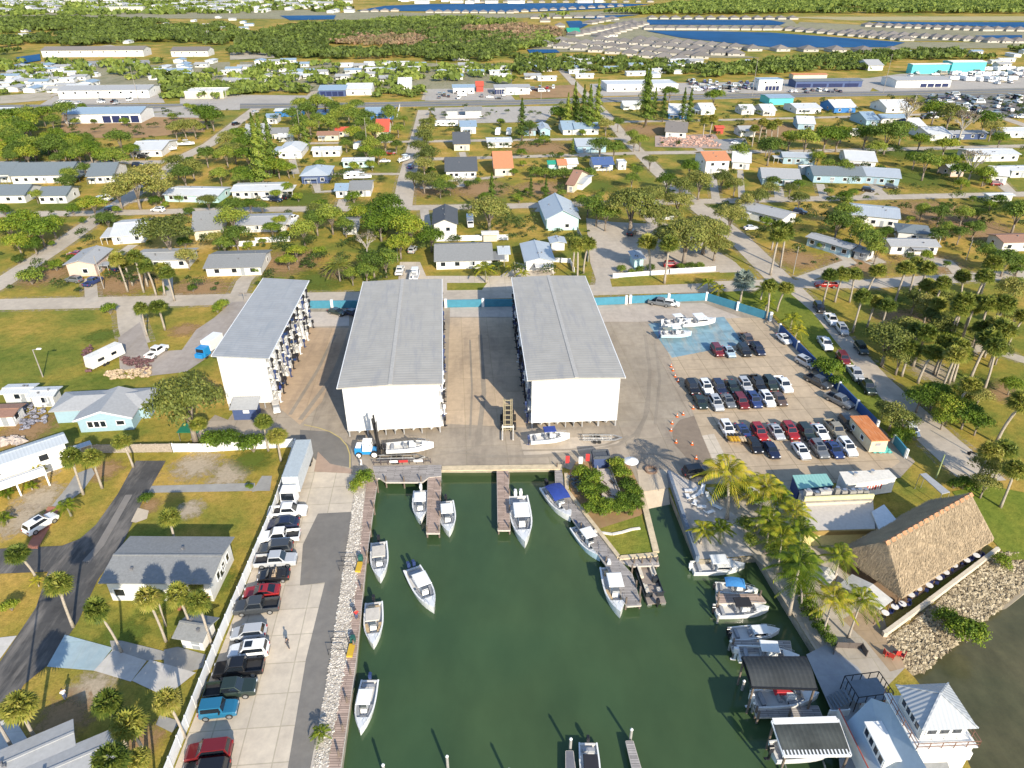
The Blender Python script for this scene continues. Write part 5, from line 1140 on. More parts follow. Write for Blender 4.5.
# ---- kitchen row
def boxhouse(name, label, cat, corners, z0, h, wm, rm, extra=None):
    """flat-roofed box whose four roof corners show at these places in the photograph"""
    p = [Vector(G(*c, h)) for c in corners]; o = sum(p, Vector((0,0)))/4; t = thing(name, label, cat, (o.x,o.y,0)); b = MB(); b.prism([tuple(q-o) for q in p], z0, h-.1); b.build('wall', wm, t)
    b = MB(); b.prism([tuple((q-o)*1.03) for q in p], h-.095, h+.05); b.build('roof', rm, t); return t, o, [q-o for q in p]
t, o, q = boxhouse('storage_container', 'teal-roofed dark blue storage container beside the car park', 'container', [(799,489),(833,485),(826,474),(793,475.5)], .15, 2.7, mat('container_navy', (.025,.05,.16), .6), ribbed('teal_roof', (.27,.52,.46), .5, 'X'))
t, o, q = boxhouse('kitchen_container', 'white kitchen container with red lettering on its long side', 'container', [(847,485),(896,478),(888,470),(840,472)], .15, 3.0, mat('container_white', (.72,.70,.66), .7), mat('cream_white_roof', (.74,.69,.60), .7))
d = (q[1]-q[0]); dn = d.normalized(); nn = Vector((dn.y,-dn.x)); b = MB(); ang = math.atan2(dn.y,dn.x)
for i in range(7):      # red lettering too small to read: a row of strokes
    s = .40+i*.055; w = .11*(1+.35*math.sin(i*2.1)); p0 = q[0]+d*s+nn*.02; hh = .28+.2*abs(math.sin(i*1.3))
    b.join((lambda m: (m.box(-w,w,-.012,.0,1.7-hh,1.7+hh), m)[1])(MB()), Matrix.Translation((p0.x,p0.y,0)) @ Matrix.Rotation(ang,4,'Z'))
b.build('lettering', plain('red_sign_paint', (.5,.05,.04), .6), t)
b = MB()
for f in (.25,.6): p0 = q[0]+(q[1]-q[0])*f+(q[3]-q[0])*.6; b.cyl(p0.x,p0.y,3.05,3.6,.25,.3,10)
b.build('roof_vent', ALU, t)
t, o, q = boxhouse('kitchen_building', 'low kitchen building with yellow parapet and flat pale roof', 'building', [(806,531),(874,529),(872,501),(803,504)], .1, 3.0, mat('yellow_wall', (.66,.56,.25), .8), mat('pale_flat_roof', (.56,.51,.45), .8, var=.1))
e0, e1 = q[3], q[2]; b = MB(); b.bar((*e0,3.65),(*e1,3.65),.3,1.3); b.build('parapet', mat('pale_yellow', (.74,.68,.36), .8), t)
b = MB(); b.bar((*(q[0]*1.05),2.7),(*(q[1]*1.05),2.7),.25,.75); b.build('fascia', mat('ochre_fascia', (.33,.22,.07), .8), t)
up = (q[3]-q[0]).normalized(); t2, o2, q2 = boxhouse('kitchen_block', 'flat roofed kitchen block crowded with rooftop units, behind yellow parapet', 'building', [(804,503),(872,500),(866,487),(800,491)], .1, 3.6, WALLS['cream'], mat('stained_flat_roof', (.36,.32,.28), .9, var=.25))
for i, (f, v, sx, sy, sz, col) in enumerate(((.08,.55,.7,.8,1.0,.5),(.2,.4,.6,.6,.8,.3),(.33,.55,1.2,.8,1.0,.48),(.5,.5,.5,.6,1.3,.25),(.62,.55,.6,.5,.7,.36),(.73,.45,.7,.6,.9,.33),(.84,.5,.6,.5,.8,.36),(.93,.5,.5,.5,.7,.3))):
    p0 = q2[0]+(q2[1]-q2[0])*f+(q2[3]-q2[0])*v; u = thing('rooftop_unit', 'grey rooftop unit on the kitchen block, %s' % nth(i,8), 'vent unit', (o2.x+p0.x,o2.y+p0.y,3.66), .1, 'rooftop units on the kitchen block'); b = MB(); b.box(-sx/1.4,sx/1.4,-sy/2,sy/2,0,sz); b.build('casing', mat('unit_%d' % int(col*100), (col,col*.95,col*.88), .6), u); b = MB(); b.cyl(0,0,sz+.005,sz+.25,.22,.3,10); b.build('fan_cowl', ALU, u)
t, o, q = boxhouse('white_roofed_room', 'white low roofed room tucked against the thatched pavilion', 'building', [(881,534),(897,521),(884,505),(872,512)], .1, 3.3, WALLS['white'], mat('white_membrane', (.72,.72,.70), .7, var=.08))
t = thing('awning', 'long grey-white sloping awning behind the pavilion', 'awning', (0,0,0)); b = MB(); pq = [P(920,474,3),P(926,473,3),P(950,492,3),P(942,494,3)]; b.prism([(v.x,v.y) for v in pq], 2.9, 3.02); b.build('roof', ROOFS['lightgrey'], t)
for v in pq: b = MB(); b.cyl(v.x,v.y,0,2.88,.06,.06,6); b.build('post', ALU, t)
# ---- office trailer
p0, p1, p2, p3 = P(853,418,2.8),P(866,416,2.8),P(889,438,2.8),P(870,441,2.8); dl = ((p2-p1)+(p3-p0)).normalized(); c0 = (p0+p1+p2+p3)/4
t = thing('office_trailer', 'cream site office trailer with rusty orange roof by the blue wall', 'trailer', (c0.x,c0.y,0), math.atan2(dl.y,dl.x)); b = MB(); b.box(-3.8,3.8,-1.45,1.45,.4,2.7); b.build('wall', mat('cream_siding', (.62,.55,.38), .8), t)
tt = NT('rusty_roof'); cc = tt.ramp(tt.noise(tt.coord('Object',(.5,3,1)), 1.1, 5, .7), [(.3,(.42,.12,.03)),(.55,(.62,.22,.07)),(.72,(.50,.36,.24))]); RUST = tt.fin(cc, .8)
b = MB(); b.box(-3.95,3.95,-1.6,1.6,2.705,2.85); b.build('roof', RUST, t)
window(t, -2.2, 1.2, -1.45, .9, .8); window(t, 1.0, 1.2, -1.45, .9, .8)
b = MB(); b.box(3.81,3.86,-.6,.3,1.7,2.2); b.build('sign', mat('grey_sign', (.3,.3,.32)), t)
for xx in (-2.5,2.5): b = MB(); b.box(xx-.6,xx+.6,-1.3,1.3,.02,.4); b.build('footing', BLACKM, t)
t = thing('tarp_heap', 'crumpled teal tarp heap beside the cream office trailer', 'tarp', (*G(879,449),0)); b = MB(); rg = np.random.default_rng(4); n = 9
b.add([((i-4)*.42,(j-4)*.36, max(.03, 1.2*math.cos((i-4)*.36)*math.cos((j-4)*.36)+rg.uniform(-.22,.22))) for j in range(n) for i in range(n)], [(j*n+i,j*n+i+1,(j+1)*n+i+1,(j+1)*n+i) for j in range(n-1) for i in range(n-1)]); b.build('tarp', mat('teal_tarp', (.09,.36,.32), .5, var=.3, scale=3), t)
# ------------------------------------------------------------------ white tower house, bottom right
t = thing('tower_house', 'white waterfront house with pyramid-roofed lookout tower and wing roof coloured for blue shade', 'house', (42.05,44.75,0), RAD(2.5)); b = MB(); b.box(-2.2,2.2,-2.0,2.0,.02,8.9); b.build('tower_wall', WALLS['white'], t)
TR = ribbed('white_standing_seam', (.40,.42,.44), .42, 'X', .4, 0, .04, .05); TRY = ribbed('white_standing_seam_side', (.40,.42,.44), .42, 'Y', .4, 0, .04, .05)
b = MB(); e = 2.75; b.add([(-e,-e*.92,8.9),(e,-e*.92,8.9),(e,e*.92,8.9),(-e,e*.92,8.9),(0,.15,10.7)], [(0,1,4),(2,3,4)], 0); b.add([(-e,-e*.92,8.9),(e,-e*.92,8.9),(e,e*.92,8.9),(-e,e*.92,8.9),(0,.15,10.7)], [(1,2,4),(3,0,4)], 1)
b.add([(-e,-e*.92,8.88),(e,-e*.92,8.88),(e,e*.92,8.88),(-e,e*.92,8.88)], [(3,2,1,0)], 0)
for sx in (-e,e):
    for sy in (-e*.92,e*.92): b.bar((sx,sy,8.95),(0,.15,10.75),.16,.08,1)
rf = b.build('tower_roof', [TR, TRY], t)
for i in (-1,0,1): window(t, i*1.25, 7.55, -2.0, .95, .85)
for i in (-1.2,-.4,.4,1.2): window(t, i, 7.4, 2.2, .62, 1.1, 2)
window(t, 0, 7.5, 2.2, 2.6, .9, 1)
b = MB(); b.box(-3.0,3.2,-3.0,-2.05,6.55,6.7); b.box(2.25,3.2,-2.04,2.4,6.55,6.7); b.box(-3.0,-2.25,-2.04,3.2,6.55,6.7); b.build('balcony', WTRIM, t)
b = MB()
for a, c in (((-3.0,-3),(3.2,-3)),((3.2,-3),(3.2,2.4)),((-3.0,-3),(-3.0,3.2))):
    for z in (7.1,7.6): b.bar((*a,z),(*c,z),.06,.06)
    for k in range(6): q = Vector(a)+(Vector(c)-Vector(a))*k/5; b.bar((q.x,q.y,6.7),(q.x,q.y,7.62),.06)
b.build('balcony_rail', mat('brown_rail', (.24,.13,.09), .6), t)
b = MB(); b.box(-2.7,2.75,-2.95,3.0,.02,6.54); b.build('house_wall', WALLS['white'], t)
PB = mat('shade_blue_metal_roof', (.36,.43,.48), .45, var=.05); RR = mat('red_rail', (.40,.09,.06), .6)  # PB: white wing roof with its bluish shade painted into the colour
b = MB(); b.box(-6.2,-2.71,-9,2.2,.02,2.75); b.build('wing_wall', WALLS['white'], t)
W8 = [(-6.5,-9,2.65),(-2.72,-9,6.25),(-2.72,2.2,6.25),(-3.6,3.9,5.0),(-6.5,2.6,2.65)]
b = MB(); b.add(W8 + [(p[0],p[1],p[2]-.16) for p in W8], [(0,1,2),(0,2,3,4),(9,8,7,6,5),(0,4,9,5),(4,3,8,9),(3,2,7,8),(1,0,5,6)]); b.build('wing_roof', PB, t)
b = MB(); b.box(-5.5,-3.9,-2.9,1.0,2.9,4.95); b.build('dormer', WALLS['white'], t)
b = MB(); b.box(-5.7,-3.85,-3.1,1.2,4.955,5.08); b.build('dormer_roof', WTRIM, t)
for i in range(4): window(t, -2.35+i*.95, 3.75, 5.5, .66, .95, 2)
b = MB(); b.bar((-6.75,-9,2.9),(-6.75,3.9,2.9),.12,1.0); b.build('parapet', WALLS['white'], t); b = MB(); b.bar((-6.75,-9,3.46),(-6.75,3.9,3.46),.1,.1); b.build('parapet_rail', RR, t)
b = MB(); b.box(-2.6,2.6,3.2,6.2,.02,.6); b.box(-2.6,-2.45,3.2,6.2,.61,1.5); b.build('rear_terrace', WTRIM, t); b = MB(); b.bar((-2.6,6.15,1.5),(2.6,6.15,1.5),.1); [b.bar((-2.6+k*1.3,6.15,.6),(-2.6+k*1.3,6.15,1.5),.08) for k in range(5)]; b.build('terrace_rail', RR, t)
b = MB(); b.add([(-1.6,-4.6,3.6),(.9,-4.6,3.6),(.9,-2.96,4.3),(-1.6,-2.96,4.3),(-1.6,-4.6,3.48),(.9,-4.6,3.48),(.9,-2.96,4.18),(-1.6,-2.96,4.18)], [(0,1,2,3),(7,6,5,4),(0,4,5,1),(1,5,6,2),(3,7,4,0)]); b.build('porch_roof', ROOFS['grey'], t)
b = MB(); b.box(2.76,3.5,-2.6,-1.2,3.9,5.0); b.build('bay', WALLS['white'], t)
# entrance stair with dark railing
t = thing('outdoor_stair', 'dark railed outdoor stair landing beside the tower house', 'stair', (*G(863,700),0), RAD(8)); b = MB(); b.box(-2.0,2.2,-1.3,1.5,1.5,1.62); b.build('landing', mat('slate_deck', (.20,.23,.26), .7), t)
b = MB()
for k in range(6): b.box(-2.0+k*.3-2.0,-2.0+k*.3-1.7,-.9,.9,.2+k*.24,.26+k*.24)
b.build('steps', mat('slate_deck', (.2,.2,.2)), t); b = MB()
for a, c in (((-2,-1.3),(2.2,-1.3)),((-2,1.5),(2.2,1.5)),((2.2,-1.3),(2.2,1.5)),((-2,-1.3),(-2,1.5))):
    b.bar((*a,2.6),(*c,2.6),.08)
    for k in range(5): q = Vector(a)+(Vector(c)-Vector(a))*k/4; b.bar((q.x,q.y,0),(q.x,q.y,2.6),.07)
b.build('railing', BLACKM, t)
fence('white_gate', 'white rail gate between dark canopy and tower house', 'gate', [(828,717),(847,716)], 1.1, WTRIM, 1.5); 
# ------------------------------------------------------------------ boat lifts with canopies
def canopy(label, corners, z, roofm, edgem, arch=0.0, slats=False):
    p = [Vector(G(*c, z)) for c in corners]; o = sum(p, Vector((0,0)))/4; t = thing('boat_lift', label, 'boat lift', (o.x,o.y,0)); q = [v-o for v in p]; b = MB(); n = 10; k = 8; rings = []
    for i in range(n+1):
        u = i/n; a = q[0]*(1-u)+q[1]*u; c = q[3]*(1-u)+q[2]*u; rings.append([(*(a*(1-j/k)+c*(j/k)), z + arch*math.sin(math.pi*j/k) - .0) for j in range(k+1)])
    b.loft(rings, 0, False, False); b.loft([[(x,y,zz-.06) for x,y,zz in r][::-1] for r in rings], 0, False, False); b.build('roof', roofm, t)
    b = MB()
    for a, c in zip(q, q[1:]+q[:1]): b.bar((*a,z-.08),(*c,z-.08),.2,.22)
    if slats:
        for a, c in ((q[0],q[1]),): b.bar((*(a*.97),z+.03),(*(c*.97),z+.03),.75,.05)
        for i in range(18):
            u = (i+.3)/18; a = q[3]*(1-u)+q[2]*u; b.bar((a.x,a.y-.02,z+.04),(a.x,a.y+.6,z+.04),.16,.06)
    b.build('edge_trim', edgem, t)
    for i, v in enumerate(q): 
        v = v*.94; b = MB(); b.cyl(v.x,v.y,-2.6,z-.2,.14,.13,8); b.build('piling', PILE, t)
    b = MB()
    for f in (.2,.8): a = q[0]*(1-f)+q[1]*f; c = q[3]*(1-f)+q[2]*f; b.bar((*a,z-.35),(*c,z-.35),.16,.22); b.bar((*a,-.5),(*c,-.5),.14,.2)
    b.build('lift_beam', ALU, t)
DKROOF = ribbed('dark_metal_roof', (.055,.06,.062), .55, 'X', .7, 0, .2, .05, .2); MOSSROOF = ribbed('mossy_grey_roof', (.085,.092,.085), .5, 'X', .85, 0, .35, .03, .1)
canopy('boat lift under a dark arched metal roof, upper of the two canopies', [(742,657),(806,657),(817,689),(752,687)], 3.5, DKROOF, BLACKM, .45)
canopy('boat lift under a mossy grey flat roof with white edges, lower canopy', [(772,721),(838,719),(851,755),(784,756)], 3.5, MOSSROOF, WTRIM, .12, True)
def shade_roof(label, corners, z, rise=.5):
    p = [Vector(G(*c, z)) for c in corners]; o = sum(p, Vector((0,0)))/4; q = [v-o for v in p]; t = thing('shade_roof', label, 'shade roof', (o.x,o.y,0)); m0, m1 = (q[0]+q[3])/2, (q[1]+q[2])/2; b = MB(); V = [(*q[0],z),(*q[1],z),(*q[2],z),(*q[3],z),(*m0,z+rise),(*m1,z+rise)]
    b.add(V + [(a[0],a[1],a[2]-.08) for a in V], [(0,1,5,4),(4,5,2,3),(6,10,11,7),(10,9,8,11),(0,6,7,1),(2,8,9,3),(1,7,11,8,2,5),(0,4,3,9,10,6)]); b.build('roof', mat('grey_white_canvas', (.52,.50,.46), .8), t)
    for v in q: v = v*.95; b = MB(); b.cyl(v.x,v.y,0,z-.07,.07,.07,8); b.build('post', mat('brown_post', (0,0,0)), t)
shade_roof('grey-white ridged shade roof beside the pavilion terrace', [(838,585),(852,574),(893,600),(880,610)], 2.8)
shade_roof('small grey-white shade roof among the coconut palms', [(806,578),(818,566),(838,574),(828,586)], 2.7)
t = fence('railing', 'dark metal railing at the river end of the promenade', 'railing', [(833,655),(836,648),(861,649),(866,657)], 1.0, mat('rail_gauze', (.12,.10,.09), .6), 1.4, thick=.04, pw=.08)
t.children[0].scale = (1,1,1)
# ------------------------------------------------------------------ named houses: x0,y0,x1,y1 in the photograph, roof, wall, label, options
H = house
# -- near plots, left
t = house_at(-46.0, 70.4, 13.4, 7.6, RAD(-.5), 'grey', 'white', 'white mobile home with grey shingle roof and palm shadows across it', 'gable', 3.8, .16, 'mobile_home', 'mobile home', win=4)
b = MB(); b.box(4.6,6.4,-5.2,-3.9,.9,1.05); 
for k in range(4): b.box(2.6+k*.5,3.1+k*.5,-5.5,-4.5,.1+k*.2,.22+k*.2)
b.build('porch_step', mat('red_brown_wood', (.36,.13,.07), .8), t)
for i in (-1.2,.6,2.2): window(t, i, 1.5, 6.7, .8, 1.1, 1)
H(181,622,212,652,'grey','white','small white garden shed with grey gable roof beside the vinyl fence',h=2.3,pitch=.35,name='garden_shed',cat='shed',win=2,yaw=-10,sides=False)
p = P(102,408,3); 
t = H(62,388,155,424,'lightgrey','blue','pale blue house with large grey hip roof and front gable below the junk yard','hip',2.9,.30,yaw=6,win=0,door=False)
fx, fy = G(108,431); t2 = MB(); c6, s6 = math.cos(RAD(6)), math.sin(RAD(6)); ox, oy = t.location.x, t.location.y; lx, ly = (fx-ox)*c6+(fy-oy)*s6, -(fx-ox)*s6+(fy-oy)*c6
b = MB(); wd, dp, hg = 4.6, 8.5, 2.9; rg = 1.55
b.add([(lx-wd,ly,0),(lx+wd,ly,0),(lx+wd,ly+dp,0),(lx-wd,ly+dp,0),(lx-wd,ly,hg),(lx+wd,ly,hg),(lx+wd,ly+dp,hg),(lx-wd,ly+dp,hg),(lx,ly,hg+rg),(lx,ly+dp,hg+rg)], [(0,1,5,8,4),(1,2,6,5),(3,0,4,7)]); b.build('front_wing', WALLS['blue'], t)
b = MB(); w2 = wd+.5; z0 = hg-.1; b.add([(lx-w2,ly-.5,z0),(lx,ly-.5,z0+rg+.12),(lx+w2,ly-.5,z0),(lx-w2,ly+dp,z0),(lx,ly+dp,z0+rg+.12),(lx+w2,ly+dp,z0)], [(0,1,4,3),(1,2,5,4)]); b.add([(lx-w2,ly-.5,z0-.14),(lx,ly-.5,z0+rg-.02),(lx+w2,ly-.5,z0-.14),(lx-w2,ly+dp,z0-.14),(lx,ly+dp,z0+rg-.02),(lx+w2,ly+dp,z0-.14)], [(3,4,1,0),(4,5,2,1)]); b.build('wing_roof', ROOFS['lightgrey'], t)
b = MB()
for s in (-1,1): b.bar((lx+s*w2,ly-.53,z0-.1),(lx,ly-.53,z0+rg+.02),.08,.26)
b.build('barge_board', WTRIM, t)
for i in (-2.6,-1.5,-.4): window(t, lx+i, 1.0, ly, .85, 1.15)
window(t, lx+2.6, 1.25, ly, 1.3, .8)
H(-30,451,26,494,'metal','white','white house with balcony and pale blue metal roof at the left edge',h=4.6,pitch=.3,yaw=40,win=3)
t = thing('annexe', 'white balcony annexe of broad leaf garden at the left edge', 'balcony', (*G(20,492),0), RAD(40)); b = MB(); b.box(-4.5,4.2,-1.4,1.2,2.3,2.5); b.build('floor', WTRIM, t); b = MB(); b.bar((-4.5,-1.35,3.1),(4.2,-1.35,3.1),.06,1.1); b.build('parapet', WALLS['white'], t)
for xx in (-4.2,0,4.0): b = MB(); b.box(xx-.12,xx+.12,-1.3,-1.06,0,2.29); b.build('post', WTRIM, t)
H(5,387,33,404,'white','white','white flat-topped shed at the left of the junk yard',h=2.4,pitch=.12,name='shed',cat='shed',win=1,yaw=4,sides=False); H(34,388,58,408,'white','white','white shed with a broken lean-to frame beside the blue house',h=2.6,pitch=.15,name='shed',cat='shed',win=1,yaw=4,sides=False)
H(-14,404,20,428,'brown','white','brown roofed pale shed at the left edge behind the boulders',h=2.4,pitch=.15,name='shed',cat='shed',win=1,yaw=4)
H(-30,746,52,800,'lightgrey','white','white roofed house at the bottom left corner, left of its pair',h=3.2,pitch=.10,yaw=32,win=2); H(44,742,110,800,'lightgrey','white','white roofed house at the bottom left corner, right of its pair',h=3.2,pitch=.10,yaw=30,win=2)
# -- street north of the sheds
H(432,209,459,239,'dark','white','white two storey house with black gable roof by the white truck',h=4.6,pitch=.42,turn=True,win=2); H(434,242,493,270,'grey','white','long white and teal house with grey roof behind the middle shed',h=2.6,pitch=.28,win=4)
H(540,201,577,231,'metal','teal','pale teal house with tall ribbed metal gable, beside the sandy lot',h=3.8,pitch=.5,turn=True,win=2); H(521,243,553,271,'metal','white','white cottage with pale metal roof behind the right shed',h=2.8,pitch=.22,win=2,turn=True)
H(549,237,565,251,'metal','white','small white outbuilding between the teal gable house and the fence',h=2.5,pitch=.2,name='outbuilding',cat='shed',win=1,turn=True,sides=False)
H(631,251,642,269,'metal','teal','small teal cabin behind the picket fence',h=3.0,pitch=.15,name='cabin',cat='cabin',win=1,turn=True,sides=False); H(498,246,509,262,'metal','white','narrow white shed between the two houses behind the sheds',h=2.4,name='shed',cat='shed',win=1,sides=False)
H(482,232,498,242,'pale','cream','cream shed behind the long white and teal house',h=2.4,pitch=.1,name='shed',cat='shed',win=0,sides=False)
# -- left middle
H(75,249,106,277,'lightgrey','pink','pinkish house with grey roof standing alone by the diagonal street',h=3.6,pitch=.25,turn=True,win=2); H(140,248,194,270,'lightgrey','white','long white mobile home behind the row of cabbage palms',h=2.8,pitch=.12,win=4,name='mobile_home',cat='mobile home')
H(211,250,268,277,'grey','white','white house with patchy grey roof just left of the left shed',h=2.6,pitch=.2,win=3); H(113,218,155,245,'white','white','white roofed house beside the tall bright tree at the crossing',h=2.6,pitch=.18,yaw=14,win=3)
H(192,213,230,241,'grey','cream','cream house with grey gable roof under a dark tree',h=3.2,pitch=.4,yaw=14,win=2); H(240,213,290,233,'lightgrey','white','white house with a row of dark solar panels on its roof',h=2.6,pitch=.15,win=4)
H(343,217,360,235,'grey','white','small grey roofed carport house among the hedges',h=2.6,pitch=.15,win=1); H(170,186,227,203,'white','teal','teal and white house with wide pale roof at the street corner',h=2.6,pitch=.14,yaw=-4,win=4)
H(235,182,286,199,'white','white','long low white house with flat pale roof',h=2.8,pitch=.12,win=5); H(303,166,333,184,'metal','navy','navy blue house with white window frames and hipped metal roof','hip',3.2,.35,win=2)
# -- apartments left
H(-12,164,22,183,'slate','white','slate roofed white apartment block at the left edge, upper one',h=3.2,pitch=.32,win=3); H(22,164,80,184,'slate','white','longest slate roofed white apartment block on the left',h=3.2,pitch=.32,win=6); H(92,164,124,184,'slate','white','slate roofed block standing right of the longest apartment block',h=3.0,pitch=.3,yaw=10,win=3)
H(-10,185,35,204,'slate','white','slate roofed white block at the left edge, lower one',h=3.0,pitch=.3,win=4); H(45,187,74,204,'slate','white','slate roofed white block in front of the bushy trees',h=3.0,pitch=.3,win=3)
# -- south of highway, left
H(72,107,148,124,'blue','white','long white store with pale blue roof and dark shopfront beside the highway',h=5.0,pitch=.18,win=0,name='store',cat='store',kind='gable'); H(137,139,172,158,'white','white','white roofed house beside parked white boats',h=3,pitch=.15,win=3)
H(-6,107,18,118,'white','strong_blue','blue fronted store at the left edge beside the highway',h=4.5,pitch=.1,win=0,name='store',cat='store'); H(245,126,273,141,'lightgrey','white','pale grey roofed house by the left diagonal street',h=3,win=2,yaw=10); H(273,129,290,139,'grey','white','white house with dark carport left of the tall pole',h=2.6,win=2); H(279,134,294,142,'white','white','small white cottage below the dark carport house',h=2.6,win=1)
H(281,142,307,159,'white','white','white house with clean white hip roof near the navy house','hip',3.2,.3,win=2); H(313,146,342,157,'white','white','low white house with carport right of the white hip roof',h=2.8,pitch=.15,win=3); H(267,114,280,124,'blue','white','small white box house with pale blue roof',h=3.2,pitch=.2,win=1); H(276,108,304,117,'white','strong_blue','white and strong blue motel beside the highway, left wing',h=3.2,pitch=.12,win=0,name='motel',cat='motel'); H(318,109,332,119,'navy','strong_blue','dark blue motel wing among trees beside the highway',h=3.2,pitch=.12,win=0,name='motel',cat='motel')
H(365,107,396,120,'blue','strong_blue','strong blue motel with pale roof and white panels beside the highway',h=3.2,pitch=.15,win=4,name='motel',cat='motel')
H(343,157,375,168,'white','teal','pale teal mobile home with white roof',h=2.8,pitch=.12,win=4,name='mobile_home',cat='mobile home'); H(350,180,374,197,'grey','white','white double garage house with grey roof at the street corner',h=2.6,pitch=.2,win=2); H(336,184,350,198,'blue','white','small white house with pale blue roof left of the double garage',h=2.7,win=1)
H(376,123,392,138,'red','cream','cream house with bright red tiled roof',h=3,pitch=.35,win=1); H(336,128,350,137,'red','cream','small house with red roof left among trees',h=2.8,pitch=.3,win=1); H(318,132,340,141,'brown','cream','tan cottage left of the small red roof',h=2.8,win=2)
H(452,136,471,151,'dark','cream','cream house with black gable roof north of the white dogtooth one',h=3.2,pitch=.4,win=2); H(444,160,478,179,'dark','white','white house with long black roof and white lattice base',h=3.0,pitch=.35,win=4); H(491,156,513,176,'orange','cream','cream house with terracotta roof',h=3.2,pitch=.4,win=2); H(459,121,477,134,'blue','white','white stilt house with blue roof near the parked campers',h=3.6,pitch=.2,win=2)
H(486,137,512,148,'white','white','long low white building behind the green hedge',h=2.6,pitch=.1,win=3); H(446,110,458,117,'grey','grey','grey workshop beside the highway, left one',h=3.5,pitch=.2,win=0,name='workshop',cat='workshop'); H(464,107,482,117,'grey','grey','grey workshop beside the highway, right one',h=3.5,pitch=.2,win=0,name='workshop',cat='workshop')
# -- centre right block
H(522,126,536,136,'grey','blue','small grey blue cottage beside the conifer',h=2.8,win=1); H(537,124,550,136,'metal','blue','pale blue cottage with metal gable',h=3,pitch=.4,turn=True,win=1); H(559,123,575,135,'blue','white','white cottage with blue roof left of the bigger one',h=2.6,win=1); H(572,124,598,135,'blue','white','white house with wide blue roof near the pale box',h=3,win=2); H(573,117,584,124,'pale','cream','pale box hut behind the blue roofed house',h=2.8,kind='flat',win=0,name='hut',cat='hut')
H(573,139,605,153,'metal','blue','blue grey house with white porch and metal roof',h=3,pitch=.25,win=2); H(547,161,561,170,'green','teal','teal roofed shed, first of the colourful row',h=2.5,name='shed',cat='shed',win=0); H(556,160,566,171,'orange','cream','orange roofed shed in the colourful row',h=2.5,name='shed',cat='shed',win=0); H(564,159,577,170,'white','white','white roofed shed in the colourful row',h=2.5,name='shed',cat='shed',win=0)
H(590,158,612,171,'navy','white','white cottage with navy blue roof by the round tree',h=2.6,win=2); H(616,160,626,170,'white','white','tiny white cube house right of the navy roof',h=2.8,kind='flat',win=1); H(565,173,590,193,'brown','cream','cream house with brown gable roof and metal porch',h=3,pitch=.35,yaw=-22,win=2); H(577,175,591,190,'metal','white','pale metal porch attached beside the brown gabled house',h=2.6,pitch=.1,yaw=-22,win=0,name='porch',cat='porch')
H(660,122,692,140,'taupe','white','white house with brown grey roof above the rubble lot',h=3,pitch=.25,yaw=-12,win=2); H(664,106,692,120,'white','strong_blue','white roofed house with deep blue shaded porch',h=3,yaw=-12,win=2); H(621,102,640,110,'white','white','white house between the tall pines',h=3,win=2)
H(698,152,725,174,'orange','white','tall white house with orange terracotta roof',h=5.4,pitch=.25,win=2); H(728,154,753,170,'white','white','white double gable house right of the orange roof',h=3,pitch=.35,yaw=-14,win=2); H(736,127,753,137,'lightgrey','white','plain white gable shed on the dry lawn',h=2.8,name='shed',cat='shed',win=0,door=False)
H(757,168,799,187,'lightgrey','blue','blue white house with broad light grey roof',h=3,pitch=.25,yaw=-10,win=3); H(780,152,814,165,'metal','blue','pale blue house with metal roof behind the small palms',h=3,pitch=.22,yaw=-8,win=3); H(793,118,814,130,'white','blue','white gabled cottage right of the row of small palms',h=3,pitch=.3,yaw=-10,win=1); H(788,103,816,114,'white','white','white low house on the far cross street',h=3,pitch=.15,win=3); H(825,102,850,113,'white','strong_blue','deep blue house beside a white camper',h=3,win=2)
H(808,167,860,184,'slate','blue','dark grey roofed house with blue gable end',h=3,pitch=.3,yaw=-6,win=4); H(798,166,817,175,'white','white','flat white carport left of the dark grey roof',h=2.6,kind='flat',win=0,name='carport',cat='carport'); H(838,150,876,169,'white','white','white metal roofed house with screened porch',h=3,pitch=.2,yaw=-14,win=3); H(857,166,901,186,'metal','blue','pale cyan house with long white metal awnings',h=3,pitch=.18,yaw=-18,win=3)
H(714,126,723,134,'red','red','red sided shed with rusty roof in the trees',h=3,pitch=.25,name='shed',cat='shed',win=0); H(696,105,712,115,'white','white','white gable house near the tall bare palms',h=3,win=1); H(737,106,752,115,'white','white','white cottage left of the bright yellow tree',h=3,win=1); H(757,106,772,116,'white','white','white two window cottage behind round tree',h=3,win=2); H(680,108,690,116,'lightgrey','white','small pale house left of the white gable house',h=2.8,win=1)
# -- right middle
H(846,203,900,229,'metal','white','large white building with broad pale metal roofs, right of the street',h=3.4,pitch=.18,yaw=-20,win=3); x_, y_ = G(831,250); house_at(x_, y_, 13.5, 4.6, RAD(-52), 'lightgrey', 'blue', 'long grey blue mobile home set diagonally with a white patio', 'gable', 2.8, .2, 'mobile_home', 'mobile home', win=4)
x_, y_ = G(863,258); house_at(x_, y_, 3.4, 4.6, RAD(-50), 'lightgrey', 'grey', 'small grey shed beside the diagonal mobile home', 'gable', 2.3, .3, 'shed', 'shed', win=1)
H(893,223,930,244,'slate','white','white house with dark grey hip roof, behind the lower one','hip',3,.28,yaw=-18,win=1); H(885,238,933,255,'lightgrey','white','white house with grey roof and pink shutters',h=2.6,pitch=.22,yaw=-2,win=3); H(992,233,1040,252,'brown','white','brown roofed house at the right edge with white porch',h=3,pitch=.22,win=3)
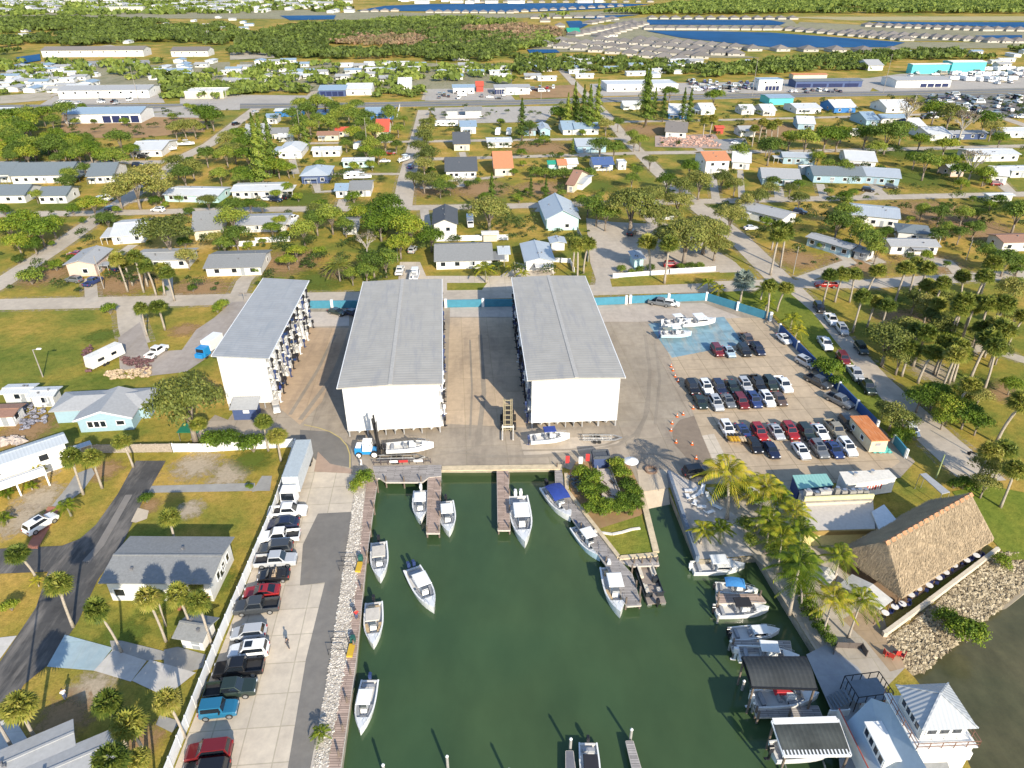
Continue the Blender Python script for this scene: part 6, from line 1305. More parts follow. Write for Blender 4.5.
x_, y_ = G(766,219); house_at(x_, y_, 16, 8.5, RAD(-48), 'lightgrey', 'white', 'long grey roofed house half hidden among oaks', 'gable', 3, .25, win=3); H(943,165,959,177,'white','pink','small pinkish shed with white front on the lawn',h=2.6,name='shed',cat='shed',win=1); x_, y_ = G(994,181); house_at(x_, y_, 6, 10, RAD(-22), 'white', 'white', 'white gable house with one dark window at the right', 'gable', 3.4, .4, turn=False, win=1)
H(963,148,1012,162,'white','white','rambling white roofed house behind the brownish trees',h=3,pitch=.15,win=4); H(1002,165,1040,178,'white','white','white camper like house at the right edge',h=2.8,pitch=.12,win=3); H(917,127,942,141,'white','white','white house behind tall palm trunks',h=3,pitch=.2,win=2); H(942,130,984,140,'lightgrey','navy','grey roofed dark porch house behind the tall palms',h=3,pitch=.15,win=4); H(995,127,1030,138,'white','white','white arched porch house at the right edge',h=3,pitch=.15,win=4)
H(876,102,904,113,'white','white','white roofed house above the bare brown tree',h=3,win=2); H(856,114,872,126,'blue','blue','blue grey roofed house left of the bare brown tree',h=3,win=2); H(876,115,905,124,'blue','white','pale blue roofed house behind the dark tree',h=3,win=2); H(988,196,1015,202,'white','white','open white market tent with green side at right',h=2.4,pitch=.1,win=0,name='tent',cat='tent'); H(846,129,860,136,'white','white','small white shed among the green trees',h=2.5,win=0,name='shed',cat='shed'); H(902,120,918,132,'white','navy','white and navy camper house left of the tall palms',h=3,win=1)
H(662,214,676,220,'lightgrey','grey','grey shed roof showing between the oaks',h=2.6,win=0,name='shed',cat='shed')
# -- commercial strip north of the highway and large far buildings
H(65,83,156,101,'lightgrey','white','wide white clinic with light grey roof and arcade, facing the highway',h=5,pitch=.14,win=8,name='clinic',cat='clinic'); H(45,44,150,62,'taupe','white','huge white care home with brown grey roofs and gables beyond the highway',h=6,pitch=.22,win=9,name='care_home',cat='care home'); H(172,46,214,60,'taupe','white','second large brown roofed block right of the care home',h=5,pitch=.25,win=5,name='care_home',cat='care home')
H(108,6,146,13,'pale','cream','long pale warehouse on the far left horizon',h=9,pitch=.05,win=0,name='warehouse',cat='warehouse'); H(188,88,228,99,'pale','cream','pale flat roofed store left of the trees by the highway',h=4,kind='flat',win=0,name='store',cat='store'); H(320,85,349,97,'blue','navy','blue roofed store with deep porch beside the highway',h=4,pitch=.15,win=0,name='store',cat='store'); H(346,83,375,97,'white','white','white roofed store right of the blue roofed one',h=4,pitch=.2,win=2,name='store',cat='store')
H(398,80,413,90,'white','white','white gabled hall with small car park',h=4,pitch=.3,win=1,name='hall',cat='hall'); H(452,85,475,94,'blue','white','blue roofed shop with arches beside the far street',h=4,pitch=.2,win=3,name='shop',cat='shop'); H(475,83,484,92,'red','red','small red roofed kiosk right of the blue shop',h=4,pitch=.3,win=0,name='kiosk',cat='kiosk'); H(493,84,530,95,'lightgrey','white','pale grey roofed shop with dark blue sign end',h=4.5,pitch=.1,win=2,name='shop',cat='shop'); H(505,88,518,95,'white','white','white annexe of the pale grey shop',h=4,kind='flat',win=1,name='shop',cat='shop')
H(602,80,676,92,'white','white','long white flat storage units beside the highway',h=4.2,kind='flat',win=6,name='storage_block',cat='storage units'); H(755,78,781,91,'blue','white','white two storey shop at the bend of the boat yard',h=7,kind='flat',win=2,name='shop',cat='shop'); H(790,78,860,88,'slate','navy','long slate roofed shop row with deep blue front',h=4.5,pitch=.12,win=0,name='shop_row',cat='shops'); H(763,94,790,105,'blue','bright_teal','low teal and pale blue building below the highway',h=4,pitch=.1,win=0,name='shop',cat='shop')
H(908,63,948,74,'pale','bright_teal','teal sided warehouse with pale roof, left of its pair',h=7,pitch=.08,win=0,name='warehouse',cat='warehouse'); H(945,60,982,73,'pale','bright_teal','teal sided warehouse with pale roof, right of its pair',h=8,pitch=.08,win=0,name='warehouse',cat='warehouse'); H(886,76,945,88,'lightgrey','white','grey roofed store with red fronted bays beside the highway',h=5,pitch=.1,win=0,name='store',cat='store'); H(860,62,878,71,'lightgrey','white','white gable barn behind the dark far tree',h=4,win=0,name='barn',cat='barn'); H(565,30,580,36,'green','cream','green roofed clubhouse in the new estate',h=4,pitch=.35,win=2,name='clubhouse',cat='clubhouse'); H(790,73,826,79,'orange','cream','orange roofed low shed behind the slate shop row',h=3,pitch=.1,win=0,name='shed',cat='shed')
H(600,34,618,37,'taupe','white','long pale walled villa terrace facing the round pond',h=3,win=3)
# -- repeated far houses: copies of a few kinds
def far_proto(roof, wall, kind, w, d, h, pitch):
    return house_at(0, 0, w, d, 0, roof, wall, 'x', kind, h, pitch, win=2, door=False, sides=False)
FAR = []
def far(key, px, py, label, group, yaw=4.5, sc=1.0):
    FAR.append((key, px, py, label, group, yaw, sc))
def far_place(nmax):
    FAR.sort(key=lambda e: -e[2]); b = MB(); mk = {}; ml = []
    for i, (key, px, py, label, group, yaw, sc) in enumerate(FAR):
        x, y = G(px, py); r = Random(px*31+py); ya = RAD(yaw + r.uniform(-4,4)); s3 = (sc*r.uniform(.9,1.12), sc*r.uniform(.9,1.12), sc)
        if i < nmax:
            pr = proto(('far',)+key, lambda: far_proto(*key)); place(pr, (x, y, .02), ya, label, group, s3); continue
        roof, wall, kind, w, d, h, pitch = key; M = Matrix.Translation((x,y,.02)) @ Matrix.Rotation(ya,4,'Z') @ Matrix.Diagonal((*s3,1))
        for mm, mesh in ((WALLS[wall], wall_mesh(w,d,h,kind,pitch)), (ROOFS[roof], roof_mesh(w,d,h,kind,pitch))):
            if mm.name not in mk: mk[mm.name] = len(ml); ml.append(mm)
            b.join(mesh, M, mk[mm.name])
    tag(b.build('far_houses', ml), 'far-off houses of the lakeside estates and the town at the skyline', 'houses', None, 'stuff')
VILLA = ('taupe','villa','hip',14.5,17,2.7,.42)
def villas(p0, p1, n, lab, grp, yaw, sc=1.0, key=VILLA):
    for i in range(n):
        u = i/max(1,n-1); far(key, p0[0]+(p1[0]-p0[0])*u, p0[1]+(p1[1]-p0[1])*u, lab, grp, yaw, sc)
V = [((652,19.0),(792,19.3),13,'taupe roofed villa in the row behind the long narrow lake',0),((648,29.5),(776,30.0),13,'taupe roofed villa between the two nearer lakes',0),((790,30.5),(905,40.5),12,'taupe roofed villa on the right shore of the big lake',-12),((868,26.5),(985,31.0),13,'taupe roofed villa in the upper right lakeside row',0),
     ((850,33.5),(978,41.5),13,'taupe roofed villa in the lower right lakeside row',-8),((985,30.5),(1030,31.5),5,'pale roofed villa at the right edge of the upper row',0),((700,54.0),(735,55.5),3,'taupe villa on the near shore of the big lake, left end',-10),((752,50.5),(890,52.5),6,'taupe villa standing alone on the near shore of the big lake',5),
     ((640,41),(735,49),9,'taupe villa in the first estate row below the big lake',-14),((600,41),(730,54),12,'taupe villa in the second estate row below the big lake',-14),((560,42),(700,58),12,'taupe villa in the third estate row below the big lake',-14),((545,46),(680,61),9,'taupe villa in the lowest estate row',-14),
     ((590,24),(612,20),4,'taupe villa in the far estate lane, left side',50),((575,36),(632,24),9,'taupe villa in the diagonal estate lane, left side',35),((600,37.5),(642,25),8,'taupe villa in the diagonal estate lane, right side',35),((535,18.5),(600,17.5),7,'pale villa along the wood behind the round pond',0),((430,12.7),(510,13.2),10,'white lakeside villa on the near shore of the far lake',0),((365,12),(395,11.3),4,'white villa at the left end of the far lake',0),((446,21.5),(510,21.0),7,'pale villa at the edge of the scrub',0),((515,12.5),(620,6.5),12,'white villa along the far lake, right part',0),((470,2.6),(650,2.2),16,'white villa on the far side of the far lake',0),((990,42.5),(1030,43),4,'pale villa below the small right lake',0),((545,22),(560,27),2,'pale villa at the round pond',0)]
for p0, p1, n, lab, yaw in V: villas(p0, p1, n, lab, lab.split(' villa')[0] + ' villas: ' + lab.split('villa ')[1], yaw)
MH = ('white','white','gable',14,6.5,2.7,.14); MHG = ('lightgrey','white','gable',11,8,2.8,.22); MHB = ('blue','white','gable',12,8,2.8,.2)
rr = Random(77); cnt = 0
for (x0,y0,x1,y1,n,lab,grp) in ((2,67,92,92,34,'small white roofed home in the mobile home park left of the clinic','mobile home park houses'),(155,62,215,80,11,'white roofed home between the clinic and the pale store','homes beyond the clinic'),(232,60,290,72,7,'white roofed home left of the far side street','homes by the far side street'),(230,74,300,84,8,'pale roofed home behind the trees by the highway','homes behind the highway trees'),(295,62,330,80,5,'pale home right of the far side street','homes right of the far side street'),(342,63,420,82,13,'pale roofed home below the scrub wood','homes below the scrub wood'),(440,58,515,82,9,'pale roofed home among trees right of the far street','homes right of the far street'),
        (518,62,560,84,6,'pale home among dark trees left of the estate road','homes left of the estate road'),(570,60,680,78,20,'white roofed home behind the white storage units','homes behind the storage units'),(680,62,760,72,6,'pale home behind the trees and boat yard','homes behind the boat yard'),(870,52,985,56,6,'pale home in the far right thicket','homes in the right thicket'),(190,18,250,36,14,'pale far house in the left wood','houses in the left wood'),(0,14,60,40,5,'pale far house at the left edge wood','houses at the left edge wood'),(120,20,210,46,6,'pale house showing between far trees behind the care home','houses behind the care home'),(980,50,1030,72,6,'white roof among stored trailers at right','roofs among the stored trailers')):
    pts = []
    for k in range(n*8):
        p = (rr.uniform(x0,x1), rr.uniform(y0,y1))
        if all(abs(p[0]-q[0]) > 9 or abs(p[1]-q[1]) > 2.6 for q in pts): pts.append(p)
        if len(pts) >= n: break
    for p in pts: far(rr.choice((MH,MH,MHG,MHB)), p[0], p[1], lab, grp, rr.choice((4.5,4.5,94)))
for i in range(150):   # the town on the skyline
    y = .2+rr.random()*13; far(rr.choice((MH,MHG)), rr.uniform(0,350 if y > 4 else 620), y, 'white building of the far town at the skyline', 'far town buildings', rr.choice((0,90)), 1.6+.1*(13-y))
def shopfront(label, f0, f1, h, m):
    o = [q for q in bpy.data.objects if q.get('label') == label][0]; w = [c for c in o.children if c.name.startswith('wall')][0]; x0 = min(v.co.x for v in w.data.vertices); x1 = max(v.co.x for v in w.data.vertices); y0 = min(v.co.y for v in w.data.vertices); n = 4
    for i in range(n):
        a = x0+(x1-x0)*(f0+(f1-f0)*i/n); b_ = x0+(x1-x0)*(f0+(f1-f0)*(i+.86)/n); b = MB(); b.box(a, b_, y0-.08, y0-.005, .3, h); b.build('shopfront', m, o)
DG = plain('dark_blue_glass', (.02,.03,.09), .2)
for lab, f0, f1, h in (('long white store with pale blue roof and dark shopfront beside the highway',.5,.99,3.8),('blue roofed store with deep porch beside the highway',.05,.95,3.0),('long slate roofed shop row with deep blue front',.02,.98,2.6),('pale grey roofed shop with dark blue sign end',.0,.25,3.4),('grey roofed store with red fronted bays beside the highway',.45,.98,2.6),('white two storey shop at the bend of the boat yard',.3,.9,3.0),('dark blue motel wing among trees beside the highway',.05,.95,2.4)): shopfront(lab, f0, f1, h, DG)
far_place(285-sum(1 for o in bpy.data.objects if o.name.split('.')[0] == 'house' and o.type == 'EMPTY'))
# ------------------------------------------------------------------ trees: crown centre x, y and half-width in the photograph
S = 'sabal'
row(S, [(54,584,12.5),(24,551,11),(15,702,16),(69,457,10.5),(90,455,10.5)], 'cabbage palm with round yellow-green crown', 'along the dark lane', 'cabbage palms on the left plots', 1.15)
row(S, [(103,607,11),(150,597,11.5),(180,593,11.5),(199,604,11.5)], 'tall cabbage palm', 'on the lawn before the mobile home', 'cabbage palms on the left plots', 1.5)
row(S, [(109,708,14),(131,722,16.5),(112,761,17),(142,757,12)], 'cabbage palm', 'in the clump below the patio', 'cabbage palms on the left plots', 1.1)
tree(S, 172, 703, 13, 'cabbage palm beside the vinyl fence and the small slab path', 'cabbage palms on the left plots'); tree(S, 156, 598, 8, 'thin cabbage palm behind the second tall palm on the lawn', 'cabbage palms on the left plots'); tree(S, 197, 584, 7, 'dark small palm at the mobile home porch', 'cabbage palms on the left plots')
tree(S, 168, 519, 10.5, 'cabbage palm behind the mobile home roof', 'cabbage palms on the left plots'); tree(S, 125, 442, 9.5, 'cabbage palm in front of the pale blue house by the board fence', 'cabbage palms on the left plots'); tree('smallpalm', 66, 503, 11, 'feathery palm beside the dark lane and red bay'); tree('bush', 146, 499, 6, 'small round shrub at the dark lane edge'); tree('bush', 250, 487, 4, 'small shrub beside the concrete path end')
tree(S, 202, 421, 8.5, 'tall cabbage palm beside the green tarp', 'palms below the left shed'); tree(S, 262, 420, 9, 'tall cabbage palm before the navy hut', 'palms below the left shed'); tree(S, 276, 436, 10, 'low cabbage palm near the yellow curve', 'palms below the left shed')
row('bush', [(213,441,11),(230,440,12),(252,444,12)], 'big bright round bush', 'along the white fence below the left shed', 'bushes below the left shed')
tree('oak', 186, 406, 33, 'broad grey-green oak between the blue house and the left shed', None, 1.25)
row('banana', [(6,492,7),(36,468,8),(30,484,6),(4,516,8)], 'broad leaf plant', 'around the balcony house at left', 'broad leaf plants'); tree('bush', 10, 606, 8, 'yellowish round bush in the ring bed at the left edge'); tree('smallpalm', 36, 580, 6, 'thin young palm on the left lawn'); tree('smallpalm', 3, 455, 7, 'small palm at the very left behind the balcony house')
tree('smallpalm', 321, 730, 10, 'small bushy palm on the gravel strip by the boardwalk'); tree('bush', 365, 478, 9, 'leafy bush at the corner of the boardwalk'); tree('bush', 357, 486, 7, 'smaller leafy bush left of the boardwalk corner')
# island
row('bush', [(581,474,9),(592,480,10),(587,490,9),(594,500,9),(606,506,9),(618,508,8)], 'bright green bush', 'on the left side of the planted island', 'bushes on the island'); row('bush', [(616,466,9),(622,476,9),(627,486,9),(634,492,8),(632,502,8),(638,506,6)], 'yellowish green bush', 'on the right side of the planted island', 'bushes on the island')
row('bush', [(600,490,7),(589,509,7),(622,500,8),(628,510,7),(638,497,6),(602,512,7)], 'leafy filler bush', 'close to the timber ramp of the island', 'bushes on the island')
# beach and restaurant palms
row('coco', [(736,472,24),(764,492,20),(778,497,17)], 'tall bright coconut palm', 'at the car park end of the beach', 'coconut palms by the restaurant'); row('smallpalm', [(703,529,13),(723,527,14)], 'small palm with arching fronds', 'on the beach deck', 'small palms on the beach')
row('coco', [(773,520,17),(785,540,18),(791,514,16),(806,532,17),(803,564,24),(810,578,17),(842,556,16)], 'bright coconut palm', 'in the grove left of the kitchen building', 'coconut palms by the restaurant'); row('coco', [(833,601,19),(860,604,17)], 'coconut palm', 'beside the terrace tables', 'coconut palms by the restaurant')
row('dark_bush', [(722,492,10),(738,490,11),(746,524,9),(750,540,8),(777,552,12),(790,566,9),(770,534,10)], 'dark leafy bush', 'along the beach path', 'bushes along the promenade'); row('bush', [(800,590,8),(806,604,8),(812,616,8),(820,628,8),(829,640,7)], 'low bright bush', 'in the planted strip of the promenade', 'bushes in the promenade strip')
row('bush', [(946,618,10),(958,627,13),(970,634,14)], 'bright mangrove bush', 'on the riprap at the water', 'mangrove bushes on the riprap'); tree('bush', 1003, 562, 8, 'green shrub at the right end of the riprap')
row('bush_tree', [(766,512,8),(774,530,9),(783,552,9),(792,572,9),(798,548,8),(757,500,9),(748,482,8),(812,560,8)], 'thick bright undergrowth bush', 'beneath the coconut palms', 'undergrowth below the coconut palms', .7)
# right lawn
row(S, [(830,274,8),(842,273,8),(857,273,8),(873,270,8.5)], 'cabbage palm', 'in the row at the street by the red pickup', 'cabbage palms on the right lawn'); row(S, [(905,268,9.5),(918,264,9),(927,266,9),(968,277,8),(983,276,9),(992,262,10)], 'cabbage palm', 'along the cross street at right', 'cabbage palms on the right lawn')
row(S, [(862,297,8.5),(875,299,8.5),(888,304,9),(929,284,9),(941,283,8),(945,304,8.5)], 'cabbage palm', 'in the upper part of the right lawn', 'cabbage palms on the right lawn'); row(S, [(958,309,9),(975,302,10),(990,303,10),(1004,328,12.5),(985,340,12),(982,325,8)], 'cabbage palm', 'in the right part of the right lawn', 'cabbage palms on the right lawn')
row(S, [(928,352,11),(963,353,11),(948,342,8),(920,330,9)], 'cabbage palm', 'in the middle of the right lawn', 'cabbage palms on the right lawn'); row('olive_tree', [(908,332,17),(888,344,21),(928,309,14),(915,301,12),(945,328,14),(900,360,14)], 'grey-green spreading tree', 'among the palms of the right lawn', 'trees on the right lawn')
row('olive_tree', [(1012,292,14),(1016,318,10),(1000,352,12)], 'grey-green tree', 'at the right edge of the lawn', 'trees on the right lawn'); row('bush', [(822,366,9),(833,370,10),(838,382,8)], 'bright bush', 'on the verge between blue wall and street', 'bushes on the verge'); row('bush_tree', [(920,400,14),(935,396,15),(951,408,16),(966,416,15),(978,425,12),(944,420,11)], 'bright leafy tree', 'right of the diagonal street near its end', 'leafy trees by the diagonal street')
row('olive_tree', [(893,417,14),(905,422,13),(884,410,9)], 'thin grey-green tree', 'behind the cream office trailer', 'trees behind the office trailer'); row('bush', [(898,436,8),(908,436,8)], 'bright low bush', 'behind the cream office trailer', 'bushes behind the office trailer'); row(S, [(1015,398,14),(1008,447,12),(989,450,11),(1017,470,11)], 'cabbage palm', 'at the right edge above the lawn', 'cabbage palms on the right lawn')
row('olive_tree', [(992,470,16),(985,486,13)], 'olive green tree', 'at the corner of the lit lawn', 'trees on the right lawn'); row('bush', [(955,484,7),(965,484,8),(974,486,7)], 'yellow-green bush', 'above the thatched pavilion', 'bushes above the pavilion'); row(S, [(773,286,8),(782,286,8)], 'palm', 'on the street corner by the blue wall', 'palms at the street corner'); row('smallpalm', [(793,316,10),(797,328,9)], 'arching palm', 'at the wall corner of the car park', 'palms at the street corner')
tree('silver', 744, 279, 11.5, 'silver fan palm on the verge behind the blue wall'); row('smallpalm', [(710,281,8),(720,287,8),(763,287,9),(767,301,8)], 'small palm', 'on the verge behind the blue wall', 'small palms on the verge')
# street block north of sheds
row('oak', [(632,207,24),(660,218,19),(687,238,25),(706,232,21),(731,216,16),(650,196,15),(678,202,14),(716,246,14),(668,236,16)], 'spreading grey-green oak', 'on the sandy lot', 'oaks on the sandy lot'); row('dark_tree', [(597,210,13),(606,216,12),(588,206,9)], 'dark rounded tree', 'beside the pale teal gable house', 'dark trees by the sandy lot')
row(S, [(653,241,10),(669,243,10)], 'cabbage palm', 'above the picket fence', 'palms by the picket fence'); row(S, [(574,243,8),(579,246,8),(585,242,8)], 'cabbage palm', 'right of the white cottage behind the sheds', 'palms by the picket fence'); row('dark_bush', [(622,269,5),(632,272,4),(640,270,5),(651,268,5),(680,267,5),(690,266,5),(700,266,5)], 'low green hedge bush', 'along the picket fence', 'hedge by the picket fence')
tree('date', 338, 264, 15, 'date palm with full grey-green crown behind the middle shed'); row('dark_tree', [(373,264,13),(385,262,13),(366,272,10),(352,276,8)], 'dense dark green tree', 'behind the middle shed', 'dense trees behind the middle shed'); tree('bare', 366, 240, 10, 'half bare greyish tree in the thicket behind the middle shed'); tree('bush_tree', 380, 226, 15, 'large bright tree at the heart of the thicket behind the middle shed'); row('bush_tree', [(396,222,17),(410,230,16),(388,208,14),(400,246,13),(358,214,10),(372,212,10)], 'bright loose tree', 'in the thicket behind the middle shed', 'trees of the thicket')
tree('bush_tree', 431, 239, 13, 'yellow-green tree before the white two storey house'); row('dark_tree', [(303,232,12),(316,222,11),(331,218,13),(345,226,9)], 'dark leafy tree', 'in the hedge of the small carport house', 'dark trees by the carport house'); row('bush_tree', [(296,253,9),(288,262,8),(272,230,9),(280,222,7)], 'bright round tree', 'behind the dry lawn left of the thicket', 'round trees by the dry lawn')
tree('pine', 492, 196, 9, 'dark conical pine behind the broad grey oak'); tree('oak', 489, 211, 20, 'broad grey-green oak right of the white two storey house'); tree('smallpalm', 486, 267, 11, 'leaning palm in front of the long white and teal house'); row('smallpalm', [(515,266,8),(524,272,7)], 'small palm', 'by the white cottage behind the sheds', 'small palms by the white cottage')
row(S, [(118,258,8),(126,262,8),(134,257,8),(141,262,8),(148,265,8),(158,268,8),(167,272,8)], 'cabbage palm', 'in the row before the long mobile home', 'row of cabbage palms'); tree('oak', 166, 233, 25, 'wide round oak beside the white roofed house'); tree('bush_tree', 93, 207, 12, 'tall bright green tree on the left street corner'); tree('dark_tree', 107, 221, 9, 'dark shaded tree right of the tall bright one'); row('dark_tree', [(232,220,13),(236,238,12),(224,246,9)], 'dark tree', 'by the cream gable house', 'dark trees by the cream house')
row('olive_tree', [(187,258,10),(217,240,9)], 'round olive tree', 'beside the long mobile home', 'trees by the mobile home'); tree('dark_bush', 30, 277, 11, 'dark bush alone on the left verge'); row(S, [(139,307,7),(158,304,9)], 'low bushy palm', 'at the gravel drive mouth', 'palms at the gravel drive'); row('bush', [(109,309,7),(222,305,6),(217,309,5)], 'low bush', 'on the verge by the gravel drive', 'bushes at the gravel drive')
row('bush_tree', [(10,230,14),(24,222,14),(40,232,15),(52,226,12),(18,244,12),(34,246,9)], 'bright dense bush tree', 'in the left thicket by the diagonal street', 'left thicket'); row('olive_tree', [(150,180,16),(135,188,18),(118,194,13),(158,190,13)], 'rounded olive tree', 'right of the slate roofed blocks', 'trees by the slate blocks')
row('dark_tree', [(85,170,7),(66,184,9),(70,176,8),(36,196,6)], 'dark small tree', 'between the slate roofed blocks', 'trees between the slate blocks')
# right middle blocks
row('dark_tree', [(838,224,13),(846,214,11),(862,235,12),(870,243,12),(877,252,10),(853,226,9)], 'dark green tree', 'around the diagonal mobile home', 'trees by the diagonal mobile home'); row(S, [(778,236,9),(787,232,9),(776,226,7)], 'palm', 'left of the diagonal mobile home', 'palms by the diagonal mobile home'); row('dark_tree', [(963,215,9),(978,215,7),(922,211,8),(940,215,9),(944,208,6)], 'round dark tree', 'on the wide right meadow', 'trees on the right meadow')
row('dark_tree', [(937,237,9),(948,230,8),(960,235,8),(975,230,9),(988,255,11),(1006,262,12),(1020,264,10),(1018,215,15)], 'bushy dark tree', 'along the hedge at right', 'hedge trees at right'); row('olive_tree', [(800,200,9),(790,190,7),(770,190,8),(758,198,10),(745,203,9),(722,180,10),(735,186,9)], 'olive tree', 'before the light grey roofed house', 'trees around the grey house')
many('bush_tree', [(690,168,9),(700,184,13,'olive_tree'),(680,188,12,'olive_tree'),(667,182,10),(740,152,9,'dark_tree'),(770,150,12,'dark_tree'),(767,147,9),(790,140,10),(806,142,12,'dark_tree'),(826,138,13),(838,140,11),(842,134,9),(866,136,12),(888,136,14,'dark_tree'),(902,132,10,'dark_tree'),(876,150,9,'dark_tree'),(915,160,9),(926,165,12,'dark_tree'),(940,164,9),(960,172,10),(975,160,12,'bare'),(985,176,10),(920,142,9),(945,147,10),(935,112,12),(950,116,12,'olive_tree'),(965,120,12,'bare'),(985,122,12),(992,130,9,'olive_tree'),(910,108,12,'bare'),(1000,140,8),(845,168,8,'dark_tree'),(828,166,7,'dark_tree'),(818,158,7)], 'leafy tree among the houses of the right-hand blocks', 'trees among the right-hand houses')
many(S, [(762,122,5),(768,124,5),(774,126,5),(780,122,5),(755,128,5),(705,120,5),(712,118,5)], 'small palm on the dry lawns by the white shed', 'palms by the white shed')
many('dark_tree', [(600,148,10),(614,150,9),(578,116,6,'pine'),(584,107,8,'pine'),(590,110,9,'pine'),(598,104,9,'pine'),(575,104,8,'pine'),(568,112,7,'pine'),(648,98,11,'pine'),(646,88,8,'pine'),(655,104,6,'pine'),(664,106,6,'pine'),(690,108,7,'pine'),(684,104,6,'pine'),(670,94,8,'bush_tree'),(560,116,10,'bush_tree'),(522,120,8,'pine'),(530,128,7),(606,126,8,'olive_tree'),(618,124,6),(632,136,6),(640,142,7),(650,162,7,'olive_tree'),(634,144,6,'olive_tree'),(714,98,9,'bush_tree')], 'dark tree or pine near the tall pines by the diagonal street', 'pines and trees by the diagonal street')
row('dark_bush', [(535,172,7),(545,173,7),(555,174,7),(565,173,7),(578,172,7),(590,173,7)], 'dark hedge bush', 'in the hedge behind the brown gabled house', 'hedge bushes'); row('pine', [(531,187,4.5),(546,190,5),(573,145,3)], 'young conifer', 'on the lawn left of the brown gabled house', 'young conifers'); row('dark_tree', [(632,180,7),(637,172,6),(561,194,5)], 'small dark tree', 'right of the brown gabled house', 'trees by the brown house')
row('olive_tree', [(428,125,8),(424,138,9),(426,132,9),(421,150,10),(428,158,11),(424,166,9),(414,180,9),(424,183,9),(432,180,8)], 'bushy tree', 'along the right side of the middle street', 'trees along the middle street'); row('dark_tree', [(440,188,8),(446,182,7),(438,182,6),(450,188,6)], 'small dark tree', 'on the lawn right of the middle street', 'lawn trees by the middle street')
many('dark_tree', [(348,112,8),(354,118,9),(362,125,9),(366,118,8),(375,133,9),(385,142,9),(372,146,9),(362,140,8),(378,156,8,'bush_tree'),(366,152,8,'bush_tree'),(354,134,8,'bush_tree'),(396,146,6),(398,130,6),(392,117,7),(388,112,7),(404,120,4),(356,107,7),(372,166,5,'bush_tree'),(346,145,6)], 'dense tree in the block left of the middle street', 'trees left of the middle street')
many('dark_tree', [(300,106,8),(308,112,9),(316,104,9),(325,106,9),(334,110,8),(300,124,9),(310,128,8),(292,116,8),(298,134,8),(305,132,7,'pine'),(328,124,9),(334,118,8),(318,120,7),(334,128,6)], 'dense tree among the motel wings', 'trees by the motel')
many('bush_tree', [(226,142,10,'olive_tree'),(236,138,11),(246,146,12),(255,140,10,'pine'),(262,146,12,'pine'),(258,156,13,'pine'),(270,146,11,'pine'),(248,158,12),(234,152,10,'olive_tree'),(226,156,9,'dark_tree'),(268,166,10),(278,168,10),(288,170,8),(220,176,8,'dark_tree'),(184,176,11,'dark_tree'),(176,166,11,'olive_tree'),(192,168,10,'olive_tree'),(206,156,9,'dark_tree'),(242,174,9),(250,178,9),(238,180,7,'dark_tree'),(205,116,12),(212,120,10),(184,128,9,'olive_tree'),(194,128,9,'olive_tree'),(175,130,8,'olive_tree'),(208,203,9,'olive_tree'),(250,206,8),(262,208,7,'dark_tree'),(287,188,6),(276,195,6),(315,210,8,'olive_tree'),(236,208,10,'dark_tree')], 'leafy tree in the block right of the left diagonal street', 'trees right of the left diagonal street')
rr = Random(31)
def scatter(kind, poly, n, r0, r1, label, group, alt=None):
    x0,x1 = min(p[0] for p in poly),max(p[0] for p in poly); y0,y1 = min(p[1] for p in poly),max(p[1] for p in poly); k = 0; tr = 0
    while k < n and tr < n*60:
        tr += 1; px, py = rr.uniform(x0,x1), rr.uniform(y0,y1)
        if inside(poly, px, py): tree(alt if alt and rr.random() < .35 else kind, px, py, rr.uniform(r0,r1), label, group); k += 1
scatter('bush_tree', [(0,118),(62,112),(72,106),(68,118),(60,138),(80,140),(138,140),(134,154),(120,160),(0,160)], 48, 7, 12, 'dense tree in the green thicket below the left highway', 'left highway thicket', 'dark_tree')
# far woods, each one uncountable mass
scatter('bush_tree', [(880,300),(1024,290),(1024,420),(975,420),(900,350)], 11, 8, 13, 'leafy tree filling the gaps between the palms of the right lawn', 'filler trees of the right lawn', 'olive_tree'); scatter('sabal', [(870,290),(1024,285),(1024,400),(960,400),(890,330)], 13, 8, 11, 'cabbage palm scattered among the trees of the right lawn', 'scattered palms of the right lawn')
scatter('bush', [(690,180),(1024,150),(1024,290),(840,262),(740,235)], 40, 3.5, 7, 'small round shrub in the gardens right of the diagonal street', 'garden shrubs right', 'dark_bush'); scatter('bush', [(0,190),(390,165),(390,290),(0,292)], 45, 3.5, 7, 'small round shrub in the gardens of the left blocks', 'garden shrubs left', 'dark_bush'); scatter('bush', [(420,112),(610,112),(650,200),(430,200)], 36, 2.5, 5, 'small shrub in the gardens of the middle blocks', 'garden shrubs middle', 'dark_bush'); scatter('bush', [(0,100),(400,112),(400,165),(0,160)], 30, 2.5, 5, 'small shrub in the gardens below the highway', 'garden shrubs below the highway', 'dark_bush')
wood('wood', 'dense green wood left of the far care home', [[(0,20),(60,19),(220,24),(250,36),(228,46),(150,42),(60,48),(0,56)]], L_WOOD, .009, 4, 8, 1, 24, gaps=.22)
wood('wood', 'green wood in the middle distance behind the highway shops', [[(250,36),(300,26),(420,25),(512,30),(516,34),(430,44),(420,58),(350,60),(280,58),(225,58)],[(415,46),(512,36),(516,54),(490,62),(430,62)]], L_WOOD, .0085, 4, 8, 2, gaps=.25)
wood('scrub', 'brownish dry scrub in the middle of the far wood', [[(390,34),(512,26),(560,30),(566,36),(520,46),(420,48),(330,44),(330,38)]], L_SCRUB, .0075, 3, 6, 3, gaps=.25)
wood('wood', 'dark far wood along the top right skyline', [[(520,21),(560,17),(640,11.5),(680,4.5),(900,0),(1060,-3),(1060,14),(860,13.5),(700,15),(640,14.5),(600,14)]], L_WOOD, .009, 7, 11, 4, 18)
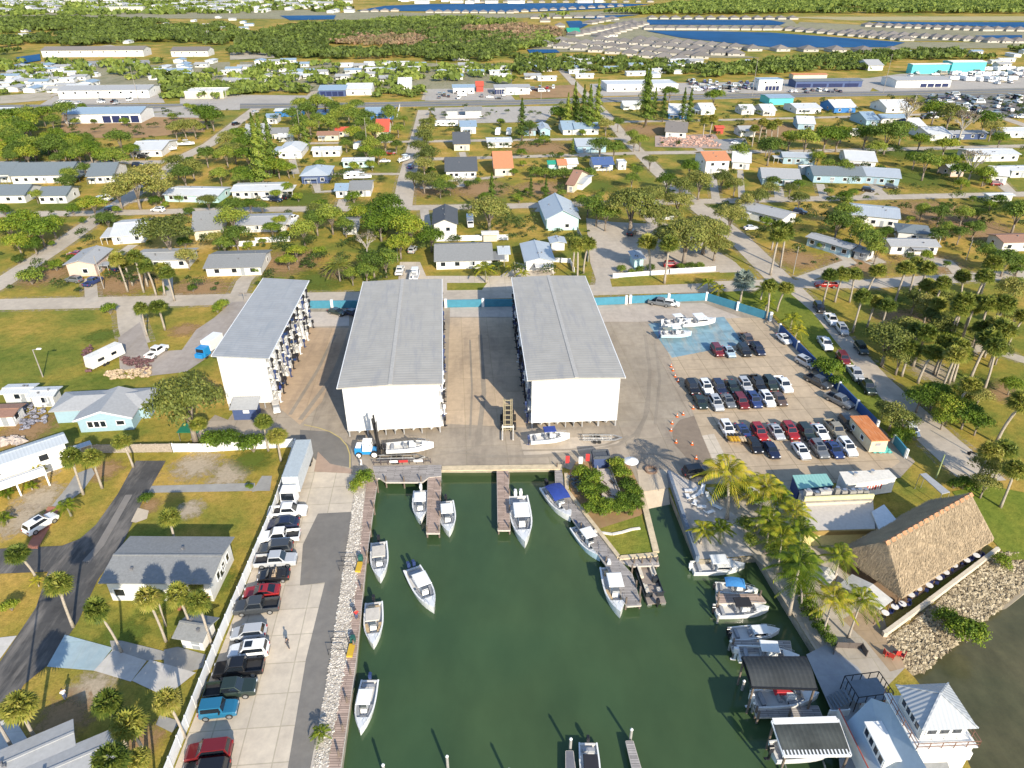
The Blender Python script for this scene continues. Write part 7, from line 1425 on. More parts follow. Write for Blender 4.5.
wood('wood', 'strip of far wood behind the round pond', [[(512,40),(545,34),(560,44),(540,48),(512,52)],[(340,21),(450,18),(512,19.5),(512,26),(420,25),(340,26)]], L_WOOD, .0095, 3, 6, 5)
wood('wood', 'green thicket below the right lakeside rows', [[(700,68),(770,62),(880,54),(1060,49),(1060,62),(985,60),(905,60),(860,72),(820,70),(770,76),(700,78)]], L_WOOD, .0095, 3, 6, 6, gaps=.35)
wood('tree_belt', 'tree belt between the estate and the storage units', [[(512,58),(560,58),(640,62),(700,66),(700,78),(640,72),(600,76),(560,72),(516,76)]], L_WOOD, .011, 3, 6, 7, gaps=.6)
wood('tree_belt', 'loose trees among the far homes beyond the left highway', [[(0,62),(120,64),(230,60),(240,64),(420,66),(512,68),(512,84),(430,84),(240,94),(170,94),(160,80),(60,80),(0,96)]], L_WOOD, .014, 3, 5.5, 8, gaps=.74)
wood('tree_belt', 'hazy trees of the far town at the skyline', [[(-60,2),(350,3),(350,9),(340,12),(0,17),(-60,17)],[(-60,-8),(640,-6),(640,-1),(-60,1)]], L_WOOD, .0125, 3, 6, 9, 16, gaps=.55)
wood('tree_belt', 'street trees in front of the shops on the highway', [[(165,87),(190,87),(240,88),(310,87),(310,94),(240,95),(232,99),(165,99)],[(376,90),(420,88),(424,97),(376,98)]], L_WOOD, .012, 3, 5, 10, gaps=.45)
# ------------------------------------------------------------------ vehicles in place
def hd(a, b, z=0): p, q = Vector(G(*a,z)), Vector(G(*b,z)); return math.degrees(math.atan2(q.y-p.y, q.x-p.x))
W1 = [('pickup','white',288,512,5,'white pickup, nearest to the truck, nose away from the fence'),('sedan','navy',283,524,187,'dark blue sedan below the topmost white pickup'),('pickup','white',280,537,187,'white pickup with open black bed by the fence'),('SUV','dark grey',276,549,187,'dark SUV above the white-tailed dark pickup'),('pickup','silver',276,561,5,'silver pickup with dark cab, nose away from the fence'),('convertible','black',274,576,187,'black open-top car by the vinyl fence'),
 ('coupe','red',262,592,187,'bright red coupe by the vinyl fence'),('pickup','dark grey',257,607,187,'dark grey pickup below the red coupe'),('hatchback','silver',249,633,187,'silver hatchback with dark sunroof by the vinyl fence'),('SUV','white',249,651,187,'large white SUV by the vinyl fence'),('pickup','black',239,669,187,'black pickup with black bed below the white SUV'),('pickup','dark green',231,690,7,'very dark green pickup, nose toward the boardwalk'),('jeep','bright blue',219,710,7,'bright blue open off-roader by the vinyl fence'),('SUV','dark red',209,752,187,'dark red SUV near the bottom edge'),('SUV','black',206,772,187,'black SUV cut off by the bottom edge')]
for ty, c, x, y, h, lab in W1: car(ty, c, x, y, h, lab, 'cars parked along the vinyl fence')
def carrow(items, where, group, h=-85.5):
    items = sorted(items, key=lambda e: e[2]); n = len(items)
    for i, it in enumerate(items):
        ty, c, x, y = it[:4]; car(ty, c, x, y, it[4] if len(it) > 4 else h, '%s %s, %s in the %s' % (c, ty if ty != 'pickup' else 'pickup truck', nth(i, n), where), group)
carrow([('SUV','dark red',717,351),('sedan','light blue',729,352),('SUV','black',744,351),('SUV','navy',758,350),('pickup','brown',747,340)], 'row beside the blue painted concrete', 'cars parked in the car park')
carrow([('SUV','black',692,388),('SUV','white',706,388),('SUV','navy',719,388),('sedan','dark green',732,387),('SUV','silver',745,386),('pickup','black',757,384),('SUV','dark green',770,384),('pickup','white',783,385)], 'second row of the car park', 'cars parked in the car park')
carrow([('sedan','dark green',700,402),('SUV','silver',716,404),('sedan','grey',728,401),('SUV','dark red',741,402),('SUV','blue',754,401),('SUV','white',767,400),('sedan','brown',779,399)], 'third row of the car park', 'cars parked in the car park')
carrow([('SUV','white',727,430),('sedan','blue',743,432),('SUV','red',759,433),('sedan','silver',776,432),('SUV','red',790,432),('SUV','dark green',806,433),('sedan','white',820,432),('pickup','tan',835,430),('SUV','dark grey',848,424)], 'fourth row of the car park', 'cars parked in the car park')
carrow([('sedan','black',754,445),('sedan','navy',771,450),('sedan','white',801,451),('SUV','grey',819,450),('sedan','blue',834,450),('SUV','white',847,448)], 'nearest row of the car park', 'cars parked in the car park')
car('sedan','white',784,339,-80,'white sedan parked alone against the blue boundary wall'); car('SUV','silver',806,363,-62,'silver SUV against the blue boundary wall'); car('pickup','dark grey',818,382,-60,'dark pickup against the blue boundary wall'); car('pickup','grey',839,401,-58,'grey pickup against the blue boundary wall near its end')
car('SUV','black',697,472,10,'black SUV parked in palm shade above the beach'); car('sedan','white',750,494,-62,'white sedan parked under the coconut palms'); car('pickup','grey',660,303,-22,'grey pickup by the blue wall behind the boats'); car('hatchback','white',671,303.5,-18,'white hatchback by the blue wall behind the boats')
car('sedan','dark green',337,312,-28,'dark green sedan at the blue wall left of the middle shed'); car('sedan','navy',353,313,-28,'navy sedan shaded at the blue wall beside the middle shed')
RD = hd((819,320),(866,386))
for ty, c, x, y, lab in (('SUV','black',819,308,'black SUV, first on the lawn side of the diagonal street'),('pickup','white',831,320,'white pickup, second on the lawn side of the diagonal street'),('SUV','silver',842,330,'silver SUV, third on the lawn side of the diagonal street'),('SUV','dark green',861,349,'dark green SUV, fourth on the lawn side of the diagonal street'),
    ('pickup','white',825,344,'white pickup on the wall side of the diagonal street'),('SUV','dark red',843,359,'dark red SUV on the wall side of the diagonal street'),('pickup','silver',855,374,'silver pickup on the wall side of the diagonal street'),('pickup','dark green',867,387,'dark green pickup on the wall side of the diagonal street')): car(ty, c, x, y, RD, lab, 'cars parked along the diagonal street')
car('pickup','red',826,285,176,'red pickup driving on the street by the palm row'); car('hatchback','white',911,430,RD,'white hatchback half hidden behind the trailer trees'); car('sedan','red',76,254,178,'red car parked beside the lone pinkish house'); car('SUV','grey',74,280,165,'grey SUV in front of the lone pinkish house'); car('pickup','blue',93,282,78,'blue pickup in front of the lone pinkish house')
car('pickup','white',157,352,75,'white patrol-like pickup on the gravel yard'); car('SUV','white',41,524,62,'white and navy striped off-roader on the red paved bay'); car('SUV','navy',118,268,80,'navy car parked among the row of palms'); car('SUV','black',104,221,20,'black car in the shade by the left crossing')
car('SUV','blue',411,167,80,'blue car driving up the middle street'); car('SUV','black',449,161,10,'black car beside the cream black-roofed house'); car('sedan','red',390,153,5,'red car under trees left of the middle street'); car('sedan','white',385,161,5,'white car below the red car in the trees'); car('SUV','navy',276,200,-20,'navy car at the long low white house'); car('sedan','white',267,199,-20,'white car at the long low white house'); car('SUV','black',287,197,80,'black car under the palm by the long low white house'); car('pickup','white',293,219,80,'white car beside the solar panel house')
car('sedan','white',751,228,10,'white car in front of the grey house among the oaks'); car('SUV','navy',800,212,-30,'navy car beside the diagonal mobile home'); car('SUV','black',868,190,-30,'black car at the dark grey roofed house'); car('SUV','dark grey',891,187,-20,'dark car under the cyan awning'); car('SUV','dark red',996,184,0,'dark red car before the white gable house'); car('sedan','white',736,143,-30,'white car on the grey lot by the shed, upper one'); car('sedan','white',740,146,-30,'white car on the grey lot by the shed, lower one')
car('SUV','red',672,265,0,'red car in oak shade behind the picket fence'); car('SUV','black',632,233,60,'black car in oak shade on the sandy lot'); car('pickup','white',400,271,90,'white pickup on the bright apron by the grey roofed house'); car('SUV','silver',413,250,80,'silver car shaded by the yellow-green tree'); car('SUV','black',143,157,5,'dark car before the white boat house'); car('SUV','navy',138,165,5,'navy car under the trees by the slate roofed block')
car('sedan','white',210,108,4,'white car on the highway, left part'); car('SUV','black',236,124,60,'black car on the left diagonal street near the highway'); car('sedan','silver',255,112,60,'silver car at the left highway junction'); car('SUV','white',158,210,170,'white car in the drive of the left corner house'); car('SUV','navy',112,209,60,'navy car by the trees at the left crossing'); car('van','white',105,200,60,'white van parked by the trees at the left crossing')
for nm, cols, bx, lab, grp in (('a',['white','silver','black','navy','blue','grey'],(684,81,760,92,34),'car or boat parked in the yard beside the highway','cars in the highway yard'),('b',['white','silver','grey','black','navy'],(925,95,1024,118,70),'car stored in the large lot at the right edge','cars in the right storage lot'),('c',['white','tan','silver','brown'],(900,68,1024,86,42),'vehicle stored beside the teal warehouses','vehicles by the teal warehouses'),('d',['black','white','navy','red'],(524,87,556,92,9),'car parked on the brown verge lot','cars on the brown verge lot'),('e',['black','white','grey'],(430,92,512,99,12),'car parked before the blue roofed shop','cars before the shops'),('f',['black','white','silver'],(60,100,150,104,9),'car parked before the white clinic','cars before the clinic'),('g',['white','black','navy'],(786,89,850,92,10),'car parked before the slate shop row','cars before the shop row')):
    x0,y0,x1,y1,n = bx; k = 0; seen = []
    while k < n:
        px, py = rr.uniform(x0,x1), rr.uniform(y0,y1)
        if any(abs(px-q[0]) < 3.4 and abs(py-q[1]) < 1.2 for q in seen) and rr.random() < .98: continue
        seen.append((px,py)); k += 1; car(rr.choice(('SUV','sedan','pickup','van')), rr.choice(cols), px, py, rr.choice((95,85,5)), lab, grp, 1.15 if nm in 'abc' else 1.0)
# ------------------------------------------------------------------ boats in the water: stern, bow as seen
def moor(key, st, bw, label, z=None, group=None, sc=None):
    zz = WZ if z is None else z; a, b2 = Vector(G(*st, zz+.5)), Vector(G(*bw, zz+.9)); m = (a+b2)/2; pr = proto(('boat',key), lambda: BOATS[key]())
    L = {'sport':9.6,'cuddy':8.4,'cuddy_rail':8.0,'pontoon':7.2,'cc_twin':8.2,'black_top':8.2,'open_dry':8.0,'navy_blacktop':7.8}.get(key, 7.4); s = max(.8, min(1.15, (b2-a).length/L)) if sc is None else sc
    return place(pr, (m.x, m.y, zz), math.atan2((b2-a).y,(b2-a).x), label, group, s)
moor('cc_hard', (421,491), (420,521), 'small white hard-top boat on the left side of the finger dock'); moor('cc_hard_b', (446,502), (449,533), 'small white boat on the right side of the finger dock'); moor('beige_hard', (379,543), (380,579), 'white boat with beige top moored at the boardwalk, uppermost'); moor('cc_twin', (412,569), (434,609), 'white boat with twin navy motors adrift in the basin')
moor('bow_rider', (374,603), (373,645), 'white boat with beige top at the boardwalk, middle one'); moor('navy_eng', (370,681), (360,730), 'white boat with white top at the boardwalk, lowest one'); moor('sport', (518,496), (525,546), 'long white sport boat with twin white motors below the empty finger dock'); moor('deck_canvas', (547,487), (571,518), 'white deck boat under a deep blue canvas top at the diagonal dock')
moor('pale_blue', (576,526), (601,558), 'pale blue hulled boat with white hard top near the diagonal dock'); moor('tan_seats', (609,569), (620,613), 'white boat with tan seats at the end of the diagonal dock'); moor('pontoon', (656,600), (644,564), 'dark sided pontoon boat beside the short island dock', sc=1.0)
moor('cuddy', (692,568), (745,564), 'white cabin boat at the beach quay, topmost at the right'); moor('bimini_blue', (716,587), (758,589), 'white boat with bright blue canvas top at the right quay'); moor('black_top', (715,611), (769,607), 'white boat with black top at the right quay'); moor('cuddy_rail', (733,634), (777,629), 'white boat with cabin windows at the grey dock')
moor('cc_hard', (742,654), (795,656), 'white boat partly hidden above the dark arched canopy', z=-.6, sc=1.0); moor('bay', (757,700), (815,694), 'white boat with red cover under the dark arched canopy', z=-.4, sc=1.0); moor('cc_hard_b', (776,752), (838,745), 'boat on the lift under the mossy grey canopy', z=.2, sc=1.0); moor('navy_blacktop', (588,743), (593,800), 'navy boat with dark top at the bottom edge beside the short dock')
x, y = G(784,692,.7); t = thing('boat_cover', 'red cover lying on the boat under the dark arched canopy', 'cover', (x,y,.72)); b = MB(); b.taper(-1.2,1.2,-.45,.45,0,.35,.3,.15); b.build('canvas', plain('red_canvas',(.45,.03,.04),.8), t)
for key, st, bw, lab in (('cc_hard',(664,323.5),(691,319),'white centre console boat on the blue painted concrete, upper left'),('cuddy',(684,323),(713,319),'white cabin boat on the blue painted concrete, upper right'),('pale_blue',(660,334),(692,332),'pale boat on the blue painted concrete, lower one')):
    moor(key, st, bw, lab, z=1.0, sc=1.0); mx, my = (st[0]+bw[0])/2, (st[1]+bw[1])/2; trailer('boat trailer under the %s' % lab.replace(' on the blue painted concrete,', ','), mx, my+3, 5, 6.5)
for px, py, h, lab in ((415,273,90,'white boat parked on the apron by the yellow-green tree'),(168,148,10,'white boat stored beside the white roofed house, left'),(186,143,10,'white boat stored beside the white roofed house, right'),(362,176,0,'white boat on the drive behind the double garage'),(405,158,60,'white boat under the middle street trees')): boat('cuddy', px, py, h, lab, z=.9)
# ------------------------------------------------------------------ lorries, campers, carts
def truck(label, px, py, head, L, W, Hb, boxm, cabm, roofm=None, cat='truck', name='box_truck', semi=False):
    x, y = G(px, py, 1.5); t = thing(name, label, cat, (x,y,.06), RAD(head)); b = MB(); b.box(-L/2,L/2,-W/2,W/2,1.0,Hb); b.build('cargo_box', boxm, t)
    if roofm: b = MB(); b.box(-L/2+.04,L/2-.04,-W/2+.04,W/2-.04,Hb+.004,Hb+.06); b.build('box_roof', roofm, t)
    g = .6 if semi else .1; b = MB(); b.taper(L/2+g,L/2+g+2.2,-W*.47,W*.47,.55,Hb*.78,.12,.08); b.box(L/2+g+2.15,L/2+g+2.9,-W*.4,W*.4,.55,1.45); b.build('cab', cabm, t, False, .06)
    b = MB(); xx = L/2+g+2.2; b.add([(xx-.06+.03,-W*.4,1.55),(xx-.06+.03,W*.4,1.55),(xx-.14+.03,W*.38,Hb*.74),(xx-.14+.03,-W*.38,Hb*.74)],[(0,1,2,3)]); b.add([(xx-.1,-W*.4,1.55),(xx-.1,W*.4,1.55),(xx-.18,W*.38,Hb*.74),(xx-.18,-W*.38,Hb*.74)],[(3,2,1,0)]); b.build('windscreen', CGLASS, t)
    b = MB(); b.box(-L/2,xx+.3,-.5,.5,.6,.98); b.build('chassis', BLACKM, t)
    for wx in (-L/2+1.0,-L/2+2.1,L/2+g+1.6) if L > 5 else (-L/2+.9,L/2+g+1.5):
        for s in (-1,1): b = MB(); b.tube([(wx,s*(W/2-.22)-.14,.5),(wx,s*(W/2-.22)+.14,.5)],.5,14); b.build('wheel', TYRE, t)
truck('long grey-roofed articulated trailer with white cab along the vinyl fence', 299, 470, -87.5, 10.2, 2.5, 3.9, mat('pale_grey_panel', (.52,.55,.57), .6), FWHITE, mat('pale_grey_top', (.42,.47,.49), .6), 'truck', 'articulated_truck', True)
truck('white box truck with blue cab on the gravel yard beside the left shed', 213, 344, -105, 4.6, 2.3, 3.2, FWHITE, FBLUE); truck('white box truck before the black roofed two storey house', 470, 220, -85, 4.0, 2.2, 3.0, FWHITE, FWHITE)
def camper(label, px, py, head, L, m, cat='camper', stripe=None):
    x, y = G(px, py, 1.3); t = thing('camper_van', label, cat, (x,y,.03), RAD(head)); b = MB(); b.taper(-L/2,L/2,-1.2,1.2,.5,3.0,.15,.1); b.build('body', m, t, False, .12)
    b = MB(); b.box(-L*.1,L*.1,-.35,.35,2.985,3.2); b.build('roof_unit', FWHITE, t); b = MB(); b.box(-L*.3,-L*.12,-1.19,-1.13,1.5,2.1); b.box(L*.1,L*.25,-1.19,-1.13,1.5,2.1); b.build('window', CGLASS, t)
    for wx in (-L*.12-.4,-L*.12+.4):
        for s in (-1,1): b = MB(); b.tube([(wx,s*1.1-.1,.36),(wx,s*1.1+.1,.36)],.36,12); b.build('wheel', TYRE, t)
camper('white motorhome standing among heaps of junk on the left', 105, 357, 65, 8.0, mat('ivory_camper', (.70,.68,.62), .5)); 
for i, (px, py, h) in enumerate(((498,132,85),(509,132,85),(441,124,5),(452,124,5),(358,146,80),(352,176,5))): camper('white camper trailer %s' % ['left of its pair by the wrecked pines','right of its pair by the wrecked pines','by the blue roofed stilt house, left','by the blue roofed stilt house, right','under trees left of the middle street','beside the double garage'][i], px, py, h, 6.5, FWHITE)
KC = []
def camper_g(label, px, py, head, L, m):
    if not KC: camper(label, px, py, head, L, m); KC.append([o for o in bpy.data.objects if o.get('label') == label][0]); KC[0]['group'] = 'trailers by the teal warehouses'; USED.add(KC[0].name); return
    dup(KC[0], (*G(px, py, 1.3), .03), RAD(head))
for i in range(26): camper_g('white trailer stored in the lot by the teal warehouses', 955+ (i%9)*8 + rr.uniform(-2,2), 69 + (i//9)*5 + rr.uniform(-.8,.8), rr.choice((95,20,5)), 7.5, FWHITE)
x, y = G(277,411); t = thing('utility_cart', 'small white utility cart beside the navy hut', 'golf cart', (x,y,0), RAD(-70)); b = MB(); b.taper(-1.3,1.3,-.65,.65,.3,.75,.1,.05); b.build('body', FWHITE, t, False, .05); b = MB(); b.box(-.5,.1,-.55,.55,.75,1.0); b.box(-.62,-.5,-.55,.55,.75,1.4); b.build('seat', CUSH, t); b = MB(); b.box(-.8,.8,-.65,.65,1.9,1.97); b.build('canopy', CANVT, t)
for sx in (-.7,.7):
    for s in (-.58,.58): b = MB(); b.cyl(sx,s,.75,1.9,.03,.03,6); b.build('post', ALU, t); b = MB(); b.tube([(sx*1.2,s-.08,.26),(sx*1.2,s+.08,.26)],.26,10); b.build('wheel', TYRE, t)
for i, (px, py) in enumerate(((972,457),(978,464))):
    x, y = G(px, py); t = thing('motorbike', 'dark motorbike parked at the end of the diagonal street, %s' % ('upper one','lower one')[i], 'motorbike', (x,y,0), RAD(-70)); b = MB(); b.tube([(-.6,0,.75),(-.1,0,.85),(.3,0,.95),(.65,0,.8)],[.12,.18,.2,.08],8); b.build('body', BLACKM, t)
    for wx in (-.7,.7): b = MB(); b.tube([(wx,-.07,.32),(wx,.07,.32)],.32,12); b.build('wheel', TYRE, t)
    b = MB(); b.bar((.6,-.35,1.1),(.6,.35,1.1),.05); b.bar((.75,0,.32),(.58,0,1.1),.06); b.build('handlebar', ALU, t)
# ------------------------------------------------------------------ cones, kayaks, poles, small things
CONE = plain('cone_orange', (.65,.13,.02), .6); cps = [(671,367),(673,371),(675,377),(678,382),(693,409),(683,415),(677,417),(672,424),(671,431),(676,443),(692,445),(696,459)]; cp = None
for i, (px, py) in enumerate(sorted(cps, key=lambda q: q[1])):
    x, y = G(px, py)
    if cp is None:
        cp = thing('traffic_cone', 'x', 'traffic cone'); b = MB(); b.cyl(0,0,.04,.75,.2,.04,10); b.build('cone', CONE, cp); b = MB(); b.box(-.27,.27,-.27,.27,0,.045); b.build('base', CONE, cp); b = MB(); b.cyl(0,0,.36,.5,.135,.105,10); b.build('band', WTRIM, cp)
    place(cp, (x,y,.04), .3*i, 'orange traffic cone, %s along the yard edge by the car park' % nth(i,12,'farthest','nearest','from far end'), 'traffic cones at the yard edge')
for i in range(5):
    x, y = G(728+i*3.4,440); t = thing('kayak', 'kayak leaning in the row by the car park palm, %s' % nth(i,5), 'kayak', (x,y,0), RAD(-80), 'kayaks by the car park palm'); b = MB(); b.tube([(-1.9,0,.9),(-1.2,0,.8),(0,0,.75),(1.2,0,.8),(1.9,0,.9)],[.03,.3,.4,.3,.03],8); b.build('hull', plain('yellow_kayak',(.62,.36,.03),.4) if i < 3 else plain('sand_kayak',(.60,.47,.30),.4), t); b = MB(); b.box(-.45,.45,-.2,.2,1.12,1.17); b.build('cockpit', BLACKM, t); b = MB(); b.box(-.9,-.8,-.5,.5,.04,.45); b.box(.8,.9,-.5,.5,.04,.45); b.build('cradle', PILE, t)
def pole(label, px, py, top, lamp=False, arm=False, m=None):
    x, y = G(px, py); h = 3.0
    while h < 30:
        zz = h-HH
        if 384 - FOC*(y*SP+zz*CP)/(y*CP-zz*SP) <= top: break
        h += .1
    t = thing('street_lamp' if lamp else 'utility_pole', label, 'street lamp' if lamp else 'pole', (x,y,0)); b = MB(); b.cyl(0,0,0,h,.13 if h < 11 else .2,.09,8); b.build('post', m or mat('grey_pole_wood', (.30,.27,.24), .9), t)
    if lamp: b = MB(); b.bar((0,0,h-.1),(.9,.2,h+.1),.08); b.build('arm', ALU, t); b = MB(); b.taper(.7,1.6,-.05,.45,h,h+.2,.1,.06); b.build('lamp_head', FWHITE, t)
    if arm: b = MB(); b.bar((-1.1,0,h-.6),(1.1,0,h-.6),.12); b.build('crossarm', PILE, t)
pole('lamp post on the dry field with a pale lamp head', 43, 377, 350, True); pole('lamp post at the bottom left corner over the slab', 17, 756, 684, True); pole('tall highway pole before the white clinic', 139, 103, 66, False, True); pole('highway pole above the brown verge by the pale store', 210, 107, 88, False, True); pole('tall pale pole right of the dark carport house', 301, 138, 110); pole('pole left of the navy blue house', 294, 178, 158, False, True); pole('highway pole left of the storage units', 541, 99, 74, False, True); pole('highway pole before the two storey shop', 752, 96, 58, False, True); pole('tallest highway pole before the red fronted store', 883, 93, 54, False, True); pole('highway pole above the low teal building', 782, 98, 80)
pole('short pole beside the drive of the patchy roof house', 245, 302, 292, False, True); pole('pole beside the lone pinkish house', 104, 289, 256); pole('pole on the dry verge left of the diagonal mobile home', 793, 274, 247); pole('pole by the palms of the right lawn street', 966, 260, 240); pole('leaning trunk-like pole on the lit lawn by the pavilion', 936, 478, 455, False, False, mat('green_pole', (.30,.36,.16), .8)); pole('pole at the right edge of the lawn', 1017, 480, 440, False, False, mat('green_pole', (0,0,0)))
pole('pole before the teal mobile home', 368, 155, 118); pole('pole by the white gabled hall', 437, 72, 60)
# island features
a, e = P(603,472), P(613,506); d = (e-a); ang = math.atan2(d.y,d.x); t = thing('timber_ramp', 'long pale weathered timber ramp between the island bushes', 'ramp', (*((a+e)/2).xy,0), ang); L = d.length/2; WOODP = mat('pale_weathered_timber', (.50,.43,.37), .9, var=.2, scale=3)
b = MB(); b.add([(-L,-1.0,.7),(L,-1.5,.55),(L,1.5,.55),(-L,1.0,.7),(-L,-1.0,.3),(L,-1.5,.2),(L,1.5,.2),(-L,1.0,.3)],[(0,1,2,3),(7,6,5,4),(0,4,5,1),(1,5,6,2),(2,6,7,3),(3,7,4,0)]); b.build('deck', WOODP, t); b = MB(); b.bar((-L,-1.0,1.3),(L,-1.5,1.15),.14,.14)
for k in range(5): q = -L+2*L*k/4; b.bar((q,-1.0-.125*k,.3),(q,-1.0-.125*k,1.3),.1)
b.build('left_rail', WOODP, t); b = MB(); b.bar((-L,1.0,1.3),(L,1.5,1.15),.14,.14)
for k in range(5): q = -L+2*L*k/4; b.bar((q,1.0+.125*k,.3),(q,1.0+.125*k,1.3),.1)
b.build('right_rail', WOODP, t)
rgn = np.random.default_rng(6)
for k in range(9): b = MB(); cx, cy = rgn.uniform(-L*.2,L*.9), rgn.uniform(-.8,.8); b.bar((cx-.5,cy-.2,.72),(cx+.5,cy+.3,.78),.12); b.build('loose_board', PILE, t)
house_at(*G(600,465), 2.6, 1.8, YAW, 'dark', 'navy', 'small dark store box at the head of the timber ramp', 'flat', 2.0, .1, 'store_box', 'box', win=0)
x, y = G(630,471); t = thing('parasol', 'white round parasol beside the island bushes', 'parasol', (x,y,0)); b = MB(); b.cyl(0,0,0,2.4,.04,.04,8); b.build('pole', ALU, t); b = MB(); b.cyl(0,0,2.05,2.6,1.25,.06,16); b.build('canopy', FWHITE, t); b = MB(); b.cyl(0,0,0,.12,.35,.3,12); b.build('base', BLACKM, t)
x, y = G(651,471); t = thing('fire_pit', 'round fire pit ring on the sand at the head of the ramp', 'fire pit', (x,y,.03)); b = MB(); n = 18
b.loft([[(r*math.cos(2*math.pi*i/n),r*math.sin(2*math.pi*i/n),z) for i in range(n)] for r, z in ((1.05,0),(1.05,.4),(.75,.4),(.75,.05))],0,True,False); b.build('stone_ring', mat('brown_stone_ring', (.26,.17,.12), .9), t)
for i, (px, py, col) in enumerate(((565,468,'red'),(585,466,'red'),(578,469,'white'))):
    x, y = G(px,py); t = thing('beach_flag', '%s feather flag at the head of the diagonal dock, %s' % (col, nth(i,3)), 'flag', (x,y,0)); b = MB(); b.cyl(0,0,0,2.6,.03,.02,6); b.build('pole', ALU, t); b = MB(); b.box(.03,.7,-.02,.02,1.0,2.5); b.build('cloth', plain('flag_'+col, (.5,.04,.04) if col == 'red' else (.8,.8,.8), .8), t)
b = MB(); pts = [P(594,531),P(602,533.5),P(612,535),P(622,533),P(632,530),P(640,529)]; [b.bar((p.x,p.y,.12),(q.x,q.y,.12),.4,.24) for p, q in zip(pts,pts[1:])]; tag(b.build('stone_edging', mat('white_edging', (.72,.66,.58), .9)), 'wavy white stone edging across the island lawn', 'edging')
rocks('stone_edging', [(566,478),(574,472),(583,486),(578,494)], 60, .15, .4, .15, mat('grey_clutter', (.16,.18,.19), .8, var=.4), 'dark clutter of gear at the left corner of the island', 12)
# beach loungers, tables
def lounger(px, py, rz, label):
    x, y = G(px,py); t = thing('beach_chair', label, 'chair', (x,y,.04), rz, 'beach chairs on the deck'); b = MB(); b.box(-.9,.4,-.3,.3,.3,.38); b.build('seat', FWHITE, t); b = MB(); b.add([(.4,-.3,.36),(.4,.3,.36),(.95,.3,.9),(.95,-.3,.9),(.45,-.3,.3),(.45,.3,.3),(1.0,.3,.84),(1.0,-.3,.84)],[(0,1,2,3),(7,6,5,4),(0,3,7,4),(1,5,6,2),(3,2,6,7)]); b.build('backrest', FWHITE, t)
    for sx in (-.8,.35):
        for s in (-.26,.26): b = MB(); b.box(sx-.03,sx+.03,s-.03,s+.03,0,.3); b.build('leg', FWHITE, t)
for i, (px, py) in enumerate(((690,492),(696,497),(702,492),(709,500),(716,508),(700,508),(709,514),(694,505),(688,499))): lounger(px, py, .6*i, 'white beach chair on the beach deck, number apart')
lp = sorted([o for o in bpy.data.objects if o.name.startswith('beach_chair')], key=lambda o: o.location.x)
for i, o in enumerate(lp): o['label'] = 'white beach chair on the beach deck, %s' % nth(i, len(lp))
TBLW = plain('white_table_top', (.78,.77,.75), .5); NAVY = plain('navy_seat', (.02,.03,.11), .7); ktab = None
tp = [(887,619),(894,613),(901,607),(909,600),(917,594),(926,589),(935,582),(944,576),(953,571),(963,565),(972,559)]
for i, (px, py) in enumerate(tp):
    x, y = G(px, py); ux, uy = ax.x, ax.y
    if ktab is None:
        ktab = thing('dining_table', 'x', 'table', (0,0,0), 0, 'dining tables on the terrace'); b = MB(); b.cyl(0,0,.72,.77,.48,.48,14); b.build('table_top', TBLW, ktab); b = MB(); b.cyl(0,0,.03,.72,.05,.05,8); b.cyl(0,0,0,.03,.3,.3,10); b.build('pedestal', BLACKM, ktab)
        kch = thing('dining_chair', 'x', 'chair', (0,0,0), 0, 'dining chairs on the terrace'); b = MB(); b.box(-.22,.22,-.22,.22,.42,.48); b.build('seat', NAVY, kch); b = MB(); b.box(-.26,-.22,-.22,.22,.42,.95); b.build('backrest', NAVY, kch)
        for sx in (-.19,.19):
            for s in (-.19,.19): b = MB(); b.box(sx-.02,sx+.02,s-.02,s+.02,0,.42); b.build('leg', BLACKM, kch)
    an = math.atan2(uy,ux)+rr.uniform(-.5,.5); x += rr.uniform(-.35,.35); y += rr.uniform(-.3,.3); ux, uy = math.cos(an), math.sin(an); place(ktab, (x,y,.17), an, 'white dining table on the pavilion terrace, %s' % nth(i,11), 'dining tables on the terrace')
    for s, w in ((-1,'left'),(1,'right')): place(kch, (x+s*ux*.9,y+s*uy*.9,.17), an+(0 if s < 0 else math.pi), 'navy chair at the %s end of the %s terrace table' % (w, nth(i,11)), 'dining chairs on the terrace')
# red chairs, gangways, gear
for i, (px, py) in enumerate(((886,656),(891,658),(896,655),(901,657))):
    x, y = G(px,py); t = thing('red_chair', 'red garden chair by the river end of the promenade, %s' % nth(i,4), 'chair', (x,y,.05), .8*i, 'red chairs at the river'); rm = plain('red_chair_paint',(.45,.04,.03),.5); b = MB(); b.box(-.3,.3,-.3,.3,.32,.38); b.build('seat', rm, t); b = MB(); b.box(-.34,-.28,-.3,.3,.32,1.0); b.build('backrest', rm, t)
    for sx in (-.26,.26):
        for s in (-.26,.26): b = MB(); b.box(sx-.03,sx+.03,s-.03,s+.03,0,.32); b.build('leg', rm, t)
for i, (px, py) in enumerate(((359.5,567),(351.5,650))):
    x, y = G(px,py); t = thing('dock_ladder', 'yellow dock steps with a green bin on the boardwalk, %s' % ('upper','lower')[i], 'steps', (x,y,.13)); b = MB(); b.box(-.35,.35,-1.2,.6,0,.3); b.build('step', plain('yellow_paint',(.6,.38,.03),.6), t); b = MB(); b.taper(-.3,.3,.9,1.5,0,.9,.04,.04); b.build('bin', plain('green_bin',(.02,.10,.08),.6), t); 
    for s in (-.8,.9): b = MB(); b.tube([(-2.6,s,0),(-2.6,s,1.0),(-.5,s,1.0),(-.5,s,0)],.045,6); b.build('handrail', BLACKM, t)
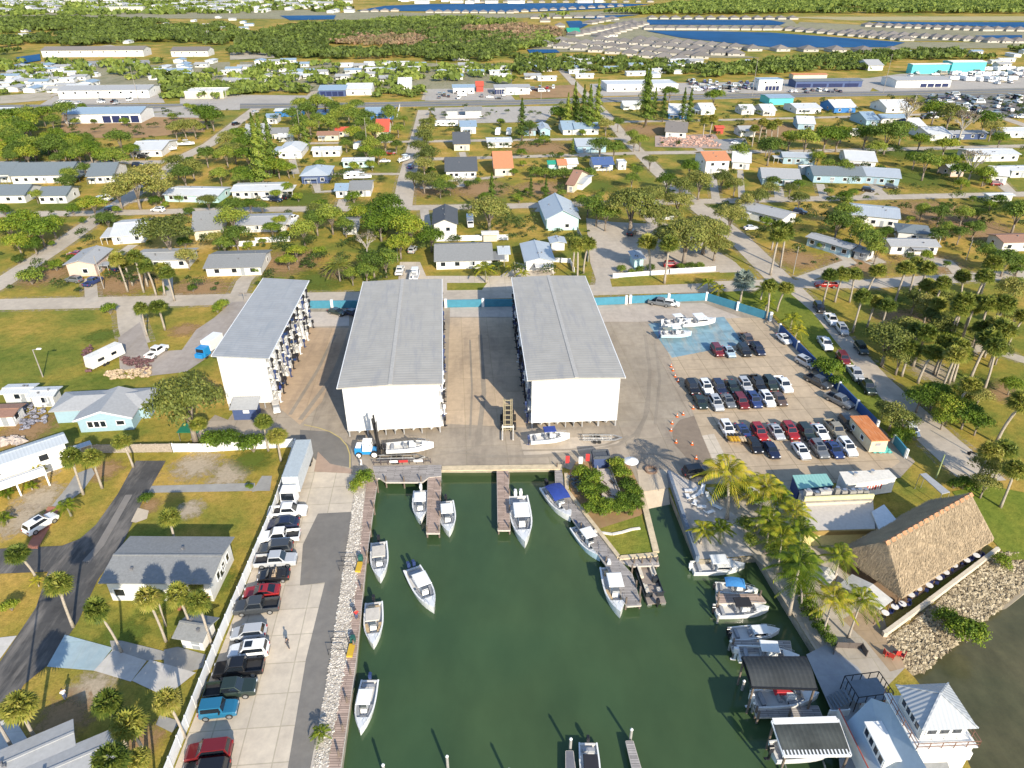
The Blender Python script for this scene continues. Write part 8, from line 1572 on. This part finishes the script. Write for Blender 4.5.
x, y = G(201,440); t = thing('green_tarp', 'green tarp roof on a frame inside the white fence below the big oak', 'tarp', (*G(193,437),0)); b = MB(); b.box(-1.9,1.9,-1.5,1.5,1.9,1.98); b.build('sheet', plain('green_tarp',(.01,.16,.07),.6), t)
for sx in (-1.7,1.7):
    for s in (-1.3,1.3): b = MB(); b.cyl(sx,s,0,1.9,.05,.05,6); b.build('post', ALU, t)
rocks('junk', [(82,352),(92,345),(93,372),(86,373)], 90, .2, .6, .25, mat('junk_dark', (.12,.06,.06), .8, var=.9, scale=1.5, objvar=0), 'heap of mixed junk left of the motorhome', 21); rocks('junk', [(120,358),(155,358),(150,372),(125,366)], 120, .2, .6, .25, mat('junk_dark', (0,0,0)), 'heap of mixed junk right of the motorhome', 22); rocks('junk', [(105,372),(152,368),(150,378),(105,380)], 90, .3, .7, .15, mat('junk_tan', (.45,.34,.22), .9, var=.4), 'tan rubble heap before the blue house roof', 23); rocks('junk', [(18,406),(44,402),(48,424),(20,432)], 140, .2, .6, .25, mat('junk_grey', (.22,.22,.26), .8, var=.7, scale=1.2), 'heap of junk between the sheds at the left edge', 24)
rocks('boulders', [(0,438),(26,436),(28,445),(0,447)], 26, .5, 1.0, .2, mat('pale_boulder', (.45,.38,.33), .9), 'row of pale boulders by the board fence at left', 25); rocks('rubble', [(660,138),(712,136),(722,147),(660,147)], 260, .4, 1.0, .2, mat('brick_rubble', (.45,.28,.22), .9, var=.5, scale=.3), 'rubble of a cleared site beside the diagonal street', 26)
# ------------------------------------------------------------------ people
SKIN = mat('skin', (.45,.28,.20), .6)
def person(px, py, rz, label, shirt, trousers, z=.03, stride=.18):
    x, y = G(px,py,z); t = thing('person', label, 'person', (x,y,z), rz)
    V = [(0,0,.95),(0,0,1.15),(0,0,1.38),(0,0,1.50),(0,.02,1.62),(0,.01,1.74),(.09,0,.90),(.10,stride,.50),(.10,stride*.6,.08),(.10,stride*.6+.14,.04),(-.09,0,.90),(-.10,-stride*.6,.50),(-.10,-stride-.06,.08),(-.10,-stride+.08,.04),(.19,0,1.40),(.25,-.06,1.14),(.24,.08,.92),(-.19,0,1.40),(-.25,.08,1.14),(-.24,.16,.93)]
    E = [(0,1),(1,2),(2,3),(3,4),(4,5),(0,6),(6,7),(7,8),(8,9),(0,10),(10,11),(11,12),(12,13),(2,14),(14,15),(15,16),(2,17),(17,18),(18,19)]; Rr = [.14,.13,.15,.06,.10,.09,.09,.065,.045,.04,.09,.065,.045,.04,.06,.045,.035,.06,.045,.035]
    me = bpy.data.meshes.new('body'); me.from_pydata(V, E, []); o = bpy.data.objects.new('body', me); COL.objects.link(o); o.parent = t; m = o.modifiers.new('skin','SKIN'); sv = me.skin_vertices[0].data if me.skin_vertices else None
    if sv is None:
        import bmesh as bmm; bm = bmm.new(); bm.from_mesh(me); bm.verts.layers.skin.verify(); bm.to_mesh(me); bm.free(); sv = me.skin_vertices[0].data
    for i, r in enumerate(Rr): sv[i].radius = (r, r)
    sv[0].use_root = True; s2 = o.modifiers.new('sub','SUBSURF'); s2.levels = s2.render_levels = 1; me.materials.append(SKIN)
    b = MB(); b.loft([[(rx*math.cos(a*.785),ry*math.sin(a*.785),z) for a in range(8)] for rx, ry, z in ((.17,.14,.88),(.18,.14,1.1),(.22,.15,1.36),(.16,.10,1.48))]); b.tube([(.20,0,1.40),(.255,-.03,1.2)],[.085,.07],8); b.tube([(-.20,0,1.40),(-.255,.04,1.2)],[.085,.07],8); b.build('shirt', shirt, t, True)
    b = MB(); b.tube([(0,0,.98),(0,0,.86)],[.17,.17],8); b.tube([(.09,0,.9),(.10,stride,.48),(.10,stride*.6,.12)],[.115,.085,.06],8); b.tube([(-.09,0,.9),(-.10,-stride*.6,.48),(-.10,-stride-.05,.12)],[.115,.085,.06],8); b.build('trousers', trousers, t, True)
    b = MB(); b.tube([(0,-.0,1.70),(0,-.0,1.80),(0,0,1.84)],[.115,.10,.03],8); b.build('hair', mat('dark_hair', (.05,.035,.025), .8), t, True)
person(288.5,648,1.2,'person in dark clothes walking on the pale concrete car park', plain('dark_cloth',(.05,.05,.06),.9), plain('dark_cloth',(0,0,0)), .06)
person(357,619,.4,'person in a red shirt standing on the boardwalk', plain('red_cloth',(.5,.03,.03),.9), plain('blue_cloth',(.06,.08,.16),.9), .14, .05)
person(361.5,466.5,2.2,'person in white standing by the blue forklift', plain('white_cloth',(.75,.75,.75),.9), plain('white_cloth',(0,0,0)), .03, .08)
person(66,699,.9,'person in white beside a dark sign on the left lawn', plain('white_cloth',(0,0,0)), plain('blue_cloth',(0,0,0)), .02, .05)

# garden fences, drives and the small greenery between the houses
for lab, pts, h, m in (('long white fence behind the white two storey house',[(436,241.5),(508,240)],1.7,VINYL),('white fence between teal gable house and sandy lot',[(577,232),(587,252),(588,262)],1.7,mat('grey_board_fence',(.30,.29,.28),.8)),('white fence behind the grey carport house',[(256,243),(290,241.5)],1.6,VINYL),('white fence left of the dark tree by the cream house',[(222,247),(256,246)],1.6,VINYL),('low white fence by the pale metal roofed cottage',[(553,262),(570,263),(574,272)],1.3,VINYL),('weathered fence along the thicket drive',[(398,262),(397,246)],1.6,OLDWOOD),('white fence below the motel wings',[(446,118.5),(482,118)],1.5,VINYL),('white wall along the end of the middle street by the highway',[(400,107),(397,117)],1.8,VINYL)): fence('garden_fence', lab, 'fence', pts, h, m, 3)
rg = np.random.default_rng(40); pol = [[(0,112),(430,110),(405,205),(110,212),(0,212)],[(0,218),(400,211),(395,292),(0,298)],[(424,112),(600,108),(640,150),(690,200),(425,204)],[(420,212),(590,208),(585,280),(420,282)],[(620,108),(1024,100),(1024,190),(705,197)],[(715,204),(1024,200),(1024,264),(790,272)]]
out = []; nn = 0
RP = [(a, c, w/2) for pl, w in ROADS for a, c in zip(pl, pl[1:])]
def free(x, y, r):
    for hx, hy, hr in FOOT:
        if (x-hx)**2+(y-hy)**2 < (hr+r)**2: return False
    v = Vector((x,y))
    for a, c, w in RP:
        d = c-a; u = max(0, min(1, (v-a).dot(d)/d.dot(d)))
        if (v-a-d*u).length < w+r: return False
    return True
for pl, n in zip(pol, (230,130,130,50,260,90)):
    k = 0; tr = 0; wq = [G(*p) for p in pl]; x0,x1 = min(p[0] for p in wq),max(p[0] for p in wq); y0,y1 = min(p[1] for p in wq),max(p[1] for p in wq)
    while k < n and tr < n*40:
        tr += 1; x, y = rg.uniform(x0,x1), rg.uniform(y0,y1); r = rg.choice([.7,.9,1.2,1.6,2.2,2.8])
        if not inside(wq, x, y) or not free(x, y, r*.7): continue
        k += 1; hgt = r*rg.uniform(1.1,2.2); L = lobes(rg, 5, r, hgt*.1, hgt, .8, .5); out.append(lobecards(rg, L, int(70+60*r), .28+.06*r) + np.array([x,y,0]))
tag(cardobj('garden_greenery', np.concatenate(out), leafmat('garden_leaves', [(.2,(.045,.075,.018)),(.42,(.10,.14,.03)),(.6,(.17,.20,.05)),(.8,(.26,.24,.07))], .05)), 'shrubs and small trees growing thick between the houses', 'greenery', None, 'stuff')
# ------------------------------------------------------------------ camera, sun, sky
cam = bpy.data.cameras.new('camera'); cam.sensor_width = 36; cam.lens = FOC/1024*36; cam.clip_start = .5; cam.clip_end = 20000
co = bpy.data.objects.new('camera', cam); COL.objects.link(co); co.location = (0,0,HH); co.rotation_euler = (math.pi/2 - PIT, 0, 0); scene.camera = co
sl = bpy.data.lights.new('sun', 'SUN'); sl.energy = SUN_E; sl.angle = RAD(.5); sl.color = (1, .90, .73)
so = bpy.data.objects.new('sun', sl); COL.objects.link(so)
az, el = RAD(SUN_AZ), RAD(SUN_EL); sd = Vector((math.sin(az)*math.cos(el), math.cos(az)*math.cos(el), math.sin(el)))
so.location = (0,0,200); so.rotation_euler = sd.to_track_quat('Z','Y').to_euler()
w = bpy.data.worlds.new('World'); scene.world = w; w.use_nodes = True; nt = w.node_tree
sk = nt.nodes.new('ShaderNodeTexSky'); sk.sky_type = 'NISHITA'; sk.sun_disc = False; sk.sun_elevation = el; sk.sun_rotation = az; sk.altitude = 0; sk.air_density = 1; sk.dust_density = .6; sk.ozone_density = 2.5
bg = nt.nodes['Background']; nt.links.new(sk.outputs[0], bg.inputs[0]); bg.inputs[1].default_value = SKY_S
scene.view_settings.view_transform = 'Standard'; scene.view_settings.look = 'None'; scene.view_settings.exposure = EXPO; scene.view_settings.gamma = 1
scene.cycles.max_bounces = 6; scene.cycles.diffuse_bounces = 2; scene.cycles.glossy_bounces = 2; scene.cycles.transparent_max_bounces = 16; scene.cycles.transmission_bounces = 2; scene.cycles.volume_bounces = 0
scene.cycles.use_denoising = True; scene.cycles.use_fast_gi = False; scene.cycles.caustics_reflective = False; scene.cycles.caustics_refractive = False
